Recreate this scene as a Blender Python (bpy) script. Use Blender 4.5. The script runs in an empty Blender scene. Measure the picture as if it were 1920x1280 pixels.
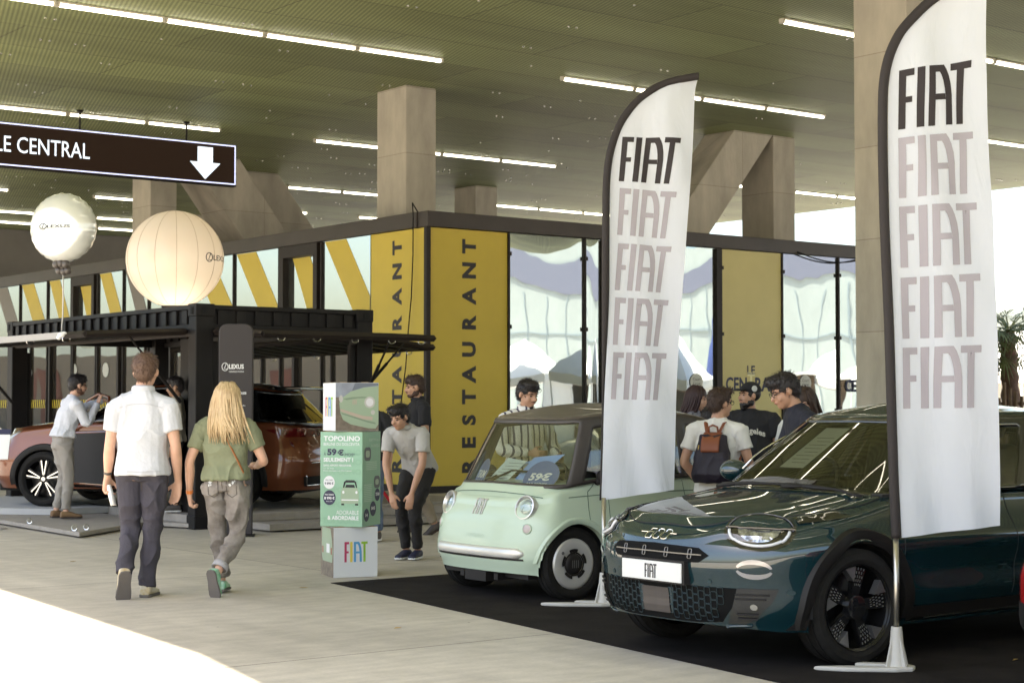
import bpy, bmesh, math, random
from mathutils import Vector, Matrix, noise, Euler
from mathutils.bvhtree import BVHTree
R = math.radians
PI = math.pi
SC = bpy.context.scene
COL = SC.collection

# ------------------------------------------------------------------ camera, sky, sun, exposure
F_PX = 3240.0
PITCH = math.atan((757 - 640) / F_PX)
cam = bpy.data.cameras.new('camera')
cam.sensor_width = 36.0
cam.lens = 36.0 * F_PX / 1920
cam.clip_start = 0.1
cam.clip_end = 3000
cam.dof.use_dof = True
cam.dof.focus_distance = 13.0
cam.dof.aperture_fstop = 6.3
camo = bpy.data.objects.new('camera', cam)
camo.location = (0, 0, 1.53)
camo.rotation_euler = (R(90) + PITCH, 0, 0)
COL.objects.link(camo)
SC.camera = camo

SUN_EL = R(63)
A0 = math.atan2(.607, .795)            # the hall's own axes are turned by this angle
SUN_TRAVEL = A0 + R(18)                # direction the sunlight travels, seen from above
w = bpy.data.worlds.new('World')
SC.world = w
w.use_nodes = True
nt = w.node_tree
nt.nodes.clear()
sky = nt.nodes.new('ShaderNodeTexSky')
sky.sky_type = 'NISHITA'
sky.sun_disc = False
sky.sun_elevation = SUN_EL
sky.sun_rotation = R(90) - (SUN_TRAVEL + PI)
sky.air_density = 1.2
sky.dust_density = 3.0
sky.ozone_density = 1.0
bg = nt.nodes.new('ShaderNodeBackground')
bg.inputs['Strength'].default_value = 0.115
wo = nt.nodes.new('ShaderNodeOutputWorld')
nt.links.new(sky.outputs[0], bg.inputs[0])
nt.links.new(bg.outputs[0], wo.inputs[0])
sl = bpy.data.lights.new('sun', 'SUN')
sl.energy = 5.0
sl.angle = R(.53)
sl.color = (1, .90, .74)
so = bpy.data.objects.new('sun', sl)
so.rotation_euler = Vector((math.cos(SUN_TRAVEL) * math.cos(SUN_EL), math.sin(SUN_TRAVEL) * math.cos(SUN_EL), -math.sin(SUN_EL))).to_track_quat('-Z', 'Y').to_euler()
so.location = (0, 0, 40)
COL.objects.link(so)
SC.view_settings.view_transform = 'Standard'
SC.view_settings.look = 'None'
SC.view_settings.exposure = 2.15
SC.view_settings.gamma = 1
SC.cycles.max_bounces = 8
SC.cycles.diffuse_bounces = 5
SC.cycles.glossy_bounces = 4
SC.cycles.transparent_max_bounces = 16
SC.cycles.transmission_bounces = 4
SC.cycles.caustics_reflective = False
SC.cycles.caustics_refractive = False
SC.cycles.use_denoising = True
SC.cycles.sample_clamp_indirect = 6

# ------------------------------------------------------------------ materials
def lin(r, g, b):
    f = lambda c: (c / 255 / 12.92) if c <= 10 else ((c / 255 + .055) / 1.055) ** 2.4
    return (f(r), f(g), f(b))

MATS = {}
def mat(name, c, rough=.6, metal=0, var=.0, vscale=6, bump=0, bscale=40, coat=0, emit=None, estr=0, alpha=1, spec=.5, trans=0, c2=None, sheen=0, stretch=None, bdist=.01, cior=1.5):
    """Principled surface, with optional noise between two own colours and a noise bump"""
    if name in MATS: return MATS[name]
    m = bpy.data.materials.new(name)
    m.use_nodes = True
    n = m.node_tree
    p = n.nodes['Principled BSDF']
    p.inputs['Base Color'].default_value = (*c, 1)
    p.inputs['Roughness'].default_value = rough
    p.inputs['Metallic'].default_value = metal
    p.inputs['Specular IOR Level'].default_value = spec
    p.inputs['Coat Weight'].default_value = coat
    p.inputs['Coat Roughness'].default_value = .015
    p.inputs['Coat IOR'].default_value = cior
    if sheen: p.inputs['Sheen Weight'].default_value = sheen
    if trans: p.inputs['Transmission Weight'].default_value = trans
    if alpha < 1: p.inputs['Alpha'].default_value = alpha
    if emit:
        p.inputs['Emission Color'].default_value = (*emit, 1)
        p.inputs['Emission Strength'].default_value = estr
    if var or c2 or bump:
        tc = n.nodes.new('ShaderNodeTexCoord')
        mp = n.nodes.new('ShaderNodeMapping')
        if stretch: mp.inputs['Scale'].default_value = stretch
        n.links.new(tc.outputs['Object'], mp.inputs['Vector'])
    if var or c2:
        ns = n.nodes.new('ShaderNodeTexNoise')
        ns.inputs['Scale'].default_value = vscale
        ns.inputs['Detail'].default_value = 6
        ns.inputs['Roughness'].default_value = .6
        n.links.new(mp.outputs[0], ns.inputs['Vector'])
        mx = n.nodes.new('ShaderNodeMix'); mx.data_type = 'RGBA'
        lo = tuple(x * (1 - var) for x in c)
        hi = c2 if c2 else tuple(min(1, x * (1 + var)) for x in c)
        mx.inputs['A'].default_value = (*lo, 1)
        mx.inputs['B'].default_value = (*hi, 1)
        rp = n.nodes.new('ShaderNodeMapRange')
        rp.inputs['From Min'].default_value = .3
        rp.inputs['From Max'].default_value = .7
        n.links.new(ns.outputs['Fac'], rp.inputs['Value'])
        n.links.new(rp.outputs[0], mx.inputs['Factor'])
        n.links.new(mx.outputs['Result'], p.inputs['Base Color'])
    if bump:
        nb = n.nodes.new('ShaderNodeTexNoise')
        nb.inputs['Scale'].default_value = bscale
        nb.inputs['Detail'].default_value = 4
        n.links.new(mp.outputs[0], nb.inputs['Vector'])
        bp = n.nodes.new('ShaderNodeBump')
        bp.inputs['Strength'].default_value = bump
        bp.inputs['Distance'].default_value = bdist
        n.links.new(nb.outputs['Fac'], bp.inputs['Height'])
        n.links.new(bp.outputs[0], p.inputs['Normal'])
    MATS[name] = m
    return m

def glass(name, tint, refl=.06, rough=.0, blend=.92, wavy=0):
    """tinted see-through glass: transparent and glossy mixed by fresnel"""
    if name in MATS: return MATS[name]
    m = bpy.data.materials.new(name); m.use_nodes = True
    n = m.node_tree; n.nodes.clear()
    o = n.nodes.new('ShaderNodeOutputMaterial')
    t = n.nodes.new('ShaderNodeBsdfTransparent'); t.inputs[0].default_value = (*tint, 1)
    g = n.nodes.new('ShaderNodeBsdfGlossy'); g.inputs['Color'].default_value = (1, 1, 1, 1); g.inputs['Roughness'].default_value = rough
    f = n.nodes.new('ShaderNodeFresnel'); f.inputs['IOR'].default_value = 1.5
    a = n.nodes.new('ShaderNodeMath'); a.operation = 'ADD'; a.inputs[1].default_value = refl; a.use_clamp = True
    n.links.new(f.outputs[0], a.inputs[0])
    mx = n.nodes.new('ShaderNodeMixShader')
    n.links.new(a.outputs[0], mx.inputs[0]); n.links.new(t.outputs[0], mx.inputs[1]); n.links.new(g.outputs[0], mx.inputs[2])
    n.links.new(mx.outputs[0], o.inputs[0])
    MATS[name] = m
    return m

def mirror_glass(name, base, refl, wave=.02, wscale=.8):
    """facade glass: dark room behind plus a strong, slightly wavy reflection"""
    if name in MATS: return MATS[name]
    m = bpy.data.materials.new(name); m.use_nodes = True
    n = m.node_tree; n.nodes.clear()
    o = n.nodes.new('ShaderNodeOutputMaterial')
    d = n.nodes.new('ShaderNodeBsdfDiffuse'); d.inputs[0].default_value = (*base, 1)
    g = n.nodes.new('ShaderNodeBsdfGlossy'); g.inputs['Roughness'].default_value = .015; g.inputs['Color'].default_value = (.92, 1, .97, 1)
    mx = n.nodes.new('ShaderNodeMixShader'); mx.inputs[0].default_value = refl
    tc = n.nodes.new('ShaderNodeTexCoord')
    ns = n.nodes.new('ShaderNodeTexNoise'); ns.inputs['Scale'].default_value = wscale; ns.inputs['Detail'].default_value = 1
    bp = n.nodes.new('ShaderNodeBump'); bp.inputs['Strength'].default_value = 1; bp.inputs['Distance'].default_value = wave
    n.links.new(tc.outputs['Object'], ns.inputs['Vector']); n.links.new(ns.outputs['Fac'], bp.inputs['Height'])
    n.links.new(bp.outputs[0], g.inputs['Normal'])
    n.links.new(d.outputs[0], mx.inputs[1]); n.links.new(g.outputs[0], mx.inputs[2]); n.links.new(mx.outputs[0], o.inputs[0])
    MATS[name] = m
    return m

# ------------------------------------------------------------------ objects
def tag(o, label=None, cat=None, group=None, kind=None):
    if label: o['label'] = label
    if cat: o['category'] = cat
    if group: o['group'] = group
    if kind: o['kind'] = kind
    return o

def thing(name, label, cat, loc=(0, 0, 0), rz=0, group=None, kind=None):
    o = bpy.data.objects.new(name, None)
    o.empty_display_size = .2
    o.location = loc; o.rotation_euler = (0, 0, rz)
    COL.objects.link(o)
    return tag(o, label, cat, group, kind)

def uvw(u_, v_, z=0):
    c, s = math.cos(A0), math.sin(A0)
    return Vector((u_ * c - v_ * s, u_ * s + v_ * c, z))

class MB:
    def __init__(self): self.v = []; self.f = []; self.m = []; self.cur = 0
    def add(self, vs, fs):
        k = len(self.v)
        self.v += [tuple(x) for x in vs]
        self.f += [tuple(i + k for i in f) for f in fs]
        self.m += [self.cur] * len(fs)
        return self
    def box(self, x0, x1, y0, y1, z0, z1, M=None):
        vs = [Vector(p) for p in ((x0, y0, z0), (x1, y0, z0), (x1, y1, z0), (x0, y1, z0), (x0, y0, z1), (x1, y0, z1), (x1, y1, z1), (x0, y1, z1))]
        if M: vs = [M @ p for p in vs]
        return self.add(vs, [(0, 3, 2, 1), (4, 5, 6, 7), (0, 1, 5, 4), (1, 2, 6, 5), (2, 3, 7, 6), (3, 0, 4, 7)])
    def prism(self, poly, z0, z1, M=None):
        """polygon in x,y extruded in z"""
        n = len(poly)
        vs = [Vector((p[0], p[1], z0)) for p in poly] + [Vector((p[0], p[1], z1)) for p in poly]
        if M: vs = [M @ p for p in vs]
        return self.add(vs, [tuple(range(n))[::-1], tuple(range(n, 2 * n))] + [(i, (i + 1) % n, n + (i + 1) % n, n + i) for i in range(n)])
    def tube(self, pts, r, n=8, closed=False, cap=True, flat=1.0, up=None):
        pts = [Vector(p) for p in pts]
        N = len(pts); rs = r if isinstance(r, (list, tuple)) else [r] * N
        rings = []; prev = None
        for i, p in enumerate(pts):
            if closed: t = pts[(i + 1) % N] - pts[i - 1]
            else: t = pts[min(i + 1, N - 1)] - pts[max(i - 1, 0)]
            if t.length < 1e-9: t = Vector((0, 0, 1))
            t.normalize()
            a = prev if prev is not None else (Vector(up) if up else (Vector((0, 0, 1)) if abs(t.z) < .9 else Vector((1, 0, 0))))
            b = t.cross(a)
            if b.length < 1e-6: b = t.cross(Vector((.3, .5, .8)))
            b.normalize(); a = b.cross(t).normalized(); prev = a
            rings.append([p + (a * math.cos(2 * PI * j / n) * flat + b * math.sin(2 * PI * j / n)) * rs[i] for j in range(n)])
        vs = [q for rg in rings for q in rg]
        fs = []
        for i in range(N if closed else N - 1):
            k = (i + 1) % N
            for j in range(n):
                fs.append((i * n + j, i * n + (j + 1) % n, k * n + (j + 1) % n, k * n + j))
        if cap and not closed:
            fs.append(tuple(range(n))[::-1]); fs.append(tuple(range((N - 1) * n, N * n)))
        return self.add(vs, fs)
    def lathe(self, prof, n=32, M=None, a0=0, a1=2 * PI):
        """profile of (radius, height) turned round the local z axis"""
        full = abs(a1 - a0 - 2 * PI) < 1e-6
        m = n if full else n + 1
        vs = []
        for (r, z) in prof:
            for j in range(m):
                a = a0 + (a1 - a0) * j / n
                vs.append(Vector((r * math.cos(a), r * math.sin(a), z)))
        if M: vs = [M @ p for p in vs]
        fs = []
        for i in range(len(prof) - 1):
            for j in range(n):
                k = (j + 1) % m if full else j + 1
                fs.append((i * m + j, i * m + k, (i + 1) * m + k, (i + 1) * m + j))
        return self.add(vs, fs)
    def ell(self, c, r, n=16, m=10, M=None):
        c = Vector(c); vs = []
        for i in range(m + 1):
            th = PI * i / m
            for j in range(n):
                a = 2 * PI * j / n
                p = Vector((r[0] * math.sin(th) * math.cos(a), r[1] * math.sin(th) * math.sin(a), r[2] * math.cos(th)))
                if M: p = M @ p
                vs.append(c + p)
        fs = [(i * n + j, (i + 1) * n + j, (i + 1) * n + (j + 1) % n, i * n + (j + 1) % n) for i in range(m) for j in range(n)]
        return self.add(vs, fs)
    def grid(self, fn, nu, nv):
        vs = [fn(i / nu, j / nv) for i in range(nu + 1) for j in range(nv + 1)]
        fs = [(i * (nv + 1) + j, (i + 1) * (nv + 1) + j, (i + 1) * (nv + 1) + j + 1, i * (nv + 1) + j + 1) for i in range(nu) for j in range(nv)]
        return self.add(vs, fs)
    def mesh(self, name='m'):
        me = bpy.data.meshes.new(name)
        me.from_pydata(self.v, [], self.f)
        me.update()
        return me
    def build(self, name, m, parent=None, smooth=False, bevel=0, solid=0, fixn=True, seg=2, angle=35):
        me = self.mesh(name)
        ms = m if isinstance(m, (list, tuple)) else [m]
        for x in ms: me.materials.append(x)
        if len(ms) > 1:
            for p, k in zip(me.polygons, self.m): p.material_index = k
        if fixn:
            b = bmesh.new(); b.from_mesh(me)
            bmesh.ops.remove_doubles(b, verts=b.verts, dist=1e-5)
            bmesh.ops.recalc_face_normals(b, faces=b.faces)
            b.to_mesh(me); b.free()
        if smooth:
            me.shade_smooth()
            if smooth == 'auto': me.set_sharp_from_angle(angle=R(angle))
        o = bpy.data.objects.new(name, me)
        COL.objects.link(o)
        o.parent = parent
        if bevel:
            md = o.modifiers.new('bevel', 'BEVEL'); md.width = bevel; md.segments = seg; md.limit_method = 'ANGLE'; md.angle_limit = R(40)
            md.harden_normals = False
        if solid:
            md = o.modifiers.new('solid', 'SOLIDIFY'); md.thickness = solid; md.offset = 0
        return o

def copy_tree(o, parent=None):
    c = o.copy(); COL.objects.link(c)
    if parent: c.parent = parent
    for ch in o.children: copy_tree(ch, c)
    return c

def bake(o):
    """apply the modifiers"""
    dg = bpy.context.evaluated_depsgraph_get()
    dg.update()
    me = bpy.data.meshes.new_from_object(o.evaluated_get(dg), depsgraph=dg)
    o.modifiers.clear()
    o.data = me
    return o

# ------------------------------------------------------------------ lettering
_TXT = {}
def glyphs(s, bold=0, spacing=1):
    """flat mesh of a piece of text: (verts, faces, width, x0, capheight)"""
    key = (s, bold, spacing)
    if key in _TXT: return _TXT[key]
    cu = bpy.data.curves.new('t', 'FONT'); cu.body = s; cu.size = 1; cu.offset = bold; cu.space_character = spacing
    cu.resolution_u = 3
    ob = bpy.data.objects.new('t', cu)
    COL.objects.link(ob)
    dg = bpy.context.evaluated_depsgraph_get(); dg.update()
    me = ob.evaluated_get(dg).to_mesh()
    b = bmesh.new(); b.from_mesh(me)
    bmesh.ops.triangulate(b, faces=b.faces)
    vs = [(v.co.x, v.co.y) for v in b.verts]
    fs = [tuple(v.index for v in f.verts) for f in b.faces]
    b.free()
    bpy.data.objects.remove(ob); bpy.data.curves.remove(cu)
    x0 = min(v[0] for v in vs); x1 = max(v[0] for v in vs)
    y0 = min(v[1] for v in vs); y1 = max(v[1] for v in vs)
    _TXT[key] = (vs, fs, x0, x1, y0, y1)
    return _TXT[key]

def text(mb, s, fn, h=None, wd=None, at=(0, 0), align='l', bold=0.0, slant=0, spacing=1):
    """lay text on fn(a,b)->point; h = height of the drawn letters, wd = width (squeezes)"""
    vs, fs, x0, x1, y0, y1 = glyphs(s, bold, spacing)
    k = h / (y1 - y0) if h else wd / (x1 - x0)
    kx = wd / (x1 - x0) if wd else k
    off = {'l': 0, 'c': -(x1 - x0) * kx / 2, 'r': -(x1 - x0) * kx}[align]
    mb.add([fn(at[0] + off + (x - x0) * kx + slant * (y - y0) * k, at[1] + (y - y0) * k) for x, y in vs], fs)

def quadpatch(mb, q, fn, n=4, m=None):
    """bilinear patch through four (a,b) corners, laid on fn"""
    m = m or n
    vs = []
    for i in range(n + 1):
        for j in range(m + 1):
            s, t = i / n, j / m
            a = (q[0][0] * (1 - s) + q[1][0] * s) * (1 - t) + (q[3][0] * (1 - s) + q[2][0] * s) * t
            b = (q[0][1] * (1 - s) + q[1][1] * s) * (1 - t) + (q[3][1] * (1 - s) + q[2][1] * s) * t
            vs.append(fn(a, b))
    mb.add(vs, [(i * (m + 1) + j, (i + 1) * (m + 1) + j, (i + 1) * (m + 1) + j + 1, i * (m + 1) + j + 1) for i in range(n) for j in range(m)])

def disc(mb, c, rx, ry, fn, n=28, rings=4):
    vs = [fn(*c)]
    for k in range(1, rings + 1):
        for j in range(n):
            a = 2 * PI * j / n
            vs.append(fn(c[0] + rx * k / rings * math.cos(a), c[1] + ry * k / rings * math.sin(a)))
    fs = [(0, 1 + j, 1 + (j + 1) % n) for j in range(n)]
    for k in range(rings - 1):
        for j in range(n):
            a, b = 1 + k * n + j, 1 + k * n + (j + 1) % n
            fs.append((a, a + n, b + n, b))
    mb.add(vs, fs)

_A_OUT = [(.78, 1), (.83, .92), (.87, .82), (.905, .68), (.925, .5), (.935, 0)]
_A_IN = [(.70, .885), (.735, .83), (.765, .74), (.79, .62), (.808, .48), (.815, 0)]
FIAT_Q = {
    'F': [[(0, 0), (.12, 0), (.12, .885), (0, .885)], [(0, .885), (.25, .885), (.25, 1), (0, 1)], [(.12, .44), (.225, .44), (.225, .54), (.12, .54)]],
    'I': [[(.30, 0), (.43, 0), (.43, 1), (.30, 1)]],
    'A': [[(.50, 0), (.62, 0), (.62, .885), (.50, .885)], [(.50, .885), (.70, .885), (.78, 1), (.50, 1)], [(.62, .42), (.81, .42), (.80, .52), (.62, .52)]] +
         [[_A_IN[i + 1], _A_OUT[i + 1], _A_OUT[i], _A_IN[i]] for i in range(5)],
    'T': [[(.90, .885), (1.24, .885), (1.24, 1), (.90, 1)], [(1.01, 0), (1.13, 0), (1.13, .885), (1.01, .885)]],
}
def fiat(mb, fn, letters='FIAT', n=6):
    """four tall condensed letters in a box 1.24 wide, 1 high"""
    for L in letters:
        for q in FIAT_Q[L]: quadpatch(mb, q, fn, n)

# ------------------------------------------------------------------ common materials
CONC = lin(176, 166, 150)
M_black = mat('black_steel', (.009, .0075, .007), .5, var=.25, vscale=3, bump=.05, bscale=60, spec=.22)
M_frame = mat('dark_frame', (.020, .015, .013), .5, var=.15, vscale=4, spec=.25)
M_white = mat('white_paint', (.8, .8, .8), .5)
M_conc = mat('concrete', (.43, .395, .335), .85, var=.24, vscale=1.6, bump=.35, bscale=14, stretch=(1, 1, .35), bdist=.02)
M_rubber = mat('rubber', (.010, .009, .009), .75, var=.2, vscale=20, spec=.2)
M_dark = mat('dark_plastic', (.014, .012, .0115), .55, var=.15, vscale=20, spec=.3)
M_chrome = mat('chrome', (.75, .75, .75), .12, 1)
M_silver = mat('silver_paint', (.55, .54, .53), .3, .85)
M_skin = mat('skin', (.52, .27, .17), .5, var=.1, vscale=18, bump=.05)

# board joints of the formwork, in the concrete itself
def add_joints(m, cw_, rh_):
    n = m.node_tree; p = n.nodes['Principled BSDF']; src = p.inputs['Base Color'].links[0].from_socket
    tc = n.nodes.new('ShaderNodeTexCoord'); sx_ = n.nodes.new('ShaderNodeSeparateXYZ'); n.links.new(tc.outputs['Object'], sx_.inputs[0])
    ad = n.nodes.new('ShaderNodeMath'); n.links.new(sx_.outputs['X'], ad.inputs[0]); n.links.new(sx_.outputs['Y'], ad.inputs[1])
    cb = n.nodes.new('ShaderNodeCombineXYZ'); n.links.new(ad.outputs[0], cb.inputs['X']); n.links.new(sx_.outputs['Z'], cb.inputs['Y'])
    br = n.nodes.new('ShaderNodeTexBrick'); br.offset = 0; br.inputs['Scale'].default_value = 1; br.inputs['Brick Width'].default_value = cw_; br.inputs['Row Height'].default_value = rh_
    br.inputs['Mortar Size'].default_value = .006; br.inputs['Color1'].default_value = (1, 1, 1, 1); br.inputs['Color2'].default_value = (.90, .90, .90, 1); br.inputs['Mortar'].default_value = (.62, .6, .58, 1)
    n.links.new(cb.outputs[0], br.inputs['Vector'])
    mx = n.nodes.new('ShaderNodeMix'); mx.data_type = 'RGBA'; mx.blend_type = 'MULTIPLY'; mx.inputs['Factor'].default_value = 1
    n.links.new(src, mx.inputs['A']); n.links.new(br.outputs['Color'], mx.inputs['B']); n.links.new(mx.outputs['Result'], p.inputs['Base Color'])
add_joints(M_conc, 3.0, 1.25)
# ------------------------------------------------------------------ ground
def ground_material():
    m = bpy.data.materials.new('concrete_floor'); m.use_nodes = True
    n = m.node_tree; p = n.nodes['Principled BSDF']
    p.inputs['Roughness'].default_value = .62
    tc = n.nodes.new('ShaderNodeTexCoord')
    mp = n.nodes.new('ShaderNodeMapping'); n.links.new(tc.outputs['Object'], mp.inputs[0])
    br = n.nodes.new('ShaderNodeTexBrick')
    br.offset = 0; br.inputs['Scale'].default_value = 1
    br.inputs['Brick Width'].default_value = 4.6; br.inputs['Row Height'].default_value = 4.9
    br.inputs['Mortar Size'].default_value = .008; br.inputs['Mortar Smooth'].default_value = 0
    br.inputs['Color1'].default_value = (.52, .475, .40, 1); br.inputs['Color2'].default_value = (.475, .43, .36, 1)
    br.inputs['Mortar'].default_value = (.16, .14, .12, 1)
    mp.inputs['Location'].default_value = (.9, .75, 0)
    n.links.new(mp.outputs[0], br.inputs['Vector'])
    prev = br.outputs['Color']
    for sc, lo, hi, st in ((.55, .82, 1.08, (1, 1, 1)), (3.2, .85, 1.08, (1, 2.4, 1)), (1.3, .90, 1.05, (3.5, .35, 1)), (40, .94, 1.05, (1, 1, 1))):
        mm = n.nodes.new('ShaderNodeMapping'); mm.inputs['Scale'].default_value = st
        n.links.new(tc.outputs['Object'], mm.inputs[0])
        ns = n.nodes.new('ShaderNodeTexNoise'); ns.inputs['Scale'].default_value = sc; ns.inputs['Detail'].default_value = 7
        n.links.new(mm.outputs[0], ns.inputs['Vector'])
        mr = n.nodes.new('ShaderNodeMapRange'); mr.inputs['From Min'].default_value = .3; mr.inputs['From Max'].default_value = .7
        mr.inputs['To Min'].default_value = lo; mr.inputs['To Max'].default_value = hi
        n.links.new(ns.outputs['Fac'], mr.inputs['Value'])
        mx = n.nodes.new('ShaderNodeMix'); mx.data_type = 'RGBA'; mx.blend_type = 'MULTIPLY'; mx.inputs['Factor'].default_value = 1
        n.links.new(prev, mx.inputs['A']); n.links.new(mr.outputs[0], mx.inputs['B'])
        prev = mx.outputs['Result']
    n.links.new(prev, p.inputs['Base Color'])
    # small dark specks and stains
    vo = n.nodes.new('ShaderNodeTexVoronoi'); vo.inputs['Scale'].default_value = 1.6
    n.links.new(tc.outputs['Object'], vo.inputs['Vector'])
    mr = n.nodes.new('ShaderNodeMapRange'); mr.inputs['From Min'].default_value = .012; mr.inputs['From Max'].default_value = .022
    n.links.new(vo.outputs['Distance'], mr.inputs['Value'])
    mx = n.nodes.new('ShaderNodeMix'); mx.data_type = 'RGBA'
    mx.inputs['A'].default_value = (.12, .1, .08, 1)
    n.links.new(mr.outputs[0], mx.inputs['Factor']); n.links.new(prev, mx.inputs['B'])
    n.links.new(mx.outputs['Result'], p.inputs['Base Color'])
    nb = n.nodes.new('ShaderNodeTexNoise'); nb.inputs['Scale'].default_value = 30; nb.inputs['Detail'].default_value = 5
    n.links.new(tc.outputs['Object'], nb.inputs['Vector'])
    bp = n.nodes.new('ShaderNodeBump'); bp.inputs['Strength'].default_value = .15; bp.inputs['Distance'].default_value = .01
    n.links.new(nb.outputs['Fac'], bp.inputs['Height']); n.links.new(bp.outputs[0], p.inputs['Normal'])
    return m

b = MB(); b.box(-900, 900, -900, 900, -.5, 0)
g = b.build('ground', ground_material()); g.rotation_euler = (0, 0, A0)
tag(g, 'pale jointed concrete floor', None, None, 'structure')
g['kind'] = 'structure'

# dark carpet under the parked cars (corners in hall coordinates)
M_carpet = mat('carpet', (.019, .016, .0145), .95, var=.35, vscale=3, bump=.5, bscale=220, spec=.1)
b = MB(); b.prism([(7.77, 12.73), (6.93, 6.5), (6.2, 1.0), (24, 1.0), (24, 12.8)], .002, .006)
o = b.build('floor_mat', M_carpet); o.rotation_euler = (0, 0, A0)
tag(o, 'large dark grey carpet laid under the parked cars', 'carpet')

# ------------------------------------------------------------------ canopy
ZC = 7.53
def ceiling_material():
    m = bpy.data.materials.new('mesh_ceiling'); m.use_nodes = True
    n = m.node_tree; p = n.nodes['Principled BSDF']
    p.inputs['Roughness'].default_value = .6; p.inputs['Metallic'].default_value = 0; p.inputs['Specular IOR Level'].default_value = .3
    tc = n.nodes.new('ShaderNodeTexCoord')
    br = n.nodes.new('ShaderNodeTexBrick'); br.offset = .5
    br.inputs['Scale'].default_value = 1; br.inputs['Brick Width'].default_value = 5.2; br.inputs['Row Height'].default_value = 1.55
    br.inputs['Mortar Size'].default_value = .010; br.inputs['Mortar Smooth'].default_value = 0
    br.inputs['Color1'].default_value = (.305, .34, .165, 1); br.inputs['Color2'].default_value = (.225, .248, .128, 1)
    br.inputs['Mortar'].default_value = (.09, .085, .05, 1)
    n.links.new(tc.outputs['Object'], br.inputs['Vector'])
    # expanded-metal strands: two crossing wave patterns
    prev = br.outputs['Color']
    for ang, sc in ((18, 14.0), (-38, 14.0)):
        mp = n.nodes.new('ShaderNodeMapping'); mp.inputs['Rotation'].default_value = (0, 0, R(ang))
        n.links.new(tc.outputs['Object'], mp.inputs[0])
        wv = n.nodes.new('ShaderNodeTexWave'); wv.inputs['Scale'].default_value = sc * .314; wv.wave_profile = 'SIN'
        n.links.new(mp.outputs[0], wv.inputs['Vector'])
        mr = n.nodes.new('ShaderNodeMapRange'); mr.inputs['To Min'].default_value = .66; mr.inputs['To Max'].default_value = 1.25
        n.links.new(wv.outputs['Fac'], mr.inputs['Value'])
        mx = n.nodes.new('ShaderNodeMix'); mx.data_type = 'RGBA'; mx.blend_type = 'MULTIPLY'; mx.inputs['Factor'].default_value = 1
        n.links.new(prev, mx.inputs['A']); n.links.new(mr.outputs[0], mx.inputs['B'])
        prev = mx.outputs['Result']
    ns = n.nodes.new('ShaderNodeTexNoise'); ns.inputs['Scale'].default_value = .5; ns.inputs['Detail'].default_value = 6
    mp = n.nodes.new('ShaderNodeMapping'); mp.inputs['Scale'].default_value = (.35, 1.6, 1)
    n.links.new(tc.outputs['Object'], mp.inputs[0]); n.links.new(mp.outputs[0], ns.inputs['Vector'])
    mr = n.nodes.new('ShaderNodeMapRange'); mr.inputs['From Min'].default_value = .3; mr.inputs['From Max'].default_value = .7
    mr.inputs['To Min'].default_value = .78; mr.inputs['To Max'].default_value = 1.15
    n.links.new(ns.outputs['Fac'], mr.inputs['Value'])
    mx = n.nodes.new('ShaderNodeMix'); mx.data_type = 'RGBA'; mx.blend_type = 'MULTIPLY'; mx.inputs['Factor'].default_value = 1
    n.links.new(prev, mx.inputs['A']); n.links.new(mr.outputs[0], mx.inputs['B'])
    n.links.new(mx.outputs['Result'], p.inputs['Base Color'])
    return m

U0, U1, V0, V1 = 1.6, 40.17, -9, 72
b = MB(); b.prism([(.2, V0), (U1, V0), (U1, V1), (2.4, V1), (2.3, 20), (1.68, 12.75), (1.29, 8.46), (1.03, 7.25), (.7, 3)], ZC, ZC + 1.1)
ceil = b.build('ceiling', ceiling_material()); ceil.rotation_euler = (0, 0, A0)
ceil['kind'] = 'structure'; ceil['label'] = 'green expanded metal mesh ceiling of the hall'
# little bright fixing clips, beyond counting
random.seed(4)
b = MB()
for i in range(520):
    uu = 9 + random.random() ** .8 * 31; vv = 13 + random.random() ** .6 * 45
    if random.random() < .6: vv = 13.2 + round((vv - 13.2) / 1.55) * 1.55 + random.uniform(-.05, .05)
    for k in range(random.choice((1, 2, 2))):
        s = .015
        b.box(uu + k * .16 - s, uu + k * .16 + s, vv - s, vv + s, ZC - .02, ZC + .002)
o = b.build('ceiling_clip', mat('clip', (.75, .74, .7), .25, .7)); o.parent = ceil; o['kind'] = 'stuff'

# strip lights, rows along u
M_tube = mat('lit_tube', (.9, .9, .8), .5, emit=(1, .93, .72), estr=2.6)
M_house = mat('tube_housing', (.5, .47, .4), .5)
ROWS = {
    -3.0: [(4, 18)], 3.0: [(6, 20)], 8.2: [(5.1, 17.2), (19.87, 33)],
    13.4: [(6.6, 17.2), (20, 34)],
    18.7: [(8.2, 17.2), (19.6, 28.3), (30, 38)],
    24.47: [(6.65, 17.2), (19.87, 26.7), (32.1, 39)],
    33.67: [(7.2, 17.53), (20.11, 26.9), (32.2, 38.8)],
    41.4: [(17.2, 20.6), (22.1, 27.2), (30.9, 38)],
    46.7: [(11, 17.85), (20.54, 21.9), (25.9, 27.1), (29.5, 36.5)],
    51.95: [(16, 18), (19.4, 24.3), (27, 34)], 55.0: [(20.8, 25.6), (27.5, 32)],
}
tb = MB(); tb.box(0, 1.66, -.024, .024, ZC - .075, ZC - .03); tb_me = tb.mesh('tube'); tb_me.materials.append(M_tube)
hb = MB(); hb.box(-.02, 1.68, -.075, .075, ZC - .03, ZC - .002); hb.box(-.045, 0, -.045, .045, ZC - .080, ZC - .001); hb.box(1.66, 1.705, -.045, .045, ZC - .080, ZC - .001); hb_me = hb.mesh('housing'); hb_me.materials.append(M_house)  # housing made wide to keep the tube's light off the ceiling
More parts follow.
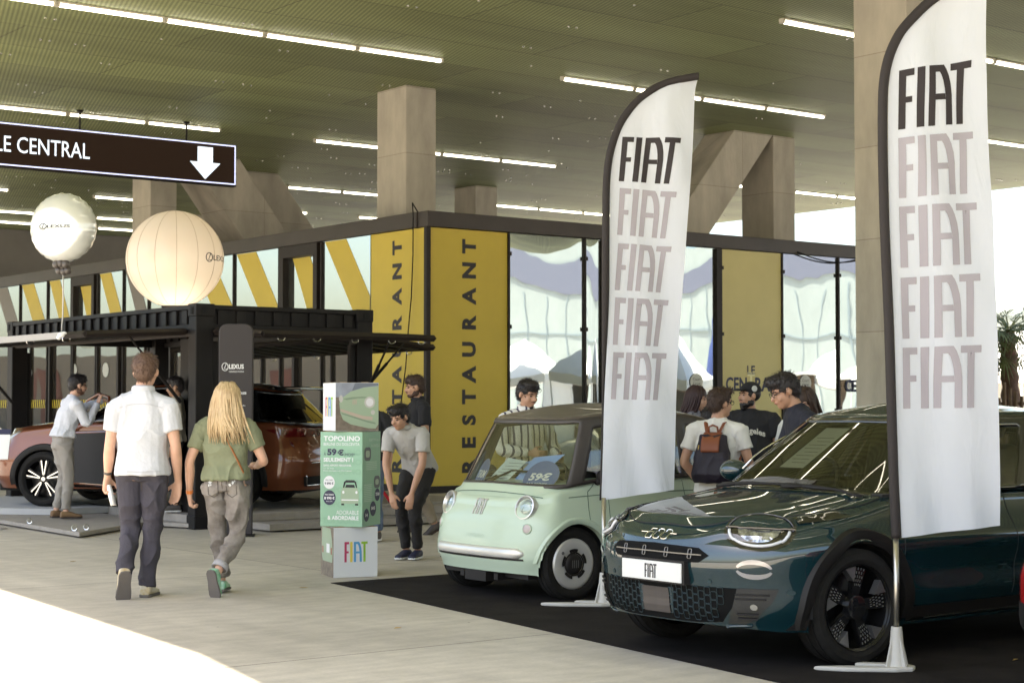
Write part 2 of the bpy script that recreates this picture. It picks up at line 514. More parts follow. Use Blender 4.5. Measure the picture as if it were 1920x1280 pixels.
ORD = ['first', 'second', 'third', 'fourth', 'fifth', 'sixth', 'seventh', 'eighth', 'ninth', 'tenth', 'eleventh', 'twelfth', 'thirteenth', 'fourteenth', 'fifteenth', 'sixteenth', 'seventeenth']
seen_rows = [18.7, 24.47, 33.67, 41.4, 46.7, 51.95, 55.0]
ROWNAME = ['nearest the camera at upper right', 'running from the top left corner', 'passing behind the tall square pillar', 'level with the arrow screen bottom', 'low behind the foil balloon', 'second farthest back', 'farthest back']
for rv, runs in ROWS.items():
    cnt = 0
    for (a, z_) in runs:
        k = 0
        while a + k * 1.76 + .9 < z_:
            uu = a + k * 1.76; k += 1
            p = uvw(uu + .8, rv)
            if abs(p.x / max(p.y, .1)) > .36 and rv > 15: continue
            if rv in seen_rows:
                lab = 'ceiling tube, %s from left in row %s' % (ORD[cnt], ROWNAME[seen_rows.index(rv)]); cnt += 1
            else: lab = 'glowing ceiling tube above the camera, outside the picture'
            t = thing('strip_light', lab, 'strip light', uvw(uu, rv), A0, 'strip lights on the ceiling')
            for nm, me in (('light_tube', tb_me), ('housing', hb_me)):
                q = bpy.data.objects.new(nm, me); COL.objects.link(q); q.parent = t

# ------------------------------------------------------------------ concrete columns and struts
def column(label, u0, v0, du=.69, dv=1.0, z1=ZC):
    b = MB(); b.box(0, du, 0, dv, 0, z1)
    o = b.build('concrete_column', M_conc, bevel=.02); o.location = uvw(u0, v0); o.rotation_euler = (0, 0, A0)
    return tag(o, label, 'column', 'square concrete columns')
column('tall square concrete pillar behind the yellow restaurant corner', 18.03, 26.9)
column('thick concrete pillar behind the right flag', 17.95, 14.9, .8, .92)
column('concrete pillar at the right end of the slanting strut', 27.96, 27.0)
column('small distant concrete pillar right of the tall square pillar', 27.9, 38.2, .75, 1.0)
column('concrete pillar above the glowing globe balloon', 18.03, 37.8)
column('pale concrete pillar at the left edge of the picture', 8.3, 36.0, .75, 1.0)
column('small distant concrete pillar left of the tall square pillar', 24.6, 49.5, .9, 1.0)
def strut(label, v0, dv, pts):
    """slanted beam drawn in the u-z plane"""
    b = MB()
    n = len(pts)
    vs = [(p[0], 0, p[1]) for p in pts] + [(p[0], dv, p[1]) for p in pts]
    b.add(vs, [tuple(range(n)), tuple(range(n, 2 * n))[::-1]] + [(i, (i + 1) % n, n + (i + 1) % n, n + i) for i in range(n)])
    o = b.build('concrete_strut', M_conc, bevel=.02); o.location = uvw(0, v0); o.rotation_euler = (0, 0, A0)
    return tag(o, label, 'strut', 'slanting concrete struts')
strut('slanting concrete strut meeting the pillar top beside the left flag', 27.0, .95, [(26.75, ZC), (27.96, ZC), (22.6, 1.2), (21.4, 1.2)])
strut('slanting concrete strut leaning down to the right behind the globe balloon', 37.6, 1.25, [(18.9, ZC + .0), (20.3, ZC), (25.2, 1.2), (23.8, 1.2)])
strut('farther slanting concrete strut just right of the arrow screen', 39.4, 1.0, [(21.0, ZC), (22.4, ZC), (27.4, 1.2), (26.0, 1.2)])

# back wall of the hall, far left
b = MB(); b.box(21.5, 28, 0, .4, 0, ZC - .01)
o = b.build('back_wall', mat('grey_wall', (.14, .13, .12), .8, var=.12, vscale=.8)); o.location = uvw(0, 57.5); o.rotation_euler = (0, 0, A0)
tag(o, 'dark grey back wall of the hall behind the foil balloon', 'wall')

# ------------------------------------------------------------------ restaurant building (local axes: x along the right face, y along the left face)
M_yel = mat('yellow_panel', (.58, .43, .045), .5, var=.05, vscale=1.2, bump=.02, bscale=80)
M_yelp = mat('pale_yellow_panel', (.60, .52, .22), .5, var=.04, vscale=1.5)
M_gla = mirror_glass('facade_glass', (.05, .05, .045), .50, .0016, 1.4)
M_glb = mirror_glass('facade_glass_dark', (.05, .042, .034), .34, .006, .7)
M_band = mat('roof_band', (.045, .035, .03), .4, .3, var=.15, vscale=1.5)
M_ink = mat('dark_lettering', (.025, .022, .026), .6)
BLD = thing('restaurant_building', 'two storey glass restaurant block with yellow panels at its corner', 'building', Vector((-1.458, 29.601, 0)), A0)
BH = 4.85; LR = 12.3; LL = 25.0
b = MB(); b.box(.25, LR - .05, .25, LL, 0, BH - .3); b.build('core', mat('room_dark', (.03, .028, .025), .9), BLD)
b = MB(); b.box(0, LR, -.02, .3, BH - .27, BH); b.box(-.02, .28, .305, LL, BH - .27, BH); b.box(LR - .3, LR, .305, LL, BH - .27, BH)
b.box(.285, LR - .305, .305, LL, BH - .2, BH - .1)
b.build('roof_band', M_band, BLD, bevel=.01)
b = MB(); b.box(0, LR, 0, .2, 0, .12); b.box(-.002, .2, .21, LL, 0, .12)
b.build('base_rail', M_frame, BLD)
b = MB(); b.box(-.03, .06, -.03, .06, 0, BH - .27); b.build('corner_post', M_frame, BLD, bevel=.006)
zt = BH - .28
# right face panels (x0,x1,kind)
for x0, x1, k in ((.09, 1.75, 'y'), (1.8, 3.52, 'g'), (3.56, 3.93, 'g'), (4.12, 5.6, 'g'), (5.64, 6.86, 'g'), (7.02, 8.7, 'p'), (8.75, 10.38, 'g'), (10.43, 12.2, 'g')):
    b = MB(); b.box(x0, x1, .03, .1, .12, zt)
    if k == 'g':
        b = MB(); b.grid(lambda a, c: (x0 + (x1 - x0) * a, .045 - .007 * math.sin(PI * a) * math.sin(PI * c) ** .6 - .0022 * math.sin(3 * PI * c + x0) * math.sin(PI * a), .12 + (zt - .12) * c), 16, 40)
        b.build('window', M_gla, BLD, smooth=True)
    else: b.build('panel', M_yel if k == 'y' else M_yelp, BLD)
b = MB()
for x in (1.775, 3.54, 5.62, 8.725, 10.405): b.box(x - .02, x + .02, .0, .12, .12, zt)
b.box(3.94, 4.11, -.02, .12, .12, zt); b.box(6.87, 7.01, -.02, .12, .12, zt); b.box(12.2, 12.3, 0, .12, .12, zt)
for x in (1.775, 3.54, 8.725, 10.405, 7.01):
    for z in (4.2, 2.9, 1.4): b.box(x - .035, x + .035, -.03, .0, z - .035, z + .035)
b.build('mullion', M_frame, BLD)
# left face: upper row of windows, lower row of glass
ups = [(.09, 1.82, 'y'), (1.86, 3.5, 'w'), (3.62, 5.05, 'o'), (5.2, 6.95, 'w'), (7.0, 8.9, 'w'), (8.95, 10.9, 'w'), (10.95, 12.2, 'g2'), (12.25, 13.6, 'w'), (13.75, 15.1, 'o'), (15.2, 16.6, 'w'), (16.7, 18.4, 'w'), (18.45, 20.2, 'g2'), (20.3, 22, 'w'), (22.05, 24.9, 'w')]
b = MB(); b.box(.03, .1, .09, 1.82, .12, zt); b.build('panel', M_yel, BLD)
ms = MB()
ZM = 3.2
ms.box(-.02, .12, 1.86, LL, ZM - .18, ZM)
for y0, y1, k in ups[1:]:
    b = MB(); b.box(.04 if k != 'o' else .1, .09 if k != 'o' else .14, y0, y1, ZM, zt)
    wdw = b.build('window', M_gla, BLD)
    ms.box(0, .12, y1, y1 + .04, .12, zt)
    if k == 'o':   # opening sash with a deep frame
        for q in ((y0, y1, zt - .22, zt), (y0, y1, ZM, ZM + .14), (y0, y0 + .14, ZM + .14, zt - .22), (y1 - .16, y1, ZM + .14, zt - .22)): ms.box(-.03, .1, *q)
    # printed diagonal yellow bands on the panes
    if k in 'wo' or k == 'g2':
        s = MB(); xx = .036 if k != 'o' else .096
        wd_ = (y1 - y0) * .46
        h_ = zt - ZM
        top = y0 + (y1 - y0) * (.5 if k != 'o' else .4); bot = y0 - (y1 - y0) * .12
        pts = [(bot, ZM), (bot + wd_, ZM), (top + wd_, zt), (top, zt)]
        # clip to the pane in y (clip a convex polygon against y>=y0 and y<=y1)
        def clip(P, f):
            out = []
            for i in range(len(P)):
                a_, c_ = P[i], P[(i + 1) % len(P)]
                fa, fc = f(a_), f(c_)
                if fa >= 0: out.append(a_)
                if fa * fc < 0:
                    t_ = fa / (fa - fc); out.append((a_[0] + (c_[0] - a_[0]) * t_, a_[1] + (c_[1] - a_[1]) * t_))
            return out
        ya, yb, za, zb_ = (y0 + .01, y1 - .01, ZM + .005, zt - .005) if k != 'o' else (y0 + .15, y1 - .17, ZM + .15, zt - .23)
        for f in (lambda p: p[0] - ya, lambda p: yb - p[0], lambda p: p[1] - za, lambda p: zb_ - p[1]): pts = clip(pts, f)
        s.add([(xx, p[0], p[1]) for p in pts], [tuple(range(len(pts)))])
        bd = s.build('printed_band', mat('grey_band', (.17, .15, .13), .5) if k == 'g2' else M_yel, wdw)
for y0 in [1.86 + 1.32 * i for i in range(17)]:
    b = MB(); b.box(.05, .09, y0, y0 + 1.27, .12, ZM - .18); b.build('window', M_glb, BLD)
    ms.box(0, .12, y0 + 1.27, y0 + 1.32, .12, ZM - .18)
    if int((y0 - 1.86) / 1.32 + .5) in (1, 3, 5, 7, 10, 13):
        ms.box(-.04, 0, y0 + 1.25, y0 + 1.34, .12, ZM - .18)
ms.build('mullion', M_frame, BLD)
# hazard strip and round stickers on the lower glass
hz = MB()
y = 7.2
while y < 24:
    hz.add([(.044, y, 1.43), (.044, y + .07, 1.43), (.044, y + .12, 1.63), (.044, y + .05, 1.63)], [(0, 1, 2, 3)]); y += .135
hz.build('hazard_strip', mat('yellow_tape', (.6, .45, .03), .6), BLD)
M_stick = mat('sticker_white', (.6, .6, .56), .6)
for y in (8.7, 11.2, 13.2, 15.0, 17.8, 20.2): st = MB(); disc(st, (y, 2.32), .17, .17, lambda a, c: (.04, a, c)); st.build('sticker', M_stick, BLD)
for x in (6.35, 9.4, 11.6):
    st = MB(); disc(st, (x, 1.95), .17, .17, lambda a, c: (a, .022, c)); so_ = st.build('sticker', M_stick, BLD); st = MB()
    for dz, t_ in ((.03, 'Court'), (-.05, 'Circuit')): text(st, t_, lambda a, c: (a, .018, c), wd=.2, at=(x, 1.95 + dz), align='c')
    st.build('printed_text', M_ink, so_)
# RESTAURANT up both corner panels, LE CENTRAL on the pale panel
for L, yy in zip('RESTAURANT', (872, 829, 787, 744, 702, 655, 604, 555, 507, 462)):
    z = .46 + (872 - yy) * (4.28 - .46) / (872 - 462)
    rt = MB(); text(rt, L, lambda a, c: (.91 - c, .026, z + a), h=.30, at=(0, -.15), align='c', bold=.045); rt.build('letter', M_ink, BLD)
    z2 = z; rt = MB()
    text(rt, L, lambda a, c: (.026, .82 + c, z2 + a), h=.30, at=(0, 0), align='c', bold=.045); rt.build('letter', M_ink, BLD)
M_navy = mat('navy_ink', (.03, .032, .075), .6)
M_cream = mat('cream_ink', (.8, .75, .45), .6)
rt = MB()
text(rt, 'LE', lambda a, c: (a, .026, c), h=.17, at=(7.84, 2.12), align='c', bold=.02)
text(rt, 'CEN', lambda a, c: (a, .026, c), h=.28, wd=.58, at=(7.14, 1.78), bold=.03)
rt.build('lettering', M_navy, BLD); rt = MB(); text(rt, 'RAL', lambda a, c: (a, .026, c), h=.28, wd=.58, at=(7.95, 1.78), bold=.03)
rt.build('lettering', M_navy, BLD); rt = MB(); text(rt, 'CENTRAL', lambda a, c: (a, .022, c), h=.26, wd=1.3, at=(10.6, 1.78), bold=.03)
rt.build('lettering', M_navy, BLD)
rt = MB(); text(rt, 'T', lambda a, c: (a, .026, c), h=.34, wd=.2, at=(7.84, 1.82), align='c', bold=.04)
rt.build('lettering', M_cream, BLD)
# thin black cable hanging over the roof edge down the yellow panel
b = MB()
pts = [(.15, .5, BH + .02), (-.05, .38, BH + .16), (-.06, .34, BH - .05), (-.05, .36, 4.1), (-.04, .42, 3.4), (-.05, .5, 2.8), (-.045, .58, 2.2), (-.05, .75, 1.4), (-.05, 1.0, .9)]
b.tube(pts, .012, 6)
pts = [(4.2 + 0, .0, 4.6)]
o = b.build('cable', M_rubber, smooth=True); o.location = BLD.location; o.rotation_euler = BLD.rotation_euler
tag(o, 'thin black cable hanging down the left yellow restaurant panel', 'cable')
b = MB(); b.tube([(9.1 + t * 2.2, -.05, 4.62 - .16 * math.sin(PI * t)) for t in [i / 12 for i in range(13)]], .014, 6)
o = b.build('cable', M_rubber, smooth=True); o.location = BLD.location; o.rotation_euler = BLD.rotation_euler
tag(o, 'slack black cable under the roof band near the right pillar', 'cable')

# ------------------------------------------------------------------ hanging arrow screen
SG = thing('hanging_screen', 'black hanging display screen with white edge reading LE CENTRAL and an arrow', 'screen', Vector((-6.889, 36.58, 0)), A0)
b = MB(); b.box(-6.5, 1.15, 0, .16, 6.22, 7.13); b.build('housing', M_black, SG, bevel=.01)
b = MB(); b.box(-6.48, 1.13, -.006, -.002, 6.24, 7.11); b.build('screen', mat('led_black', (.008, .005, .003), .6, emit=(.12, .06, .035), estr=.035, spec=.15), SG)
b = MB(); W_ = .024
b.box(-6.48, 1.13, -.012, -.008, 7.11 - W_, 7.11); b.box(-6.48, 1.13, -.012, -.008, 6.26, 6.26 + W_); b.box(1.13 - W_, 1.13, -.012, -.008, 6.26 + W_, 7.11 - W_)
b.build('lit_border', mat('led_blue_white', (.3, .3, .4), .5, emit=(.62, .66, 1), estr=.42), SG)
M_led = mat('led_white', (.5, .5, .5), .5, emit=(.75, .88, 1), estr=.36)
b = MB()
text(b, 'LE CENTRAL', lambda a, c: (a, -.012, c), h=.32, wd=1.98, at=(-4.20, 6.53), bold=.0)
b.build('lit_text', M_led, SG); b = MB()
def qd(x0, x1, z0, z1): b.add([(x0, -.012, z0), (x1, -.012, z0), (x1, -.012, z1), (x0, -.012, z1)], [(0, 1, 2, 3)])
qd(.22, .58, 6.69, 7.02)
b.add([(.04, -.012, 6.69), (.4, -.012, 6.33), (.76, -.012, 6.69)], [(0, 1, 2)])
b.build('lit_arrow', M_led, SG)
b = MB()
for x in (0, -2.4, -4.8): b.tube([(x, .08, 7.12), (x, .08, ZC)], .022, 8); b.tube([(x, .08, ZC - .04), (x, .08, ZC)], [.05, .09], 8)
b.build('hanging_rod', M_black, SG)

# ------------------------------------------------------------------ surroundings seen in reflections and beyond the hall, some added to be mirrored
M_tent = mat('tent_white', (.78, .77, .74), .7, var=.04, vscale=2)
def pavilion(label, u_, v_, s=4.0, h=2.6, hp=4.6, rz=A0):
    t = thing('tent', label, 'tent', uvw(u_, v_), rz, 'white event tents')
    b = MB(); b.add([(-s, -s, h), (s, -s, h), (s, s, h), (-s, s, h), (0, 0, hp)], [(0, 1, 4), (1, 2, 4), (2, 3, 4), (3, 0, 4)])
    b.add([(-s, -s, h), (s, -s, h), (s, s, h), (-s, s, h), (-s, -s, h - .35), (s, -s, h - .35), (s, s, h - .35), (-s, s, h - .35)], [(0, 1, 5, 4), (1, 2, 6, 5), (2, 3, 7, 6), (3, 0, 4, 7)])
    b.build('tent_roof', M_tent, t, solid=.02)
    for x in (-s, s):
        for y in (-s, s):
            b = MB(); b.tube([(x * .98, y * .98, 0), (x * .98, y * .98, h)], .04, 8); b.build('leg', M_white, t)
    b = MB(); b.box(-s * .97, s * .97, s * .96, s * .97, 0, h - .1); b.build('back_panel', M_tent, t)
    return t
# exhibition hall with a wavy dark blue band, mirrored in the restaurant glass
H = thing('exhibition_hall', 'pale blue exhibition hall with a dark blue wavy band across its front', 'building', (78, 24, 0), R(-8))
b = MB(); b.box(0, 30, -45, 45, 0, 13); b.build('wall', mat('hall_wall', (.44, .485, .48), .5, var=.08, vscale=.3), H)
b = MB(); N = 90
for i in range(N):
    y0, y1 = -45 + i, -44 + i
    f = lambda y: 9.0 + .8 * math.sin(y * .33)
    b.add([(-.1, y0, f(y0)), (-.1, y1, f(y1)), (-.1, y1, f(y1) + 1.9), (-.1, y0, f(y0) + 1.9)], [(0, 1, 2, 3)])
b.build('painted_band', mat('hall_blue', (.20, .21, .29), .5), H)
b = MB()
for i in range(31): b.box(-.08, 0, -45 + i * 3 - .06, -45 + i * 3 + .06, 0, 9)
for z in (3, 6): b.box(-.08, 0, -45, 45, z - .06, z + .06)
b.build('window_bar', mat('hall_bar', (.3, .36, .4), .5), H)
H2 = thing('warehouse', 'brown and white shed standing far off to the left of the hall', 'building', (-62, 55, 0), R(20))
b = MB(); b.box(-20, 0, -40, 40, 0, 4.5); b.build('wall', mat('shed_brown', (.16, .13, .10), .7, var=.1, vscale=.2), H2)
b = MB(); b.box(-20, .02, -40, 40, 4.5, 5.1); b.build('upper_wall', mat('shed_pale', (.55, .58, .5), .5, var=.06, vscale=.2), H2)
b = MB()
for i in range(8): b.box(.0, .08, -38 + i * 10, -35.5 + i * 10, .2, 3.6)
b.build('panel', mat('shed_red', (.13, .035, .022), .6), H2)
pavilion('white peaked tent beyond the fence at the right edge', 62, 19, 4)
pavilion('white peaked tent beside the far palm, partly off the picture', 70, 27, 5, 3, 6)
pavilion('white event tent out in the sun left of the hall', -14, 32, 3)
pavilion('white event tent farther along left of the hall', -16, 44, 3)

for k_, (x, y, w_, lab) in enumerate(((38, 14, 9, 'brown wooden snack kiosk out in the sun right of the hall'), (46, 26, 12, 'long dark kiosk with a pale awning right of the hall'))):  # unseen kiosks added to put dark shapes into the glass reflections
    t = thing('kiosk', lab, 'kiosk', (x, y, 0), R(-5))
    b = MB(); b.box(0, 3, -w_ / 2, w_ / 2, 0, 2.6); b.build('wall', mat('kiosk_brown', (.10, .07, .05), .8, var=.2, vscale=1), t)
    b = MB(); b.box(-1.2, 3.2, -w_ / 2 - .2, w_ / 2 + .2, 2.62, 2.75); b.build('roof', M_tent if k_ else mat('kiosk_roof', (.25, .22, .18), .7), t)
    b = MB(); b.box(-.03, 0, -w_ / 2 + 1, w_ / 2 - 1, 1.0, 2.2); b.build('hatch', mat('room_dark', (0,) * 3), t)

for k_, (x, y, s_, rz_, lab) in enumerate(((33, 27, 2.6, 20, 'white event tent right of the hall nearest the columns'), (41, 19, 3, 5, 'white event tent second from the hall on the right'), (52, 34, 3.2, 12, 'white event tent third from the hall on the right'), (56, 15, 3, -8, 'white event tent far off to the right'))):
    pavilion(lab, x * .795 + y * .607, -x * .607 + y * .795, s_, 2.5, 4.2, R(rz_))
for k_, (x, y, c_) in enumerate(((30, 20, (.35, .03, .03)), (37, 30, (.05, .08, .25)), (44, 13, (.55, .10, .30)), (35, 12, (.45, .45, .05)))):
    t = thing('banner_flag', ['red', 'blue', 'pink', 'lime yellow'][k_] + ' banner on a pole out in the sun right of the hall', 'banner', (x, y, 0), R(-60))
    b = MB(); b.tube([(0, 0, 0), (0, 0, 5)], .04, 8); b.build('pole', M_silver, t)
    b = MB(); b.grid(lambda a, c: (a * (1.0 - .5 * c * c), .06 * math.sin(a * 5 + c * 3), 1.2 + 3.7 * c), 6, 16); b.build('cloth', mat('banner_%s' % ['red', 'blue', 'pink', 'lime'][k_], c_, .7), t, smooth=True, solid=.01)

for x, y, s_, lab in ((19.3, 62, 3.0, 'white tent seen past the palm at the right edge'), (24.5, 80, 4.0, 'distant white tent behind the fan palms')):
    pavilion(lab, x * .795 + y * .607, -x * .607 + y * .795, s_, 2.6, 4.8, R(15))
# ------------------------------------------------------------------ car kit.  car axes: x from the front bumper backwards, y across, z up
def sstep(a, b_, x):
    t = max(0.0, min(1.0, (x - a) / (b_ - a))) if b_ != a else float(x > a)
    return t * t * (3 - 2 * t)
def interp(tab, x):
    """smooth curve through (x, value) pairs"""
    if x <= tab[0][0]: return tab[0][1]
    if x >= tab[-1][0]: return tab[-1][1]
    for i in range(len(tab) - 1):
        if x <= tab[i + 1][0]:
            x0, y0 = tab[i]; x1, y1 = tab[i + 1]
            m0 = (tab[i + 1][1] - tab[i - 1][1]) / (tab[i + 1][0] - tab[i - 1][0]) if i > 0 else (y1 - y0) / (x1 - x0)
            m1 = (tab[i + 2][1] - y0) / (tab[i + 2][0] - x0) if i + 2 < len(tab) else (y1 - y0) / (x1 - x0)
            h = x1 - x0; t = (x - x0) / h
            return (2 * t**3 - 3 * t**2 + 1) * y0 + (t**3 - 2 * t**2 + t) * h * m0 + (-2 * t**3 + 3 * t**2) * y1 + (t**3 - t**2) * h * m1

def half_outline(x0, x1, W, a, n, at, nt_, N):
    """half plan outline from the front centre to the rear centre, N+1 points"""
    raw = []
    for i in range(120):
        th = i / 120 * PI / 2
        raw.append((x0 + a * (1 - math.cos(th) ** (2 / n)), W * math.sin(th) ** (2 / n)))
    for i in range(41): raw.append((x0 + a + (x1 - at - x0 - a) * i / 40, W))
    for i in range(119, -1, -1):
        th = i / 120 * PI / 2
        raw.append((x1 - at * (1 - math.cos(th) ** (2 / nt_)), W * math.sin(th) ** (2 / nt_)))
    d = [0]
    for i in range(1, len(raw)): d.append(d[-1] + math.hypot(raw[i][0] - raw[i-1][0], raw[i][1] - raw[i-1][1]))
    out = []; k = 0
    for i in range(N + 1):
        s = d[-1] * i / N
        while k < len(d) - 2 and d[k + 1] < s: k += 1
        f = (s - d[k]) / max(1e-9, d[k + 1] - d[k])
        out.append((raw[k][0] + (raw[k+1][0] - raw[k][0]) * f, raw[k][1] + (raw[k+1][1] - raw[k][1]) * f))
    out[0] = (out[0][0], 0.0); out[-1] = (out[-1][0], 0.0)
    return out

class Car:
    def __init__(s, **k): s.__dict__.update(k)
    def body(s, paint, parent, arch=None):
        """one continuous shell: the walls round the plan outline and the bonnet/deck on top; wheel arches cut and snapped round"""
        N = s.N; K = s.K
        half = half_outline(0, s.L, s.W, s.na, s.nn, s.ta, s.tn, N)
        loop = half + [(x, -y) for x, y in half[-2:0:-1]]
        M = len(loop)
        vs = []; r = s.er
        def wallpt(x, y, t):
            zt_ = s.top(x, y) - r
            z = s.zb(x) + (zt_ - s.zb(x)) * t
            wf = max(0, 1 - x / s.na) ** 1.0 if x < s.na else 0
            wr = max(0, (x - (s.L - s.ta)) / s.ta)
            xx = x + s.fx(z, y) * min(1, wf * 1.6) - s.rx(z) * min(1, wr * 1.6)
            yy = y * (1 - s.sy(z, x) / s.W)
            return Vector((xx, yy, z))
        for k in range(K + 1):
            for (x, y) in loop: vs.append(wallpt(x, y, k / K))
        base = [vs[K * M + i] for i in range(M)]
        cx = lambda x: min(max(x, s.sp0), s.sp1)
        J = 5
        prof = [(r * (1 - math.cos(PI / 2 * j / J)), r * math.sin(PI / 2 * j / J)) for j in range(1, J + 1)]
        rad = []
        for i, p in enumerate(base):
            c = Vector((cx(p.x), 0, p.z)); rad.append((c, (c - p).length))
        for ins, up in prof:
            for i, p in enumerate(base):
                c, L_ = rad[i]; q = p + (c - p) * (ins / max(L_, .05)); q.z = p.z + up; vs.append(q)
        rows = K + J
        JJ = 16
        for j in range(1, JJ + 1):
            f = j / JJ
            for i, p in enumerate(base):
                c, L_ = rad[i]
                g = r / max(L_, .05); g = g + (1 - g) * f
                q = p + (c - p) * g
                q.z = s.top(q.x, q.y)
                # ease into the top height right after the rounding
                vs.append(q)
            rows += 1
        fs = []
        def inside(p):
            for (wx, wz, wr) in s.arches:
                if abs(p.y) > s.W * .62 and math.hypot(p.x - wx, p.z - wz) < wr: return (wx, wz, wr)
            return None
        ins_ = [inside(p) for p in vs]
        used = set()
        cab = getattr(s, 'cab', None)
        def incab(p):
            return cab and abs((p.x - (cab[0] + cab[1]) / 2) / ((cab[1] - cab[0]) / 2)) ** 4 + abs(p.y / cab[2]) ** 4 < 1
        for k in range(rows):
            for i in range(M):
                q = (k * M + i, k * M + (i + 1) % M, (k + 1) * M + (i + 1) % M, (k + 1) * M + i)
                if all(ins_[j] for j in q): continue
                if k > K + J and cab and all(incab(vs[j]) for j in q): continue
                fs.append(q)
                for j in q:
                    if ins_[j]: used.add(j)
        for j in used:
            wx, wz, wr = ins_[j]; p = vs[j]
            dx, dz = p.x - wx, p.z - wz; L_ = math.hypot(dx, dz) or 1
            vs[j] = Vector((wx + dx / L_ * wr, p.y, wz + dz / L_ * wr))
        mb = MB(); mb.add(vs, fs)
        s.bvh = BVHTree.FromPolygons([tuple(v) for v in vs], fs)
        o = mb.build('body', paint, parent, smooth=True)
        # underbody, dark
        ub = MB(); ub.prism([(x * .96 + .06, y * .9) for x, y in loop[::4]], min(s.zb(x) for x in (0.3, s.L / 2)) + .05, .52)
        return o
    def proj(s, org, ux, uy, d, off=.003, bvh=None):
        org = Vector(org); ux = Vector(ux); uy = Vector(uy); d = Vector(d).normalized(); bv = bvh or s.bvh
        def fn(a, b_):
            p = org + ux * a + uy * b_
            h, n, i, _ = bv.ray_cast(p - d * 1.5, d)
            if h is None:
                h, n, i, _ = bv.find_nearest(p)
            if n.dot(d) > 0: n = -n
            return h + n * off
        return fn
    def front(s, off=.003, d=(1, 0, 0)): return s.proj((0, 0, 0), (0, -1, 0), (0, 0, 1), d, off)   # a = towards the near side (-y), b = height
    def side(s, sgn, off=.003):   # a = x, b = z; sgn -1 = near side
        return s.proj((0, sgn * s.W * 1.2, 0), (1, 0, 0), (0, 0, 1), (0, -sgn, 0), off)
    def topf(s, off=.003): return s.proj((0, 0, 1.2), (1, 0, 0), (0, 1, 0), (0, 0, -1), off)

def line_on(mb, fn, pts, r=.0035, n=24, closed=False):
    """a thin seam laid on the surface through (a,b) points"""
    out = []
    for i in range(len(pts) if closed else len(pts) - 1):
        p, q = pts[i], pts[(i + 1) % len(pts)]
        m = max(2, int(math.hypot(q[0] - p[0], q[1] - p[1]) / .03))
        for k in range(m): out.append(fn(p[0] + (q[0] - p[0]) * k / m, p[1] + (q[1] - p[1]) * k / m))
    if not closed: out.append(fn(*pts[-1]))
    mb.tube(out, r, 6, closed=closed)

def poly_on(mb, fn, pts, step=.02):
    """fill a polygon (a,b) with a fine grid laid on the surface"""
    b_ = bmesh.new()
    vs = [b_.verts.new((p[0], p[1], 0)) for p in pts]
    f = b_.faces.new(vs)
    x0 = min(p[0] for p in pts); x1 = max(p[0] for p in pts); y0 = min(p[1] for p in pts); y1 = max(p[1] for p in pts)
    for ax, lo, hi in ((0, x0, x1), (1, y0, y1)):
        t = lo + step
        while t < hi:
            no = (1, 0, 0) if ax == 0 else (0, 1, 0); co = (t, 0, 0) if ax == 0 else (0, t, 0)
            bmesh.ops.bisect_plane(b_, geom=b_.verts[:] + b_.edges[:] + b_.faces[:], plane_co=co, plane_no=no)
            t += step
    bmesh.ops.triangulate(b_, faces=b_.faces)
    b_.verts.index_update()
    mb.add([fn(v.co.x, v.co.y) for v in b_.verts], [tuple(v.index for v in f.verts) for f in b_.faces])
    b_.free()

def rrect(x0, x1, y0, y1, r, n=4):
    out = []
    for cx, cy, a in ((x1 - r, y1 - r, 0), (x0 + r, y1 - r, 90), (x0 + r, y0 + r, 180), (x1 - r, y0 + r, 270)):
        for k in range(n + 1):
            t = R(a + 90 * k / n); out.append((cx + r * math.cos(t), cy + r * math.sin(t)))
    return out
def ellp(cx, cy, rx, ry, n=36, rot=0, a0=0, a1=360):
    out = []
    for k in range(n + (0 if a1 - a0 == 360 else 1)):
        t = R(a0 + (a1 - a0) * k / n); x, y = rx * math.cos(t), ry * math.sin(t); c, s_ = math.cos(R(rot)), math.sin(R(rot))
        out.append((cx + x * c - y * s_, cy + x * s_ + y * c))
    return out

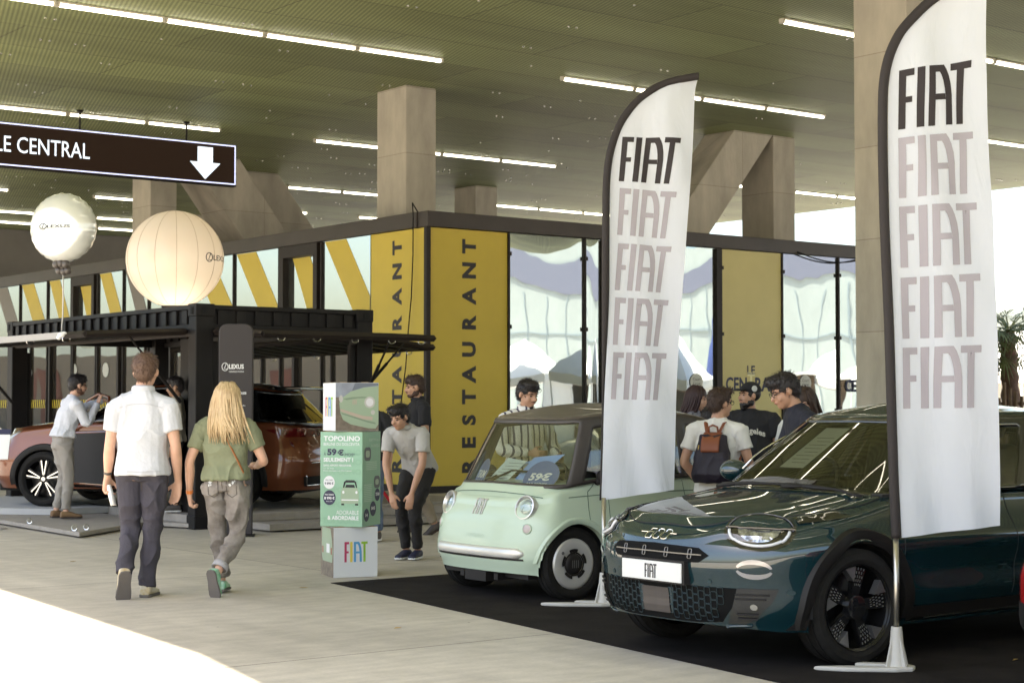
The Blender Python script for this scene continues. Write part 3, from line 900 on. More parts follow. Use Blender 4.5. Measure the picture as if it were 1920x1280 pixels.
def greenhouse(P, parent, gl, frame_m, roof_m, base, top, zb_, zr, split, K=14, N=72, roof_r=.06, crown=.03):
    """glass between the belt outline and the roof outline; split(x, y, t) -> 'g' glass or 'f' pillar"""
    hb_ = half_outline(*base, N); ht = half_outline(*top, N)
    hb = hb_ + [(x, -y) for x, y in hb_[-2:0:-1]]; htp = ht + [(x, -y) for x, y in ht[-2:0:-1]]
    M = len(hb)
    vs = []
    for k in range(K + 1):
        t = k / K
        for i in range(M):
            bx, by = hb[i]; tx, ty = htp[i]
            z0 = zb_(bx, by); z1 = zr(tx, ty)
            bul = math.sin(PI * t) * .02
            x = bx + (tx - bx) * t; y = by + (ty - by) * t
            y *= 1 + bul
            vs.append(Vector((x, y, z0 + (z1 - z0) * t)))
    G, Fm = [], []
    for k in range(K):
        for i in range(M):
            q = (k * M + i, k * M + (i + 1) % M, (k + 1) * M + (i + 1) % M, (k + 1) * M + i)
            bx = (hb[i][0] + hb[(i + 1) % M][0]) / 2; by = (hb[i][1] + hb[(i + 1) % M][1]) / 2
            (G if split(bx, by, (k + .5) / K) == 'g' else Fm).append(q)
    mb = MB(); mb.add(vs, G); g = mb.build('window_glass', gl, parent, smooth=True)
    mb = MB(); mb.add(vs, Fm); fr = mb.build('pillars', frame_m, parent, smooth=True)
    md = fr.modifiers.new('s', 'SOLIDIFY'); md.thickness = .03; md.offset = -.6
    # roof
    vs = []; J = 5
    tops = [Vector((htp[i][0], htp[i][1], zr(*htp[i]))) for i in range(M)]
    xa, xb = top[0] + .35, top[1] - .35
    rows = 0
    for j in range(J + 1):
        ins = roof_r * 1.6 * (1 - math.cos(PI / 2 * j / J)); up = roof_r * .6 * math.sin(PI / 2 * j / J)
        for p in tops:
            c = Vector((min(max(p.x, xa), xb), 0, p.z)); L_ = (c - p).length
            q = p + (c - p) * (ins / L_); q.z = p.z + up - .004; vs.append(q)
    rows = J
    for j in range(1, 13):
        f = j / 12
        for p in tops:
            c = Vector((min(max(p.x, xa), xb), 0, p.z)); L_ = (c - p).length
            g0 = roof_r * 1.6 / L_; gg = g0 + (1 - g0) * f
            q = p + (c - p) * gg
            q.z = p.z + (zr((q.x), q.y) - p.z) * f + roof_r * .6 + crown * (1 - (1 - f) ** 2); vs.append(q)
        rows += 1
    fs = [(k * M + i, k * M + (i + 1) % M, (k + 1) * M + (i + 1) % M, (k + 1) * M + i) for k in range(rows) for i in range(M)]
    mb = MB(); mb.add(vs, fs); rf = mb.build('roof', roof_m, parent, smooth=True)
    return g, fr, rf

M_tire = mat('tyre', (.012, .011, .010), .8, var=.3, vscale=30, bump=.1, bscale=60, spec=.25)
def tyre_prof(r, rim, w):
    h = w / 2
    P = [(rim, -h * .8), (rim + .01, -h * .92), (rim + (r - rim) * .35, -h * 1.03), (rim + (r - rim) * .7, -h), (r - .022, -h * .93), (r - .006, -h * .8)]
    T = []
    for c in (-.5, -.17, .17, .5): T += [(r, (c - .12) * w), (r, (c + .12) * w), (r - .008, (c + .13) * w), (r - .008, (c + .2) * w)]
    T = T[:-2]
    Q = [(r - .006, h * .8), (r - .022, h * .93), (rim + (r - rim) * .7, h), (rim + (r - rim) * .35, h * 1.03), (rim + .01, h * .92), (rim, h * .8)]
    return P + [t for t in T if abs(t[1]) < h * .78] + Q
def wheel(parent, x, y, r, rim, w, style, side, steer=0):
    """side -1: outer face towards -y"""
    t = bpy.data.objects.new('wheel', None); COL.objects.link(t); t.parent = parent
    t.location = (x, y, r); t.rotation_euler = (0, 0, steer)
    # local: axis y; z_l (lathe) -> outward
    M = Matrix(((1, 0, 0, 0), (0, 0, side, 0), (0, 1, 0, 0), (0, 0, 0, 1)))
    b = MB(); b.lathe(tyre_prof(r, rim, w), 64, M); b.build('tyre', M_tire, t, smooth='auto', angle=30)
    o = w / 2
    if style == 'disc':
        b = MB(); b.lathe([(.0, o - .055), (.07, o - .055), (.07, o - .012), (.115, o - .004), (rim * .83, o + .004), (rim * .95, o - .002), (rim + .004, o - .014), (rim + .004, -o * .6)], 64, M)
        # wavy inner cut like the cover's notches
        b.build('rim', mat('cover_silver', (.60, .585, .56), .4, .4), t, smooth='auto', angle=25)
        b = MB(); b.lathe([(0, o + .008), (.05, o + .012), (.07, o + .006), (.082, o - .004), (.084, o - .02)], 40, M)
        for k in range(5):
            a0 = 2 * PI * k / 5
            b.lathe([(.094, o + .0015), (.118, o + .0035)], 8, M, a0, a0 + .75)
        b.lathe([(.083, o - .002), (.0935, o + .0012)], 40, M)
        b.build('hub_cap', M_dark, t, smooth='auto', angle=25)
        b = MB(); b.tube([M @ Vector((.008 + rim * .76 * math.cos(2.5), rim * .76 * math.sin(2.5), o + .002)), M @ Vector((.008 + rim * .76 * math.cos(2.5), rim * .76 * math.sin(2.5), o + .006))], .013, 12)
        for k in range(4):
            xx = -.03 + k * .02
            P_ = [(xx, -.03), (xx + .007, -.03), (xx + .007, .03), (xx, .03)]
            b.add([M @ Vector((a * .9, c, o + .0135)) for a, c in P_], [(0, 1, 2, 3)])
        b.build('valve', mat('grey_ink', (.12, .115, .11), .5), t)
    elif style == 'blade':
        b = MB(); b.lathe([(rim * .985, o * .9), (rim + .004, o * .96), (rim + .006, o * .8), (rim * .97, o * .7), (rim * .93, -o * .6), (0, -o * .6)], 64, M)
        b.build('rim', mat('rim_black', (.012, .012, .013), .2, .3), t, smooth='auto', angle=30)
        dk = MB(); sv = MB(); pk = MB()
        for k in range(5):
            a = 2 * PI * k / 5 + .25
            def pol(rr, da, z): return M @ Vector((rr * math.cos(a + da), rr * math.sin(a + da), z))
            # broad flat black blades and brighter cut wedges between them
            Pb = [(.05, -.55), (rim * .93, -.34), (rim * .95, .06), (.05, .45)]
            vsb = [pol(rr, da, o * .55) for rr, da in Pb] + [pol(rr, da, o * .2) for rr, da in Pb]
            dk.add(vsb, [(0, 1, 2, 3), (0, 4, 5, 1), (1, 5, 6, 2), (2, 6, 7, 3), (3, 7, 4, 0)])
            Ps = [(rim * .62, .20), (rim * .965, .08), (rim * .965, .42), (rim * .80, .34)]
            vss = [pol(rr, da, o * .78) for rr, da in Ps] + [pol(rr, da, o * .3) for rr, da in Ps]
            sv = MB(); sv.add(vss, [(0, 1, 2, 3), (0, 4, 5, 1), (1, 5, 6, 2), (2, 6, 7, 3), (3, 7, 4, 0)]); sv.build('silver_wedge', mat('wedge_silver', (.33, .33, .34), .3, .8), t)
            pk = MB()
            for rr_ in range(5):
                for q in range(4):
                    r_ = rim * (.5 + rr_ * .095); da = -.30 + q * .1 + (rr_ % 2) * .05
                    pk.add([pol(r_, da, o * .57), pol(r_ + .014, da, o * .57), pol(r_ + .014, da + .035, o * .57), pol(r_, da + .035, o * .57)], [(0, 1, 2, 3)])
            pk.build('dash_pattern', mat('dash_grey', (.28, .28, .27), .4, .5), t)
        dk.build('spoke', mat('rim_gloss', (.014, .014, .015), .12, .2, coat=1), t)
        b = MB(); b.lathe([(0, o * .86), (.05, o * .86), (.07, o * .8), (.075, o * .4)], 32, M); b.build('hub_cap', mat('rim_gloss', (.01,) * 3), t, smooth='auto')
    else:
        b = MB(); b.lathe([(rim * .95, o * .8), (rim + .004, o * .95), (rim + .006, o * .7), (rim * .95, -o * .3), (rim * .9, -o * .6), (0, -o * .6)], 56, M)
        b.build('rim', mat('rim_dark', (.02, .02, .022), .3, .6), t, smooth='auto', angle=30)
        sp = MB(); sk = MB()
        for k in range(5):
            a = 2 * PI * k / 5 + .3
            for sg in (-1, 1):
                def pol(rr, da, z): return M @ Vector((rr * math.cos(a + da), rr * math.sin(a + da), z))
                P_ = [(.045, -.2 * sg), (rim * .96, .10 * sg), (rim * .96, .29 * sg), (.06, .35 * sg)]
                v_ = [pol(rr, da, o * .7) for rr, da in P_] + [pol(rr, da, o * .3) for rr, da in P_]
                sk.add(v_, [(0, 4, 5, 1), (1, 5, 6, 2), (2, 6, 7, 3), (3, 7, 4, 0), (0, 1, 2, 3)])
                P_ = [(.05, -.0 * sg), (rim * .95, .12 * sg), (rim * .95, .18 * sg), (.06, .22 * sg)]
                sp.add([pol(rr, da, o * .72) for rr, da in P_], [(0, 1, 2, 3)])
        sk.build('spoke', mat('rim_dark', (.02,) * 3), t); sp.build('machined_face', mat('machined', (.75, .75, .73), .25, .9), t)
        b = MB(); b.lathe([(0, o * .8), (.03, o * .8), (.035, o * .5)], 24, M); b.build('hub_cap', M_silver, t, smooth='auto')
    return t

def well(parent, x, y, r, side, z0):
    """dark lining inside a wheel arch"""
    M = Matrix.Translation((x, y, z0)) @ Matrix(((1, 0, 0, 0), (0, 0, side, 0), (0, 1, 0, 0), (0, 0, 0, 1)))
    b = MB(); b.lathe([(r + .012, .0), (r + .012, -.30), (0, -.30)], 40, M, R(-5), R(185))
    return b.build('wheel_well', mat('well_black', (.006, .006, .006), .9), parent, smooth='auto')

def arch_trim(car, parent, x, z, r0, r1, side, m, out=.012, a0=-25, a1=205, name='arch_trim', zlim=None):
    """flared trim following the wheel arch, lying on the body side"""
    mb = MB(); n = 40; fn = car.side(side, 0)
    rows = []
    for k in range(n + 1):
        a = R(a0 + (a1 - a0) * k / n); c, s_ = math.cos(a), math.sin(a)
        pr = [(r0 - .004, -.05), (r0 - .004, out * .6), (r0 + .012, out), ((r0 + r1) / 2, out * 1.15), (r1 - .012, out), (r1, .001)]
        row = []
        ym = abs(fn(x + r1 * c, max(z + r1 * s_, .2)).y)
        yi = abs(fn(x + (r0 + .03) * c, max(z + (r0 + .03) * s_, .2)).y)
        for (rr, of) in pr:
            f = (rr - r0) / (r1 - r0)
            row.append(Vector((x + rr * c, side * (max(ym, min(yi, ym + .02)) * 1 + of if f < .9 else ym + of), z + rr * s_)))
        rows.append(row)
    L_ = len(rows[0])
    mb.add([p for rw in rows for p in rw], [(i * L_ + j, i * L_ + j + 1, (i + 1) * L_ + j + 1, (i + 1) * L_ + j) for i in range(n) for j in range(L_ - 1)])
    return mb.build(name, m, parent, smooth='auto', angle=40)

def seat(parent, x, y, z, m, w_=.5):
    b = MB()
    b.box(x, x + .5, y - w_ / 2, y + w_ / 2, z, z + .14)
    M = Matrix.Translation((x + .48, y, z + .1)) @ Matrix.Rotation(R(14), 4, 'Y')
    b.box(-.06, .07, -w_ / 2, w_ / 2, 0, .56, M); b.box(-.04, .05, -.13, .13, .6, .78, M)
    return b.build('seat', m, parent, bevel=.05, smooth='auto')
def steering(parent, x, y, z, m):
    b = MB(); c = Vector((x, y, z))
    b.tube([c + Vector((.09 * math.sin(a), .18 * math.cos(a), .16 * math.sin(a))) for a in [2 * PI * k / 28 for k in range(28)]], .016, 8, closed=True)
    b.tube([c, c + Vector((-.25, 0, -.1))], .03, 8); b.tube([c + Vector((0, -.17, 0)), c + Vector((0, .17, 0))], .02, 6)
    return b.build('steering_wheel', m, parent, smooth=True)

def mirror(parent, x, y, z, sgn, m, size=(.09, .12, .08)):
    b = MB(); b.ell((x, y + sgn * .15, z + .03), size, 18, 12)
    b.tube([(x + .02, y, z - .04), (x + .01, y + sgn * .1, z)], [.03, .025], 8)
    return b.build('door_mirror', m, parent, smooth=True)

GL_car = glass('car_glass', (.78, .82, .74), .05)
GL_dark = glass('car_glass_dark', (.12, .12, .11), .07)
M_inter = mat('interior_dark', (.02, .018, .017), .8)
M_lens = glass('lamp_lens', (.93, .95, .96), .08)
M_seam = mat('seam_black', (.01, .01, .01), .7)
CARX = A0

# ================================================================== mint green micro car
def build_mint():
    t = thing('micro_car', 'small mint green retro micro car with round headlights and dark roof', 'car', uvw(8.13, 11.15), A0)
    paint = mat('mint_paint', (.45, .54, .415), .35, 0, var=.015, vscale=3, coat=.25)
    W = .735; L = 2.535
    zhood = [(0, .80), (.1, .865), (.25, .905), (.45, .93), (.8, .95), (1.6, .96), (2.1, .95), (2.4, .90), (2.535, .84)]
    c = Car(L=L, W=W, N=170, K=40, na=.36, nn=3.0, ta=.45, tn=2.9, er=.07, sp0=.5, sp1=2.0, cab=(.42, 2.3, .58),
            top=lambda x, y: interp(zhood, x) - .05 * (abs(y) / .7) ** 2.4 * (1 - .6 * sstep(.3, .8, x)),
            zb=lambda x: .185 + .03 * sstep(.3, 0, x),
            fx=lambda z, y: .11 * sstep(.56, .86, z) ** 1.2 + .035 * sstep(.34, .19, z) + .028 * sstep(.40, .62, z) ,
            rx=lambda z: .10 * sstep(.5, .9, z) + .03 * sstep(.35, .19, z),
            sy=lambda z, x: .075 * sstep(.55, .93, z) + .03 * sstep(.36, .18, z) - .012 * math.exp(-((z - .5) / .12) ** 2),
            arches=[(.465, .29, .322), (2.135, .29, .322)])
    c.body(paint, t)
    front = c.front(); fo = c.front(off=.008)
    for s in (-1, 1):
        for wx in (.465, 2.135):
            arch_trim(c, t, wx, .29, .312, .36, s, paint, .012, -14, 178 if wx < 1 else 194, name='arch_lip')
            well(t, wx, s * .67, .308, s, .29)
            wheel(t, wx, s * .62, .285, .195, .155, 'disc', s, R(-3) if wx < 1 else 0)
    # crease line under the bonnet
    b = MB()
    line_on(b, c.front(.0), [(-.60, .80), (-.4, .824), (-.2, .832), (0, .834), (.2, .832), (.4, .824), (.60, .80)], .0045)
    for s in (-1, 1):
        sd = c.side(s, .0)
        line_on(b, sd, [(.42, .80), (.8, .815), (1.2, .82), (2.1, .82)], .004)
        line_on(b, sd, [(.70, .90), (.62, .84), (.60, .70), (.595, .60)], .004)      # bonnet / door gap
        line_on(b, sd, [(.82, .30), (.80, .6), (.84, .93)], .0035)
        line_on(b, sd, [(1.62, .30), (1.66, .6), (1.64, .93)], .0035)
    b.build('panel_gap', mat('mint_gap', (.10, .15, .11), .6), t)
    # round headlights, recessed in a silver ring
    for s, nm in ((-1, 'headlight'), (1, 'headlight')):
        y0, z0 = s * .505, .722
        h, n, _, _ = c.bvh.ray_cast(Vector((-1, y0, z0)), Vector((1, 0, 0)))
        nrm = (n if n.x < 0 else -n); nrm = (nrm + Vector((-.9, 0, 0))).normalized()
        Q = nrm.to_track_quat('Z', 'Y').to_matrix().to_4x4(); M = Matrix.Translation(h) @ Q
        hl = MB(); hl.lathe([(.098, -.05), (.1, .012), (.096, .022), (.088, .024), (.082, .016), (.066, -.018)], 40, M)
        hl_o = hl.build(nm, mat('lamp_ring', (.62, .60, .58), .3, .7), t, smooth='auto', angle=50)
        q = MB(); q.lathe([(.067, -.02), (.064, .004), (.05, .014), (0, .020)], 32, M); q.build('lens', M_lens, hl_o, smooth=True)
        q = MB(); q.lathe([(.066, -.019), (.045, -.032), (0, -.035)], 32, M)
        random.seed(3)
        for k in range(40):
            a = random.random() * 2 * PI; rr = random.random() ** .5 * .055; p = M @ Vector((rr * math.cos(a), rr * math.sin(a), -.02)); q.ell(p, (.009, .011, .015), 6, 4)
        q.build('reflector', mat('reflector', (.85, .85, .86), .15, .9), hl_o)
        # small round lamp lower and further out
        y1, z1 = s * .575, .565
        h, n, _, _ = c.bvh.ray_cast(Vector((-1, y1, z1)), Vector((1, 0, 0)))
        nrm = (n if n.x < 0 else -n); M = Matrix.Translation(h) @ nrm.to_track_quat('Z', 'Y').to_matrix().to_4x4()
        q = MB(); q.lathe([(.042, -.02), (.04, .008), (.033, .010)], 24, M); so_ = q.build('turn_lamp', paint, t, smooth=True)
        q = MB(); q.lathe([(.033, .008), (.02, .013), (0, .015)], 24, M); q.build('lens', mat('turn_lens', (.45, .38, .36), .2), so_, smooth=True)
    # chrome bumper strip
    b = MB(); n = 40; rows = []
    cf = c.front(0)
    for k in range(n + 1):
        a = -.565 + 1.13 * k / n; p = cf(a, .375)
        e = min(1, min(k, n - k) / 2.0) ** .5
        hh = .042 * max(e, .3)
        pr = [(0.0, -hh), (-.026 * e, -hh * .8), (-.036 * e, -hh * .2), (-.03 * e, hh * .6), (-.014 * e, hh), (.004, hh)]
        rows.append([Vector((p.x + dx, p.y, .372 + dz)) for dx, dz in pr])
    Lr = len(rows[0]); b.add([p for rw in rows for p in rw], [(i * Lr + j, (i + 1) * Lr + j, (i + 1) * Lr + j + 1, i * Lr + j + 1) for i in range(n) for j in range(Lr - 1)] + [tuple(range(Lr)), tuple(range(n * Lr, (n + 1) * Lr))[::-1]])
    b.build('bumper_strip', mat('satin_chrome', (.66, .64, .59), .32, .45), t, smooth='auto', angle=50)
    b = MB()
    for k in range(n + 1): pass
    line_on(b, c.front(.002), [(-.56, .325), (0, .323), (.56, .325)], .007)
    b.build('bumper_gap', M_dark, t)
    # badge, embossed name
    b = MB(); bf = c.front(.007)
    fiat(b, lambda a, z: bf(-.012 + (a - .62) * .118, .655 + z * .118), n=2)
    o = b.build('badge', mat('badge_metal', (.55, .5, .42), .35, .8), t); md = o.modifiers.new('s', 'SOLIDIFY'); md.thickness = .008
    b = MB(); text(b, 'TOPOLINO', lambda a, z: c_f2(a, z), h=.028, wd=.24, at=(0, .475), align='c', bold=.01) if False else None
    bf2 = c.front(.0015)
    text(b, 'TOPOLINO', lambda a, z: bf2(a, z), h=.03, wd=.24, at=(0, .475), align='c', bold=.01)
    b.build('embossed_name', mat('mint_emboss', (.41, .50, .38), .35), t)
    # underside bits and tow eye
    b = MB(); b.box(.12, 2.4, -.55, .55, .17, .5); b.box(.03, .2, -.12, .16, .13, .21); b.box(.05, .3, -.25, -.2, .15, .2); b.box(.05, .3, .2, .25, .15, .2)
    b.build('underbody', M_dark, t)
    # greenhouse
    base = (.20, 2.42, .665, .36, 2.9, .35, 2.8); top = (.50, 2.22, .575, .26, 2.6, .3, 2.6)
    zr = lambda x, y: interp([(.45, 1.395), (.7, 1.44), (1.2, 1.475), (1.8, 1.45), (2.25, 1.36)], x) - .02 * (abs(y) / .55) ** 2
    def split(x, y, tt):
        ay = abs(y)
        if tt < .06 or tt > .92: return 'f'
        if x < .55:                                  # windscreen
            return 'g' if ay < .648 else 'f'
        if x < .56: return 'f'
        if .56 <= x <= 1.64: return 'g' if tt < .86 else 'f'
        if 1.64 < x < 1.74: return 'f'
        if x <= 2.08: return 'g' if tt < .86 else 'f'
        return 'g' if ay < .48 and tt < .8 else 'f'
    greenhouse(c, t, GL_car, mat('roof_grey', (.05, .042, .038), .42, var=.1), mat('roof_grey'.replace('grey', 'brown'), (.085, .068, .058), .38, coat=.3), base, top,
               lambda x, y: c.top(x, y) - .015, zr, split, K=18, N=80, roof_r=.05, crown=.035)
    # interior
    b = MB(); b.box(.42, 2.3, -.5, .5, .35, .5); b.box(.48, .80, -.58, .58, .60, .88); [b.box(.7, 2.3, s_ * .60 - .01, s_ * .60 + .01, .4, .93) for s_ in (-1, 1)]; b.build('dashboard', M_inter, t, bevel=.01)
    seat(t, 1.15, -.25, .5, mat('seat_grey', (.10, .09, .08), .8), .42); seat(t, 1.25, .25, .5, mat('seat_grey', (0, 0, 0)), .42)
    steering(t, 1.0, .26, .86, M_inter)
    # wiper
    b = MB(); b.tube([(.27, .10, .925), (.38, .0, .99), (.40, -.35, .99)], .009, 6); b.tube([(.22, .14, .90), (.30, .08, .945)], .018, 8); b.build('wiper', M_dark, t, smooth=True)
    # discs and papers behind the windscreen
    def ws(a, z, off=.0):   # a towards the near side; on the slanted screen plane, just inside the glass
        k = (z - .88) / (1.40 - .88)
        x = .225 + k * .32 + .24 * (abs(a) / .64) ** 3.2 * (1 - .25 * k) + .035 + off
        return Vector((x, -a, z))
    M_disc = mat('navy_disc', (.12, .16, .34), .5)
    for (a0, txt1, txt2, hw) in ((.405, '59\u20ac', 'PAR MOIS*', .14), (-.335, '75KM', 'AUTONOMIE', .105)):
        tt = t
        b = MB(); P_ = [(a0 + hw * math.cos(R(q)), .955 + .125 * math.sin(R(q))) for q in range(-40, 221, 10)] + [(a0 - hw * .82, .872), (a0 + hw * .82, .872)]
        poly_on(b, lambda a, z: ws(a, z, -.015), P_, .03); o = b.build('price_disc', M_disc, None)
        o.location = t.location; o.rotation_euler = t.rotation_euler
        tag(o, 'navy disc reading 59 euros per month inside the mint car windscreen' if a0 > 0 else 'navy disc reading 75 km range inside the mint car windscreen', 'price disc')
        b = MB(); text(b, txt1, lambda a, z: ws(a, z, -.019), h=.062, wd=.17 if a0 > 0 else .15, at=(a0, .925), align='c', bold=.035, slant=.15)
        text(b, txt2, lambda a, z: ws(a, z, -.019), h=.026, wd=.165 if a0 > 0 else .14, at=(a0, .885), align='c', bold=.0)
        q = b.build('printed_text', M_white, None); q.parent = o
    b = MB()
    for (q, off) in (([(-.28, .895), (.0, .90), (.14, 1.07), (-.12, 1.09)], .05),): quadpatch(b, q, lambda a, z: ws(a, z, off), 4)
    o = b.build('price_sheet', mat('paper_pale', (.62, .70, .66), .6), None); o.location = t.location; o.rotation_euler = t.rotation_euler
    tag(o, 'pale printed sheet on the dashboard of the mint car', 'sheet')
    q = MB()
    for k in range(6): quadpatch(q, [(-.22 + k * .028, .925 + k * .025), (.0 + k * .024, .928 + k * .024), (.0 + k * .024, .931 + k * .024), (-.22 + k * .028, .928 + k * .025)], lambda a, z: ws(a, z, .046), 2)
    qo = q.build('printed_line', mat('grey_ink', (.1,) * 3), None); qo.parent = o
    b = MB()
    quadpatch(b, [(.03, .90), (.30, .93), (.45, 1.13), (.16, 1.10)], lambda a, z: ws(a, z, .09), 5); quadpatch(b, [(-.42, .893), (-.2, .893), (.16, 1.08), (.05, 1.06)], lambda a, z: ws(a, z, .11), 5)
    o = b.build('price_sheet', mat('paper_blue', (.25, .38, .72), .55), None); o.location = t.location; o.rotation_euler = t.rotation_euler
    tag(o, 'curled light blue sheet on the dashboard of the mint car', 'sheet')
    for s in (-1, 1): mirror(t, .72, s * .60, .93, s, M_dark, (.05, .075, .055))
    return c, t
MINT, MINT_T = build_mint()

# ================================================================== dark teal crossover
def build_teal():
    t = thing('crossover_car', 'dark teal glossy crossover car with black wheel arches, nearest the camera', 'car', uvw(6.95, 7.70), A0)
    paint = mat('teal_paint', (.0022, .020, .026), .45, .0, coat=1.0, cior=1.75, spec=.1)
    W = .885; L = 4.17
    zhood = [(0, .76), (.08, .845), (.2, .885), (.45, .93), (.8, .975), (1.15, 1.02), (1.6, 1.045), (2.6, 1.05), (3.6, 1.04), (4.0, .98), (4.17, .90)]
    def top(x, y):
        a = abs(y) / .885
        z = interp(zhood, x) - (.10 * a ** 2.2) * (1 - .35 * sstep(.9, 1.6, x))
        z -= .05 * sstep(.45, .95, a) * sstep(.55, .05, x)
        if x < 1.25: z -= .012 * math.exp(-((a - .70) / .05) ** 2) * sstep(.15, .5, x) - .006 * math.exp(-((a - .55) / .09) ** 2)
        return z
    c = Car(L=L, W=W, N=200, K=40, na=.68, nn=2.4, ta=.6, tn=2.8, er=.06, sp0=.75, sp1=3.5, cab=(1.2, 3.85, .72),
            top=top,
            zb=lambda x: .225 - .015 * sstep(.3, .7, x) + .03 * sstep(.3, 0, x),
            fx=lambda z, y: .17 * sstep(.66, .93, z) ** 1.2 + .05 * sstep(.36, .20, z) - .02 * math.exp(-((z - .6) / .09) ** 2) + .022 * math.exp(-((z - .36) / .10) ** 2) * (1 - min(1, abs(y) / .7)),
            rx=lambda z: .12 * sstep(.6, 1.0, z) + .05 * sstep(.4, .2, z),
            sy=lambda z, x: .10 * sstep(.62, 1.0, z) + .045 * sstep(.42, .2, z) + .018 * math.exp(-((z - .52) / .09) ** 2) * sstep(1.2, 1.6, x) * sstep(3.1, 2.7, x) - .02 * math.exp(-((z - .72) / .08) ** 2),
            arches=[(.83, .335, .395), (.83 + 2.562, .335, .395)])
    c.body(paint, t)
    clad = mat('cladding', (.009, .008, .0075), .55, var=.1, vscale=40, bump=.03, bscale=300, spec=.3)
    gloss = mat('gloss_black', (.01, .01, .01), .08, coat=1)
    for s in (-1, 1):
        for wx in (.83, 3.392):
            arch_trim(c, t, wx, .335, .385, .47, s, clad, .016, -12, 192)
            well(t, wx, s * .86, .385, s, .335)
            wheel(t, wx, s * .765, .342, .248, .215, 'blade', s, R(-6) if wx < 1 else 0)
        sd = c.side(s, .006)
        b = MB(); quadpatch(b, [(1.26, .20), (2.98, .20), (2.98, .32), (1.22, .32)], sd, 24, 4); b.build('sill_cladding', clad, t, smooth=True)
        b = MB(); line_on(b, c.side(s, .012), [(1.4, .245), (2.9, .245)], .006); b.build('sill_strip', M_chrome, t)
        b = MB(); quadpatch(b, [(.30, .215), (.50, .21), (.46, .30), (.42, .30)], sd, 6, 4); b.build('bumper_corner_cladding', clad, t)
        b = MB(); line_on(b, c.side(s, 0), [(1.24, .36), (1.20, .6), (1.22, .95)], .0035); line_on(b, c.side(s, 0), [(2.25, .34), (2.30, .6), (2.28, .97)], .0035)
        line_on(b, c.side(s, 0), [(.62, .74), (.75, .73), (.87, .80)], .003)
        b.build('panel_gap', M_seam, t)
    b = MB(); b.box(.5, 3.9, -.6, .6, .235, .6); b.build('underbody', mat('well_black', (0,) * 3), t)
    # bonnet outline gap: across the nose and back along the wings
    b = MB(); tf = c.topf(.0)
    pts = []
    for k in range(41):
        a = -1 + 2 * k / 40
        y = .70 * a; x = .085 + .50 * abs(a) ** 3.4
        pts.append((x, y))
    pl = [tf(x, y) for x, y in pts]
    b.tube(pl, .0045, 6)
    for s in (-1, 1):
        b.tube([tf(.585 + .7 * k / 12, s * (.70 + .035 * math.sin(k / 12 * PI))) for k in range(13)], .004, 6)
    b.build('bonnet_gap', M_seam, t)
    # front: upper slot, badge, plate, lower mesh
    f3 = c.front(.003); f5 = c.front(.006)
    b = MB(); poly_on(b, f3, [(-.40, .655), (-.35, .698), (0, .708), (.35, .695), (.425, .655), (.36, .612), (0, .605), (-.35, .612)], .03)
    sl_o = b.build('upper_grille', mat('grille_black', (.004, .004, .004), .7, spec=.1), t, smooth=True)
    b = MB(); line_on(b, c.front(.012), [(-.35, .655), (0, .658), (.38, .655)], .004)
    fb = c.front(.012)
    for a in (-.25, -.07, .12, .30):
        line_on(b, fb, rrect(a - .012, a + .012, .632, .684, .006, 2), .0022, closed=True)
    b.build('grille_bar', mat('satin_grey', (.25, .24, .23), .35, .7), sl_o)
    b = MB(); g_ = c.front(.011)
    # outlined 600 emblem
    for cx_ in (-.062, 0.006, .074):
        if cx_ < -.05: line_on(b, g_, rrect(cx_ - .027, cx_ + .027, .728, .756, .010, 3), .0030, closed=True); line_on(b, g_, [(cx_ + .024, .780), (cx_ - .016, .780), (cx_ - .027, .770), (cx_ - .027, .742)], .0030)
        else: line_on(b, g_, rrect(cx_ - .027, cx_ + .027, .728, .780, .016, 3), .0030, closed=True)
    line_on(b, g_, [(-.15, .755), (-.092, .755)], .0030); line_on(b, g_, [(.103, .755), (.16, .755)], .0030)
    b.build('badge', M_chrome, t)
    lp = MB(); px = c.front(0)(0, .54).x - .035
    lp.box(px, px + .012, -.275, .245, .488, .602); pl_o = lp.build('number_plate', mat('plate_white', (.62, .62, .60), .45), t, bevel=.004)
    q = MB(); q.box(px + .0125, px + .09, -.29, .26, .478, .615); q.build('plate_holder', M_dark, pl_o)
    q = MB(); fiat(q, lambda a, z: Vector((px - .002, -.015 - ((a - .62) * .085), .503 + z * .082)), n=1); q.build('lettering', M_ink, pl_o)
    # lower intake: dark ground, hexagon-like cells as raised body-coloured net
    b = MB(); poly_on(b, f3, [(-.60, .475), (.60, .475), (.57, .39), (.47, .275), (.3, .262), (-.3, .262), (-.47, .275), (-.57, .39)], .03)
    lo = b.build('lower_grille', mat('grille_black', (0,) * 3), t, smooth=True)
    net = c.front(.006)
    for i_ in (range(-13, -2), range(3, 14)):
      b = MB()
      for i in i_:
        for j in range(4):
            a = i * .040; z = .452 - j * .05 - (.025 if i % 2 else 0)
            if z < .285 or abs(a) > .5 - (0.45 - z) * .3: continue
            line_on(b, net, rrect(a - .0185, a + .0185, z - .023, z + .023, .008, 2), .0022, closed=True)
      b.build('grille_net', mat('teal_net', (.008, .022, .026), .35, .3), lo)
    b = MB(); poly_on(b, c.front(.010), rrect(-.115, .115, .30, .45, .01, 2), .04); b.build('radar_panel', mat('radar', (.06, .05, .045), .35), lo)
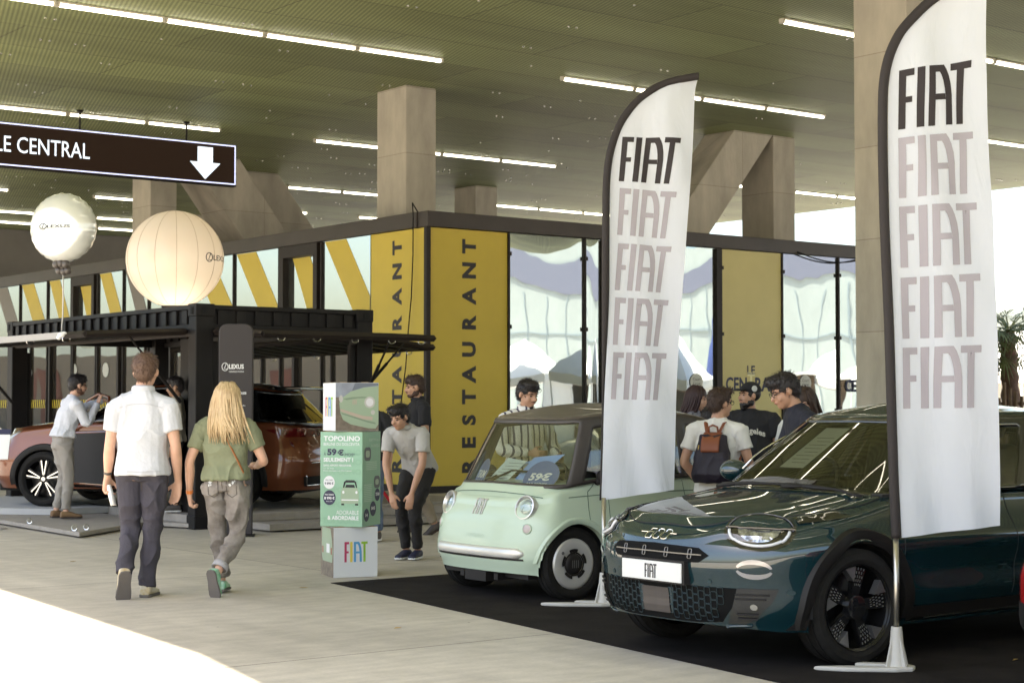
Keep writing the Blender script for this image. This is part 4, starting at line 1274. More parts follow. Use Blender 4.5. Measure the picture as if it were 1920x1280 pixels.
    for s in (-1, 1):
        b = MB(); poly_on(b, c.front(.006), [(s * .115, .455), (s * .125, .30), (s * .135, .30), (s * .155, .455)] [::s], .03); b.build('intake_post', paint, lo)
        # corner intakes with fog lamp
        b = MB(); poly_on(b, c.front(.005), [(s * .575, .475), (s * .76, .475), (s * .735, .40), (s * .66, .31), (s * .60, .272), (s * .50, .268), (s * .545, .36)], .03)
        ci = b.build('corner_intake', gloss, t, smooth=True)
        b = MB()
        for z in (.44, .415, .33, .305): line_on(b, c.front(.010), [(s * .565, z), (s * (.73 - (.45 - z) * .5), z)], .005)
        b.build('louvre', M_dark, ci)
        b = MB(); disc(b, (s * .655, .372), .017, .017, c.front(.014), 16, 2); b.build('fog_lamp', mat('lamp_glow', (.35, .34, .31), .15, .6), ci)
        b = MB(); disc(b, (s * .42, .505), .014, .014, c.front(.004), 14, 2); disc(b, (s * .80, .455), .014, .014, c.front(.004), 14, 2); b.build('parking_sensor', mat('sensor', (.01, .03, .035), .4), t)
    # lip under the intake
    b = MB(); line_on(b, c.front(.004), [(-.62, .262), (-.45, .247), (0, .243), (.45, .247), (.62, .262)], .009); b.build('front_lip', paint, t, smooth=True)
    # headlights on the wing corners: ring cut by the bonnet line
    HX = {}
    for s in (-1, 1):
        d = Vector((.80, -s * .50, -.30)).normalized()
        # projection frame looking along d
        ctr = Vector((.21, s * .650, .815))
        ux = Vector((0, 0, 1)).cross(d).normalized() * 1.0; uy = d.cross(ux).normalized()
        if uy.z < 0: uy = -uy
        if ux.x > 0 and s < 0: pass
        P = lambda off: c.proj(ctr, ux, uy, d, off)
        hl = MB(); poly_on(hl, P(.004), ellp(0, 0, .205, .135, 40, 0), .025)
        ho = hl.build('headlight', gloss, t, smooth=True)
        b = MB()
        arc = ellp(0, 0, .172, .106, 30, 0, 184, 356); 
        line_on(b, P(.010), arc, .0095)
        b.build('light_ring', mat('led_ring', (.62, .63, .66), .25, .1), ho, smooth=True)
        b = MB(); arc = ellp(0, 0, .188, .120, 30, 0, 0, 180); line_on(b, P(.009), arc, .0045); b.build('upper_ring', mat('ring_grey', (.12, .12, .13), .2, .6), ho, smooth=True)
        b = MB(); poly_on(b, P(.008), [(-.125, .004), (.125, .004), (.112, -.035), (.065, -.070), (0, -.084), (-.065, -.070), (-.112, -.035)], .02); b.build('reflector', mat('reflector_cell', (.16, .17, .18), .12, .8, c2=(.75, .76, .78), vscale=22, var=.6), ho)
        b = MB(); line_on(b, P(.011), [(-.198, .010), (.198, .010)], .006); b.build('lamp_divider', gloss, ho)
        b = MB(); poly_on(b, P(.007), ellp(0, 0, .178, .110, 36, 0, 8, 172), .025); b.build('lamp_lid', paint, ho, smooth=True)
        # eyebrow-shaped position lamp lower down
        ctr2 = Vector((.12, s * .69, .60))
        P2 = c.proj(ctr2, ux, uy, d, .006)
        b = MB()
        def cres(sg):
            o_ = ellp(0, 0, .105, .052, 20, 0, 12, 168); i_ = ellp(0, 0, .092, .026, 20, 0, 12, 168)
            return [(x, y * sg) for x, y in o_] + [(x, y * sg) for x, y in i_[::-1]]
        for sg in (1, -1): poly_on(b, P2, cres(sg), .018)
        b.build('position_lamp', mat('lamp_pale', (.40, .38, .38), .15, .5), t, smooth=True)
        # side badge blade behind the headlight
        b = MB(); poly_on(b, c.side(s, .004), [(.44, .835), (.80, .865), (.77, .90), (.45, .868)], .02); b.build('wing_blade', gloss, t, smooth=True)
    # greenhouse
    base = (.98, 4.0, .80, .62, 2.3, .45, 2.8); topo = (1.78, 3.75, .62, .38, 2.4, .4, 2.8)
    zr = lambda x, y: interp([(1.7, 1.425), (2.1, 1.475), (2.7, 1.49), (3.3, 1.46), (3.8, 1.39)], x) - .03 * (abs(y) / .62) ** 2
    def split(x, y, tt):
        ay = abs(y)
        if tt < .04 or tt > .93: return 'f'
        if x < 1.42: return 'g' if ay < .755 else 'f'
        if x < 1.60: return 'f'
        if x <= 2.42: return 'g' if tt < .86 else 'f'
        if x < 2.52: return 'f'
        if x <= 3.25: return 'g' if tt < .86 else 'f'
        if x < 3.60: return 'f'
        return 'g' if ay < .62 and tt < .85 else 'f'
    greenhouse(c, t, GL_car, mat('pillar_black', (.012, .012, .012), .15, coat=1), paint, base, topo, lambda x, y: c.top(x, y) - .012, zr, split, K=18, N=100, roof_r=.05, crown=.03)
    for s in (-1, 1):
        b = MB(); P_ = []
        for k in range(30):
            f = k / 29; x = 1.50 + f * 2.1; P_.append(Vector((x, s * (.795 - .165 * math.sin(PI * min(1, f * 1.15 + .02)) ** .6), 1.03 + .385 * math.sin(PI * min(1, f * 1.08 + .01)) ** .55)))
        b.tube(P_, .008, 6); b.build('window_chrome', M_chrome, t, smooth=True)
    b = MB(); b.box(1.3, 3.8, -.66, .66, .4, .62); b.box(1.20, 1.75, -.72, .72, .72, .985); [b.box(1.6, 3.8, s_ * .75 - .01, s_ * .75 + .01, .4, 1.0) for s_ in (-1, 1)]; b.build('dashboard', M_inter, t, bevel=.01)
    mm = mat('seat_dark', (.035, .03, .027), .7)
    for x, y in ((2.05, -.37), (2.05, .37), (2.85, -.37), (2.85, .37)): seat(t, x, y, .62, mm)
    steering(t, 1.80, .37, 1.0, M_inter)
    b = MB()
    for y0, y1 in ((.5, -.12), (-.12, -.66)):
        P_ = [Vector((1.06 + .10 * (abs(y) / .7) ** 2 - .06, y, c.top(1.05, y) + .018)) for y in [y0 + (y1 - y0) * k / 8 for k in range(9)]]
        b.tube(P_, [.014] * 5 + [.009] * 4, 6)
        b.tube([P_[0] - Vector((.05, 0, .01)), P_[2]], .012, 6)
    b.build('wiper', M_dark, t, smooth=True)
    for s in (-1, 1): mirror(t, 1.62, s * .82, 1.04, s, paint, (.09, .11, .075))
    # paper sheet on the glass
    def ws(a, z, off=0):
        k = (z - 1.0) / .43
        return Vector((1.03 + k * .78 + .34 * (abs(a) / .76) ** 2.4 * (1 - .3 * k) + off, -a, z))
    b = MB(); quadpatch(b, [(-.02, 1.12), (.20, 1.12), (.20, 1.37), (-.02, 1.37)], lambda a, z: ws(a - .20, z, .03), 4)
    o = b.build('price_sheet', mat('paper_warm', (.55, .55, .45), .6), None); o.location = t.location; o.rotation_euler = t.rotation_euler
    tag(o, 'white specification sheet inside the windscreen of the dark teal crossover', 'sheet')
    q = MB()
    for k in range(8): quadpatch(q, [(.01 if k % 3 else .05, 1.15 + k * .022), (.17, 1.15 + k * .022), (.17, 1.153 + k * .022), (.01 if k % 3 else .05, 1.153 + k * .022)], lambda a, z: ws(a - .20, z, .026), 2)
    qo = q.build('printed_line', mat('grey_ink', (.1,) * 3), None); qo.parent = o
    return c, t
TEAL, TEAL_T = build_teal()

# ================================================================== simpler cars
def simple_car(name, label, paint, L, W, H, loc, rz, wb, fo, hood, zr_tab, base, top, pillars, arch=.37, wheel_r=.34, clad=None, style='split', wheels=True, glassm=GL_dark, doors=()):
    t = thing(name, label, 'car', loc, rz)
    c = Car(L=L, W=W, N=150, K=32, na=.6, nn=2.6, ta=.55, tn=2.8, er=.06, sp0=.75, sp1=L - .7, cab=(1.25, L - .35, W - .15),
            top=lambda x, y: interp(hood, x) - .08 * (abs(y) / W) ** 2.3 * (1 - .4 * sstep(.9, 1.6, x)),
            zb=lambda x: .24,
            fx=lambda z, y: .15 * sstep(.62, .92, z) + .07 * sstep(.4, .24, z),
            rx=lambda z: .16 * sstep(.75, 1.1, z) + .07 * sstep(.5, .25, z) - .03 * math.exp(-((z - .62) / .08) ** 2),
            sy=lambda z, x: .09 * sstep(.6, 1.0, z) + .05 * sstep(.42, .2, z) + .03 * math.exp(-((z - .55) / .1) ** 2) * sstep(1.2, 1.6, x) * sstep(L - 1.0, L - 1.5, x),
            arches=[(fo, wheel_r, arch), (fo + wb, wheel_r, arch)])
    c.body(paint, t)
    for s in (-1, 1):
        for wx in (fo, fo + wb):
            if clad: arch_trim(c, t, wx, wheel_r, arch - .01, arch + .07, s, clad, .014, -10, 190)
            well(t, wx, s * (W - .03), arch - .012, s, wheel_r)
            wheel(t, wx, s * (W - .125), wheel_r, wheel_r * .72, .22, style, s)
        if clad:
            b = MB(); quadpatch(b, [(fo + arch + .05, .235), (fo + wb - arch - .05, .235), (fo + wb - arch - .05, .34), (fo + arch + .05, .34)], c.side(s, .006), 24, 4); b.build('sill_cladding', clad, t, smooth=True)
    b = MB(); b.box(.2, L - .2, -W + .22, W - .22, .2, .6); b.build('underbody', mat('well_black', (0,) * 3), t)
    zr = lambda x, y: interp(zr_tab, x) - .03 * (abs(y) / W) ** 2
    def split(x, y, tt):
        if tt < .05 or tt > .9: return 'f'
        for a_, b_ in pillars:
            if a_ <= x <= b_: return 'f'
        return 'g'
    greenhouse(c, t, glassm, mat('pillar_black', (0,) * 3), paint, base, top, lambda x, y: c.top(x, y) - .012, zr, split, K=14, N=90)
    b = MB(); b.box(1.3, L - .4, -W + .2, W - .2, .4, .62); b.box(1.2, 1.7, -W + .16, W - .16, .75, 1.0); b.build('dashboard', M_inter, t, bevel=.05)
    mm = mat('seat_dark', (0,) * 3)
    for x, y in ((2.0, -.38), (2.0, .38), (2.85, -.38), (2.85, .38)): seat(t, x, y, .62, mm)
    return c, t

# copper coloured SUV on the container deck (front to the left)
def build_copper():
    paint = mat('copper_paint', (.17, .052, .020), .38, .3, coat=1, cior=1.5, spec=.2)
    clad = mat('cladding', (0,) * 3)
    fw = Vector((-6.28, 23.3, 0)); dirx = Vector((math.cos(R(-11)), math.sin(R(-11)), 0)); diry = Vector((-dirx.y, dirx.x, 0))
    W = .93
    loc = fw - dirx * .92 + diry * (W - .10); loc.z = .16
    hood = [(0, .84), (.1, .97), (.3, 1.05), (.8, 1.13), (1.25, 1.17), (1.8, 1.18), (3.2, 1.19), (3.9, 1.19), (4.45, 1.14), (4.66, 1.06)]
    c, t = simple_car('suv_car', 'copper brown SUV parked inside the black container with its door open', paint, 4.66, W, 1.66, loc, R(-11), 2.69, .92,
                      hood, [(1.8, 1.53), (2.3, 1.60), (3.0, 1.62), (3.8, 1.57), (4.3, 1.50)], (1.15, 4.55, .85, .6, 2.3, .5, 2.8), (1.95, 4.15, .66, .4, 2.4, .4, 2.8),
                      [(1.6, 1.78), (2.65, 2.75), (3.5, 4.0)], .405, .365, clad)
    # headlight, front
    for s in (-1, 1):
        b = MB(); poly_on(b, c.side(s, .004), [(.16, .87), (.52, 1.01), (.56, .985), (.42, .91), (.20, .825)], .02)
        h = b.build('headlight', mat('lamp_pale', (0,) * 3), t, smooth=True)
        # tail lamp wrapping the corner
        b = MB(); poly_on(b, c.side(s, .005), [(4.02, 1.03), (4.60, 1.06), (4.62, .94), (4.30, .93)], .02); b.build('tail_light', mat('tail_red', (.10, .008, .008), .12, coat=1), t, smooth=True)
    rear = c.proj((c.L, 0, 0), (0, -1, 0), (0, 0, 1), (-1, 0, 0), .005)
    b = MB(); poly_on(b, rear, [(-.82, 1.05), (.82, 1.05), (.82, .97), (.70, .94), (-.70, .94), (-.82, .97)], .04); b.build('tail_light', mat('tail_red', (0,) * 3), t, smooth=True)
    b = MB(); poly_on(b, rear, [(-.74, .42), (.74, .42), (.66, .29), (-.66, .29)], .04); b.build('rear_cladding', M_dark, t, smooth=True)
    b = MB(); line_on(b, rear, [(-.70, .435), (-.62, .30), (.62, .30), (.70, .435)], .010); line_on(b, rear, [(-.66, .60), (.66, .60)], .008); b.build('rear_strip', M_chrome, t, smooth=True)
    b = MB(); poly_on(b, c.proj((c.L, 0, 0), (0, -1, 0), (0, 0, 1), (-1, 0, 0), .012), rrect(-.26, .26, .66, .78, .008, 2), .05); p_ = b.build('number_plate', mat('plate_white', (0,) * 3), t)
    b = MB(); text(b, 'LEXUS', c.proj((c.L, 0, 0), (0, 1, 0), (0, 0, 1), (-1, 0, 0), .015), h=.06, wd=.3, at=(0, .69), align='c', bold=.02); b.build('lettering', mat('grey_ink', (0,) * 3), p_)
    # roof spoiler
    b = MB(); b.prism([(4.05, -.62), (4.42, -.58), (4.42, .58), (4.05, .62)], 1.555, 1.60); b.build('spoiler', mat('gloss_black', (0,) * 3), t, bevel=.015)
    # open front door, hinged near the front wheel, swung out towards the camera
    Mh = Matrix.Translation((1.33, -W + .04, 0)) @ Matrix.Rotation(R(-38), 4, 'Z')
    b = MB(); b.prism([(0, .30), (1.02, .30), (1.06, .7), (1.05, 1.03), (.0, 1.0), (-.04, .7)], -.035, .035, Mh @ Matrix.Rotation(R(90), 4, 'X'))
    d = b.build('front_door', paint, t, bevel=.02)
    b = MB(); b.prism([(.015, .33), (1.0, .33), (1.04, .7), (1.02, 1.0), (.015, .97)], -.045, -.036, Mh @ Matrix.Rotation(R(90), 4, 'X')); b.prism([(.015, .33), (1.0, .33), (1.04, .7), (1.02, 1.0), (.015, .97)], .036, .046, Mh @ Matrix.Rotation(R(90), 4, 'X')); b.build('door_lining', M_inter, d)
    b = MB(); b.tube([Mh @ Vector(p) for p in ((.0, 0, 1.0), (.45, 0, 1.42), (.75, 0, 1.50), (1.02, 0, 1.46), (1.05, 0, 1.03))], .022, 8); b.build('window_frame', paint, d, smooth=True)
    return t
COPPER = build_copper()

# black hatchback parked beyond the crossover, only its roof and a window show at the right edge
hood = [(0, .78), (.1, .88), (.3, .93), (.8, .99), (1.25, 1.04), (1.8, 1.05), (3.2, 1.06), (3.7, 1.04), (4.1, .9)]
simple_car('hatchback_car', 'black glossy car beyond the crossover at the right edge of the picture', mat('black_paint', (.008, .007, .007), .2, coat=1), 4.05, .87, 1.5,
           uvw(12.2, 8.6), A0 + R(0), 2.5, .8, hood, [(1.7, 1.46), (2.1, 1.54), (2.7, 1.56), (3.3, 1.52), (3.8, 1.44)],
           (1.0, 3.9, .79, .6, 2.3, .45, 2.8), (1.8, 3.65, .62, .4, 2.4, .4, 2.8), [(1.45, 1.62), (2.4, 2.5), (3.2, 3.4)])
# red car in front of it, only a corner shows at the right edge
hood = [(0, .72), (.1, .82), (.3, .88), (.8, .94), (1.25, .99), (1.8, 1.0), (3.2, 1.0), (3.7, .98), (4.0, .9)]
redc, redt = simple_car('red_car', 'red car with dark lower bumper, its front corner just inside the right edge', mat('red_paint', (.30, .008, .010), .4, coat=1, spec=.1), 3.95, .87, 1.5,
           uvw(7.42, 4.86), A0, 2.45, .8, hood, [(1.7, 1.42), (2.1, 1.48), (2.7, 1.5), (3.3, 1.46), (3.8, 1.38)],
           (1.0, 3.8, .79, .6, 2.3, .45, 2.8), (1.8, 3.55, .62, .4, 2.4, .4, 2.8), [(1.45, 1.62), (2.4, 2.5), (3.2, 3.4)], clad=mat('cladding', (0,) * 3))
b = MB(); poly_on(b, redc.front(.006), [(-.8, .50), (.8, .50), (.75, .26), (-.75, .26)], .04); poly_on(b, redc.proj((.3, 1.0, 0), (1, 0, 0), (0, 0, 1), (0, -1, 0), .006), [(.0, .50), (.45, .50), (.45, .26), (0, .26)], .04)
b.build('bumper_cladding', mat('cladding', (0,) * 3), redt, smooth=True)
# ------------------------------------------------------------------ people
# local axes of a person: x to their right, y forward, z up; lengths in fractions of the height H
def V(*a): return Vector(a)
def capsule(mb, a, b_, ra, rb, n=14, k=4, flat=1.0, up=None):
    a = Vector(a); b_ = Vector(b_); d = (b_ - a)
    L_ = d.length
    if L_ < 1e-6: return
    t = d / L_
    pts, rs = [], []
    for i in range(k + 1):
        th = PI / 2 * (1 - i / k); pts.append(a - t * ra * math.sin(th)); rs.append(max(ra * math.cos(th), ra * .02))
    for i in range(1, 4): pts.append(a + d * i / 4); rs.append(ra + (rb - ra) * i / 4)
    for i in range(k + 1):
        th = PI / 2 * i / k; pts.append(b_ + t * rb * math.sin(th)); rs.append(max(rb * math.cos(th), rb * .02))
    mb.tube(pts, rs, n, flat=flat, up=up)

def limb(mb, pts, rs, n=14, sub=4, cap=True, flat=1.0, up=None):
    """smooth tapered tube through joints"""
    pts = [Vector(p) for p in pts]; P_, R_ = [], []
    for i in range(len(pts) - 1):
        p0 = pts[max(i - 1, 0)]; p1 = pts[i]; p2 = pts[i + 1]; p3 = pts[min(i + 2, len(pts) - 1)]
        for k in range(sub):
            t = k / sub
            q = .5 * ((2 * p1) + (p2 - p0) * t + (2 * p0 - 5 * p1 + 4 * p2 - p3) * t * t + (-p0 + 3 * p1 - 3 * p2 + p3) * t ** 3)
            P_.append(q); f = t * t * (3 - 2 * t); R_.append(rs[i] * (1 - f) + rs[i + 1] * f)
    P_.append(pts[-1]); R_.append(rs[-1])
    mb.tube(P_, R_, n, flat=flat, up=up, cap=cap)

def loft(mb, secs, n=22):
    """secs: (centre, side vector, forward vector); closed by flat caps"""
    vs = []
    for c, sx, fy in secs:
        for j in range(n):
            a = 2 * PI * j / n; ca, sa = math.cos(a), math.sin(a)
            k = 1 / (abs(ca) ** 2.5 + abs(sa) ** 2.5) ** (1 / 2.5)
            vs.append(c + sx * (ca * k) + fy * (sa * k))
    m = len(secs)
    fs = [(i * n + j, i * n + (j + 1) % n, (i + 1) * n + (j + 1) % n, (i + 1) * n + j) for i in range(m - 1) for j in range(n)]
    fs += [tuple(range(n))[::-1], tuple(range((m - 1) * n, m * n))]
    mb.add(vs, fs)

def remesh(mb, name, m, parent, voxel, smooth_it=3, fold=0, ffreq=9, fst=(1, 1, .35), seed=0):
    o = mb.build(name, m, parent, smooth=True)
    md = o.modifiers.new('r', 'REMESH'); md.mode = 'VOXEL'; md.voxel_size = voxel; md.use_smooth_shade = True
    if smooth_it:
        md = o.modifiers.new('s', 'SMOOTH'); md.factor = .5; md.iterations = smooth_it
    bake(o)
    if fold:
        me = o.data
        off = Vector((seed * 3.1, seed * 1.7, seed))
        ns = [v.normal.copy() for v in me.vertices]
        for v, nn in zip(me.vertices, ns):
            p = Vector((v.co.x * fst[0], v.co.y * fst[1], v.co.z * fst[2])) * ffreq + off
            a = noise.noise(p + Vector((noise.noise(p * .6), noise.noise(p * .6 + Vector((5, 5, 5))), 0)) * .8)
            v.co += nn * (fold * 2.2 * (1.0 - abs(a) ** .6 * 2.0))
    o.data.shade_smooth()
    return o

def hand(mb, H, wrist, d, pn, th_side, curl=.35, spread=.12, s=1.0):
    """palm plus four fingers and a thumb. d = along the fingers, pn = out of the palm, th_side = towards the thumb"""
    d = Vector(d).normalized(); pn = Vector(pn); pn = (pn - d * pn.dot(d)).normalized(); sd = d.cross(pn).normalized()
    if sd.dot(Vector(th_side)) < 0: sd = -sd
    W_ = Vector(wrist); u_ = H * s
    pc = W_ + d * .026 * u_
    k0 = W_ + d * .052 * u_
    loft(mb, [(W_ - d * .004 * u_, sd * .0155 * u_, pn * .012 * u_), (W_ + d * .018 * u_, sd * .021 * u_, pn * .0115 * u_), (k0, sd * .0245 * u_, pn * .0095 * u_), (k0 + d * .004 * u_, sd * .020 * u_, pn * .006 * u_)], 14)
    for i, (o_, L_) in enumerate(((.018, .040), (.0065, .045), (-.0055, .042), (-.017, .033))):
        p = k0 + sd * o_ * u_ - d * .002 * u_
        dd = (d + sd * o_ * spread * 12).normalized()
        r = .0062 * u_
        cur = p; c_ = curl * (1 + .12 * i)
        ang = 0
        for k, f in enumerate((.45, .32, .26)):
            ang += c_ * (.7 if k == 0 else 1.0)
            dr = dd * math.cos(ang) + pn * math.sin(ang)
            nx = cur + dr * L_ * f * u_
            capsule(mb, cur, nx, r * (1 - .07 * k), r * (.93 - .07 * k), 8, 2); cur = nx
    t0 = W_ + d * .014 * u_ + sd * .016 * u_; t1 = t0 + (sd * .75 + d * .7 + pn * .35).normalized() * .024 * u_
    t2 = t1 + (d * .9 + sd * .25 + pn * (.2 + curl * .6)).normalized() * .022 * u_
    capsule(mb, t0, t1, .0085 * u_, .0072 * u_, 8, 2); capsule(mb, t1, t2, .0070 * u_, .0058 * u_, 8, 2)

def person(label, loc, yaw, H, P={}, skin=M_skin, shirt=None, pants=None, shoe=None, hair=None, sleeve='short', hairstyle='short', head=(0, 0), hands=None,
           vox=.009, face=False, wide=1.0, belly=0, fold=.0055, shoes=True, seed=1, collar=False, hem=.0, legs=True, sole=None, cuff=None, pant_end=None, group=None):
    t = thing('person', label, 'person', loc, yaw, group)
    J = dict(pel=V(0, 0, .525), wai=V(0, .0, .61), che=V(0, -.005, .715), nk=V(0, -.012, .828), hd=V(0, .004, .925),
             sr=V(.108, -.01, .80), sl=V(-.108, -.01, .80), er=V(.135, -.015, .63), el=V(-.135, -.015, .63), wr=V(.14, .02, .485), wl=V(-.14, .02, .485),
             hr=V(.05, 0, .515), hl=V(-.05, 0, .515), kr=V(.055, .015, .285), kl=V(-.055, .015, .285), ar=V(.057, -.01, .048), al=V(-.057, -.01, .048), fr=V(.02, .12, 0), fl=V(-.02, .12, 0))
    for k, v in P.items(): J[k] = V(*v)
    J = {k: v * H for k, v in J.items()}
    for k in ('sr', 'sl', 'hr', 'hl'):
        if k not in P: J[k].x *= wide if k[0] == 's' else 1
    # torso sections
    side_s = (J['sr'] - J['sl']).normalized(); side_h = (J['hr'] - J['hl']).normalized()
    def sec(c, t_, rx, ry, sv, push=0):
        f = t_.cross(sv).normalized() * -1
        if f.dot(Vector((0, 1, 0))) < 0 and t_.z > .3: f = -f
        s_ = sv.normalized()
        return (c + f * push * H, s_ * rx * H * wide, f * ry * H)
    sp = [J['pel'] - (J['wai'] - J['pel']) * .55, J['pel'], J['wai'], J['che'], J['nk'] - (J['nk'] - J['che']) * .22]
    def torso(mb, g, h0=0.0, topcut=1.0, loose=1.0):
        S = []
        tg = [(sp[1] - sp[0]), (sp[2] - sp[0]), (sp[3] - sp[1]), (sp[4] - sp[2]), (sp[4] - sp[3])]
        rx = [.088, .094, .082 + belly * .4, .100, .088]; ry = [.060, .068, .058 + belly, .066, .045]
        for i in range(5):
            sv = side_h * (1 - i / 4) + side_s * (i / 4)
            S.append(sec(sp[i], tg[i].normalized(), rx[i] * (loose if i in (0, 1, 2) else 1) + g / H, ry[i] * (loose if i in (0, 1, 2) else 1) + g / H, sv, .004 + belly * .3 * (i == 2)))
        return S
    b = MB()
    S = torso(b, -.006)
    loft(b, S)
    for s_, e_, w_ in (('sr', 'er', 'wr'), ('sl', 'el', 'wl')):
        limb(b, [J[s_], J[s_] + (J[e_] - J[s_]) * .5, J[e_], J[e_] + (J[w_] - J[e_]) * .3, J[w_]], [.032 * H, .027 * H, .0225 * H, .0235 * H, .0145 * H], 12)
    # trapezius and neck
    for s_ in ('sr', 'sl'): capsule(b, J['nk'] + V(0, 0, .002 * H), J[s_] - V(0, 0, .002 * H), .024 * H, .026 * H)
    up = (J['hd'] - J['nk']).normalized()
    capsule(b, J['nk'], J['hd'] - up * .03 * H, .034 * H, .031 * H)
    # head frame
    hy, hp = head
    Rh = Matrix.Rotation(R(hy), 3, 'Z') @ Matrix.Rotation(R(hp), 3, 'X')
    hc = J['hd']
    H0 = H; H = H * 1.09
    def hp_(x, y, z, H=H): return hc + Rh @ V(x, y, z) * H
    M3 = Rh.to_4x4()
    b.ell(hp_(0, -.006, .014), (.0425 * H, .052 * H, .050 * H), 18, 12, Rh)
    b.ell(hp_(0, .012, -.018), (.035 * H, .038 * H, .046 * H), 16, 12, Rh)
    capsule(b, hp_(0, .030, -.048), hp_(0, .036, -.046), .016 * H, .014 * H)          # chin
    capsule(b, hp_(0, .045, .004), hp_(0, .057, -.014), .0055 * H, .0085 * H, 10, 3)   # nose
    for sg in (-1, 1):
        b.ell(hp_(sg * .043, -.004, -.004), (.0055 * H, .012 * H, .018 * H), 10, 8, Rh @ Matrix.Rotation(R(sg * -20), 3, 'Z'))
        b.ell(hp_(sg * .019, .038, .012), (.013 * H, .008 * H, .005 * H), 8, 6, Rh)          # brow ridge
        b.ell(hp_(sg * .022, .034, -.018), (.012 * H, .012 * H, .014 * H), 8, 6, Rh)   # cheek
    b.ell(hp_(0, .049, -.030), (.013 * H, .006 * H, .006 * H), 10, 6, Rh)
    H = H0
    if legs:
        for h_, k_, a_ in (('hr', 'kr', 'ar'), ('hl', 'kl', 'al')):
            limb(b, [J[h_], J[h_] + (J[k_] - J[h_]) * .5, J[k_], J[k_] + (J[a_] - J[k_]) * .35, J[a_]], [.045 * H, .040 * H, .028 * H, .030 * H, .019 * H], 12)
    hd_ = hands or {}
    for key, w_, e_ in (('r', 'wr', 'er'), ('l', 'wl', 'el')):
        d0 = (J[w_] - J[e_]).normalized()
        hh = hd_.get(key, {})
        sg = 1 if key == 'r' else -1
        d = Vector(hh.get('d', d0 + V(0, .15, 0))); pn = Vector(hh.get('pn', (-sg, .15, 0))); ts = Vector(hh.get('ts', (0, 1, 0)))
        hand(b, H, J[w_], d, pn, ts, hh.get('curl', .38), s=hh.get('s', 1))
    body = remesh(b, 'body', skin, t, vox, 2)
    # trousers
    if pants and legs:
        b = MB(); S = torso(b, .003)
        S = [(c - (J['wai'] - J['pel']) * 0, sx * 1.0, fy * 1.0) for c, sx, fy in S[:2]] + [(J['pel'] + (J['wai'] - J['pel']) * .62, S[1][1] * .94, S[1][2] * .94)]
        loft(b, S)
        for h_, k_, a_ in (('hr', 'kr', 'ar'), ('hl', 'kl', 'al')):
            e = J[a_] + (J[k_] - J[a_]) * (.10 if pant_end is None else pant_end)
            fw = V(0, 1, 0)
            pts = [J[h_], J[h_] + (J[k_] - J[h_]) * .5, J[k_], J[k_] + (e - J[k_]) * .4, e]
            limb(b, pts, [.057 * H, .050 * H, .0385 * H, .036 * H, (.0285 if cuff is None else cuff) * H], 16)
            b.ell(J[h_] + V(0, -.025 * H, -.005 * H), (.045 * H, .038 * H, .05 * H))
        remesh(b, 'trousers', pants, t, vox, 2, fold * 1.1, 7, (1, 1, .8), seed + 5)
    # shirt
    if shirt:
        b = MB()
        S = torso(b, .011, loose=1.1)
        lo = J['pel'] - (J['wai'] - J['pel']).normalized() * hem * H
        S0 = (lo, S[1][1] * 1.03, S[1][2] * 1.06)
        top_c = J['nk'] - (J['nk'] - J['che']) * .12
        loft(b, [S0, (lo + (J['wai'] - lo) * .35, S[1][1] * 1.0, S[1][2] * 1.02)] + S[2:] + [(J['nk'] + up * .012 * H, side_s * .043 * H, S[4][2].normalized() * .040 * H), (J['nk'] + up * .026 * H, side_s * .0385 * H, S[4][2].normalized() * .036 * H)])
        for s_, e_, w_ in (('sr', 'er', 'wr'), ('sl', 'el', 'wl')):
            capsule(b, J['nk'] + (J[s_] - J['nk']) * .02 - V(0, 0, .003 * H), J[s_] - V(0, 0, .004 * H), .034 * H, .035 * H)
            b.ell(J[s_] + (J['che'] - J[s_]) * .15, (.04 * H, .042 * H, .045 * H))
            if sleeve == 'short':
                e = J[s_] + (J[e_] - J[s_]) * .64
                limb(b, [J[s_], J[s_] + (J[e_] - J[s_]) * .3, e], [.040 * H, .0395 * H, .0400 * H], 16)
            elif sleeve == 'long':
                limb(b, [J[s_], J[s_] + (J[e_] - J[s_]) * .5, J[e_], J[e_] + (J[w_] - J[e_]) * .5, J[e_] + (J[w_] - J[e_]) * .93], [.040 * H, .035 * H, .031 * H, .027 * H, .0215 * H], 16)
        o = remesh(b, 'shirt', shirt, t, vox * .9, 2, fold, 7, (1, 1, .45), seed)
        if collar:
            q = MB(); c0 = J['nk'] + up * .022 * H
            for rr, zz in ((.0375, 0),):
                pts = [c0 + V(math.cos(a) * rr * H, math.sin(a) * rr * H * .95 + .002, (-.006 if math.sin(a) > 0 else .004) * H) for a in [2 * PI * k / 24 for k in range(24)]]
                q.tube(pts, .011 * H, 8, closed=True, flat=1.5)
            q.build('collar', collar if not isinstance(collar, bool) else shirt, t, smooth=True)
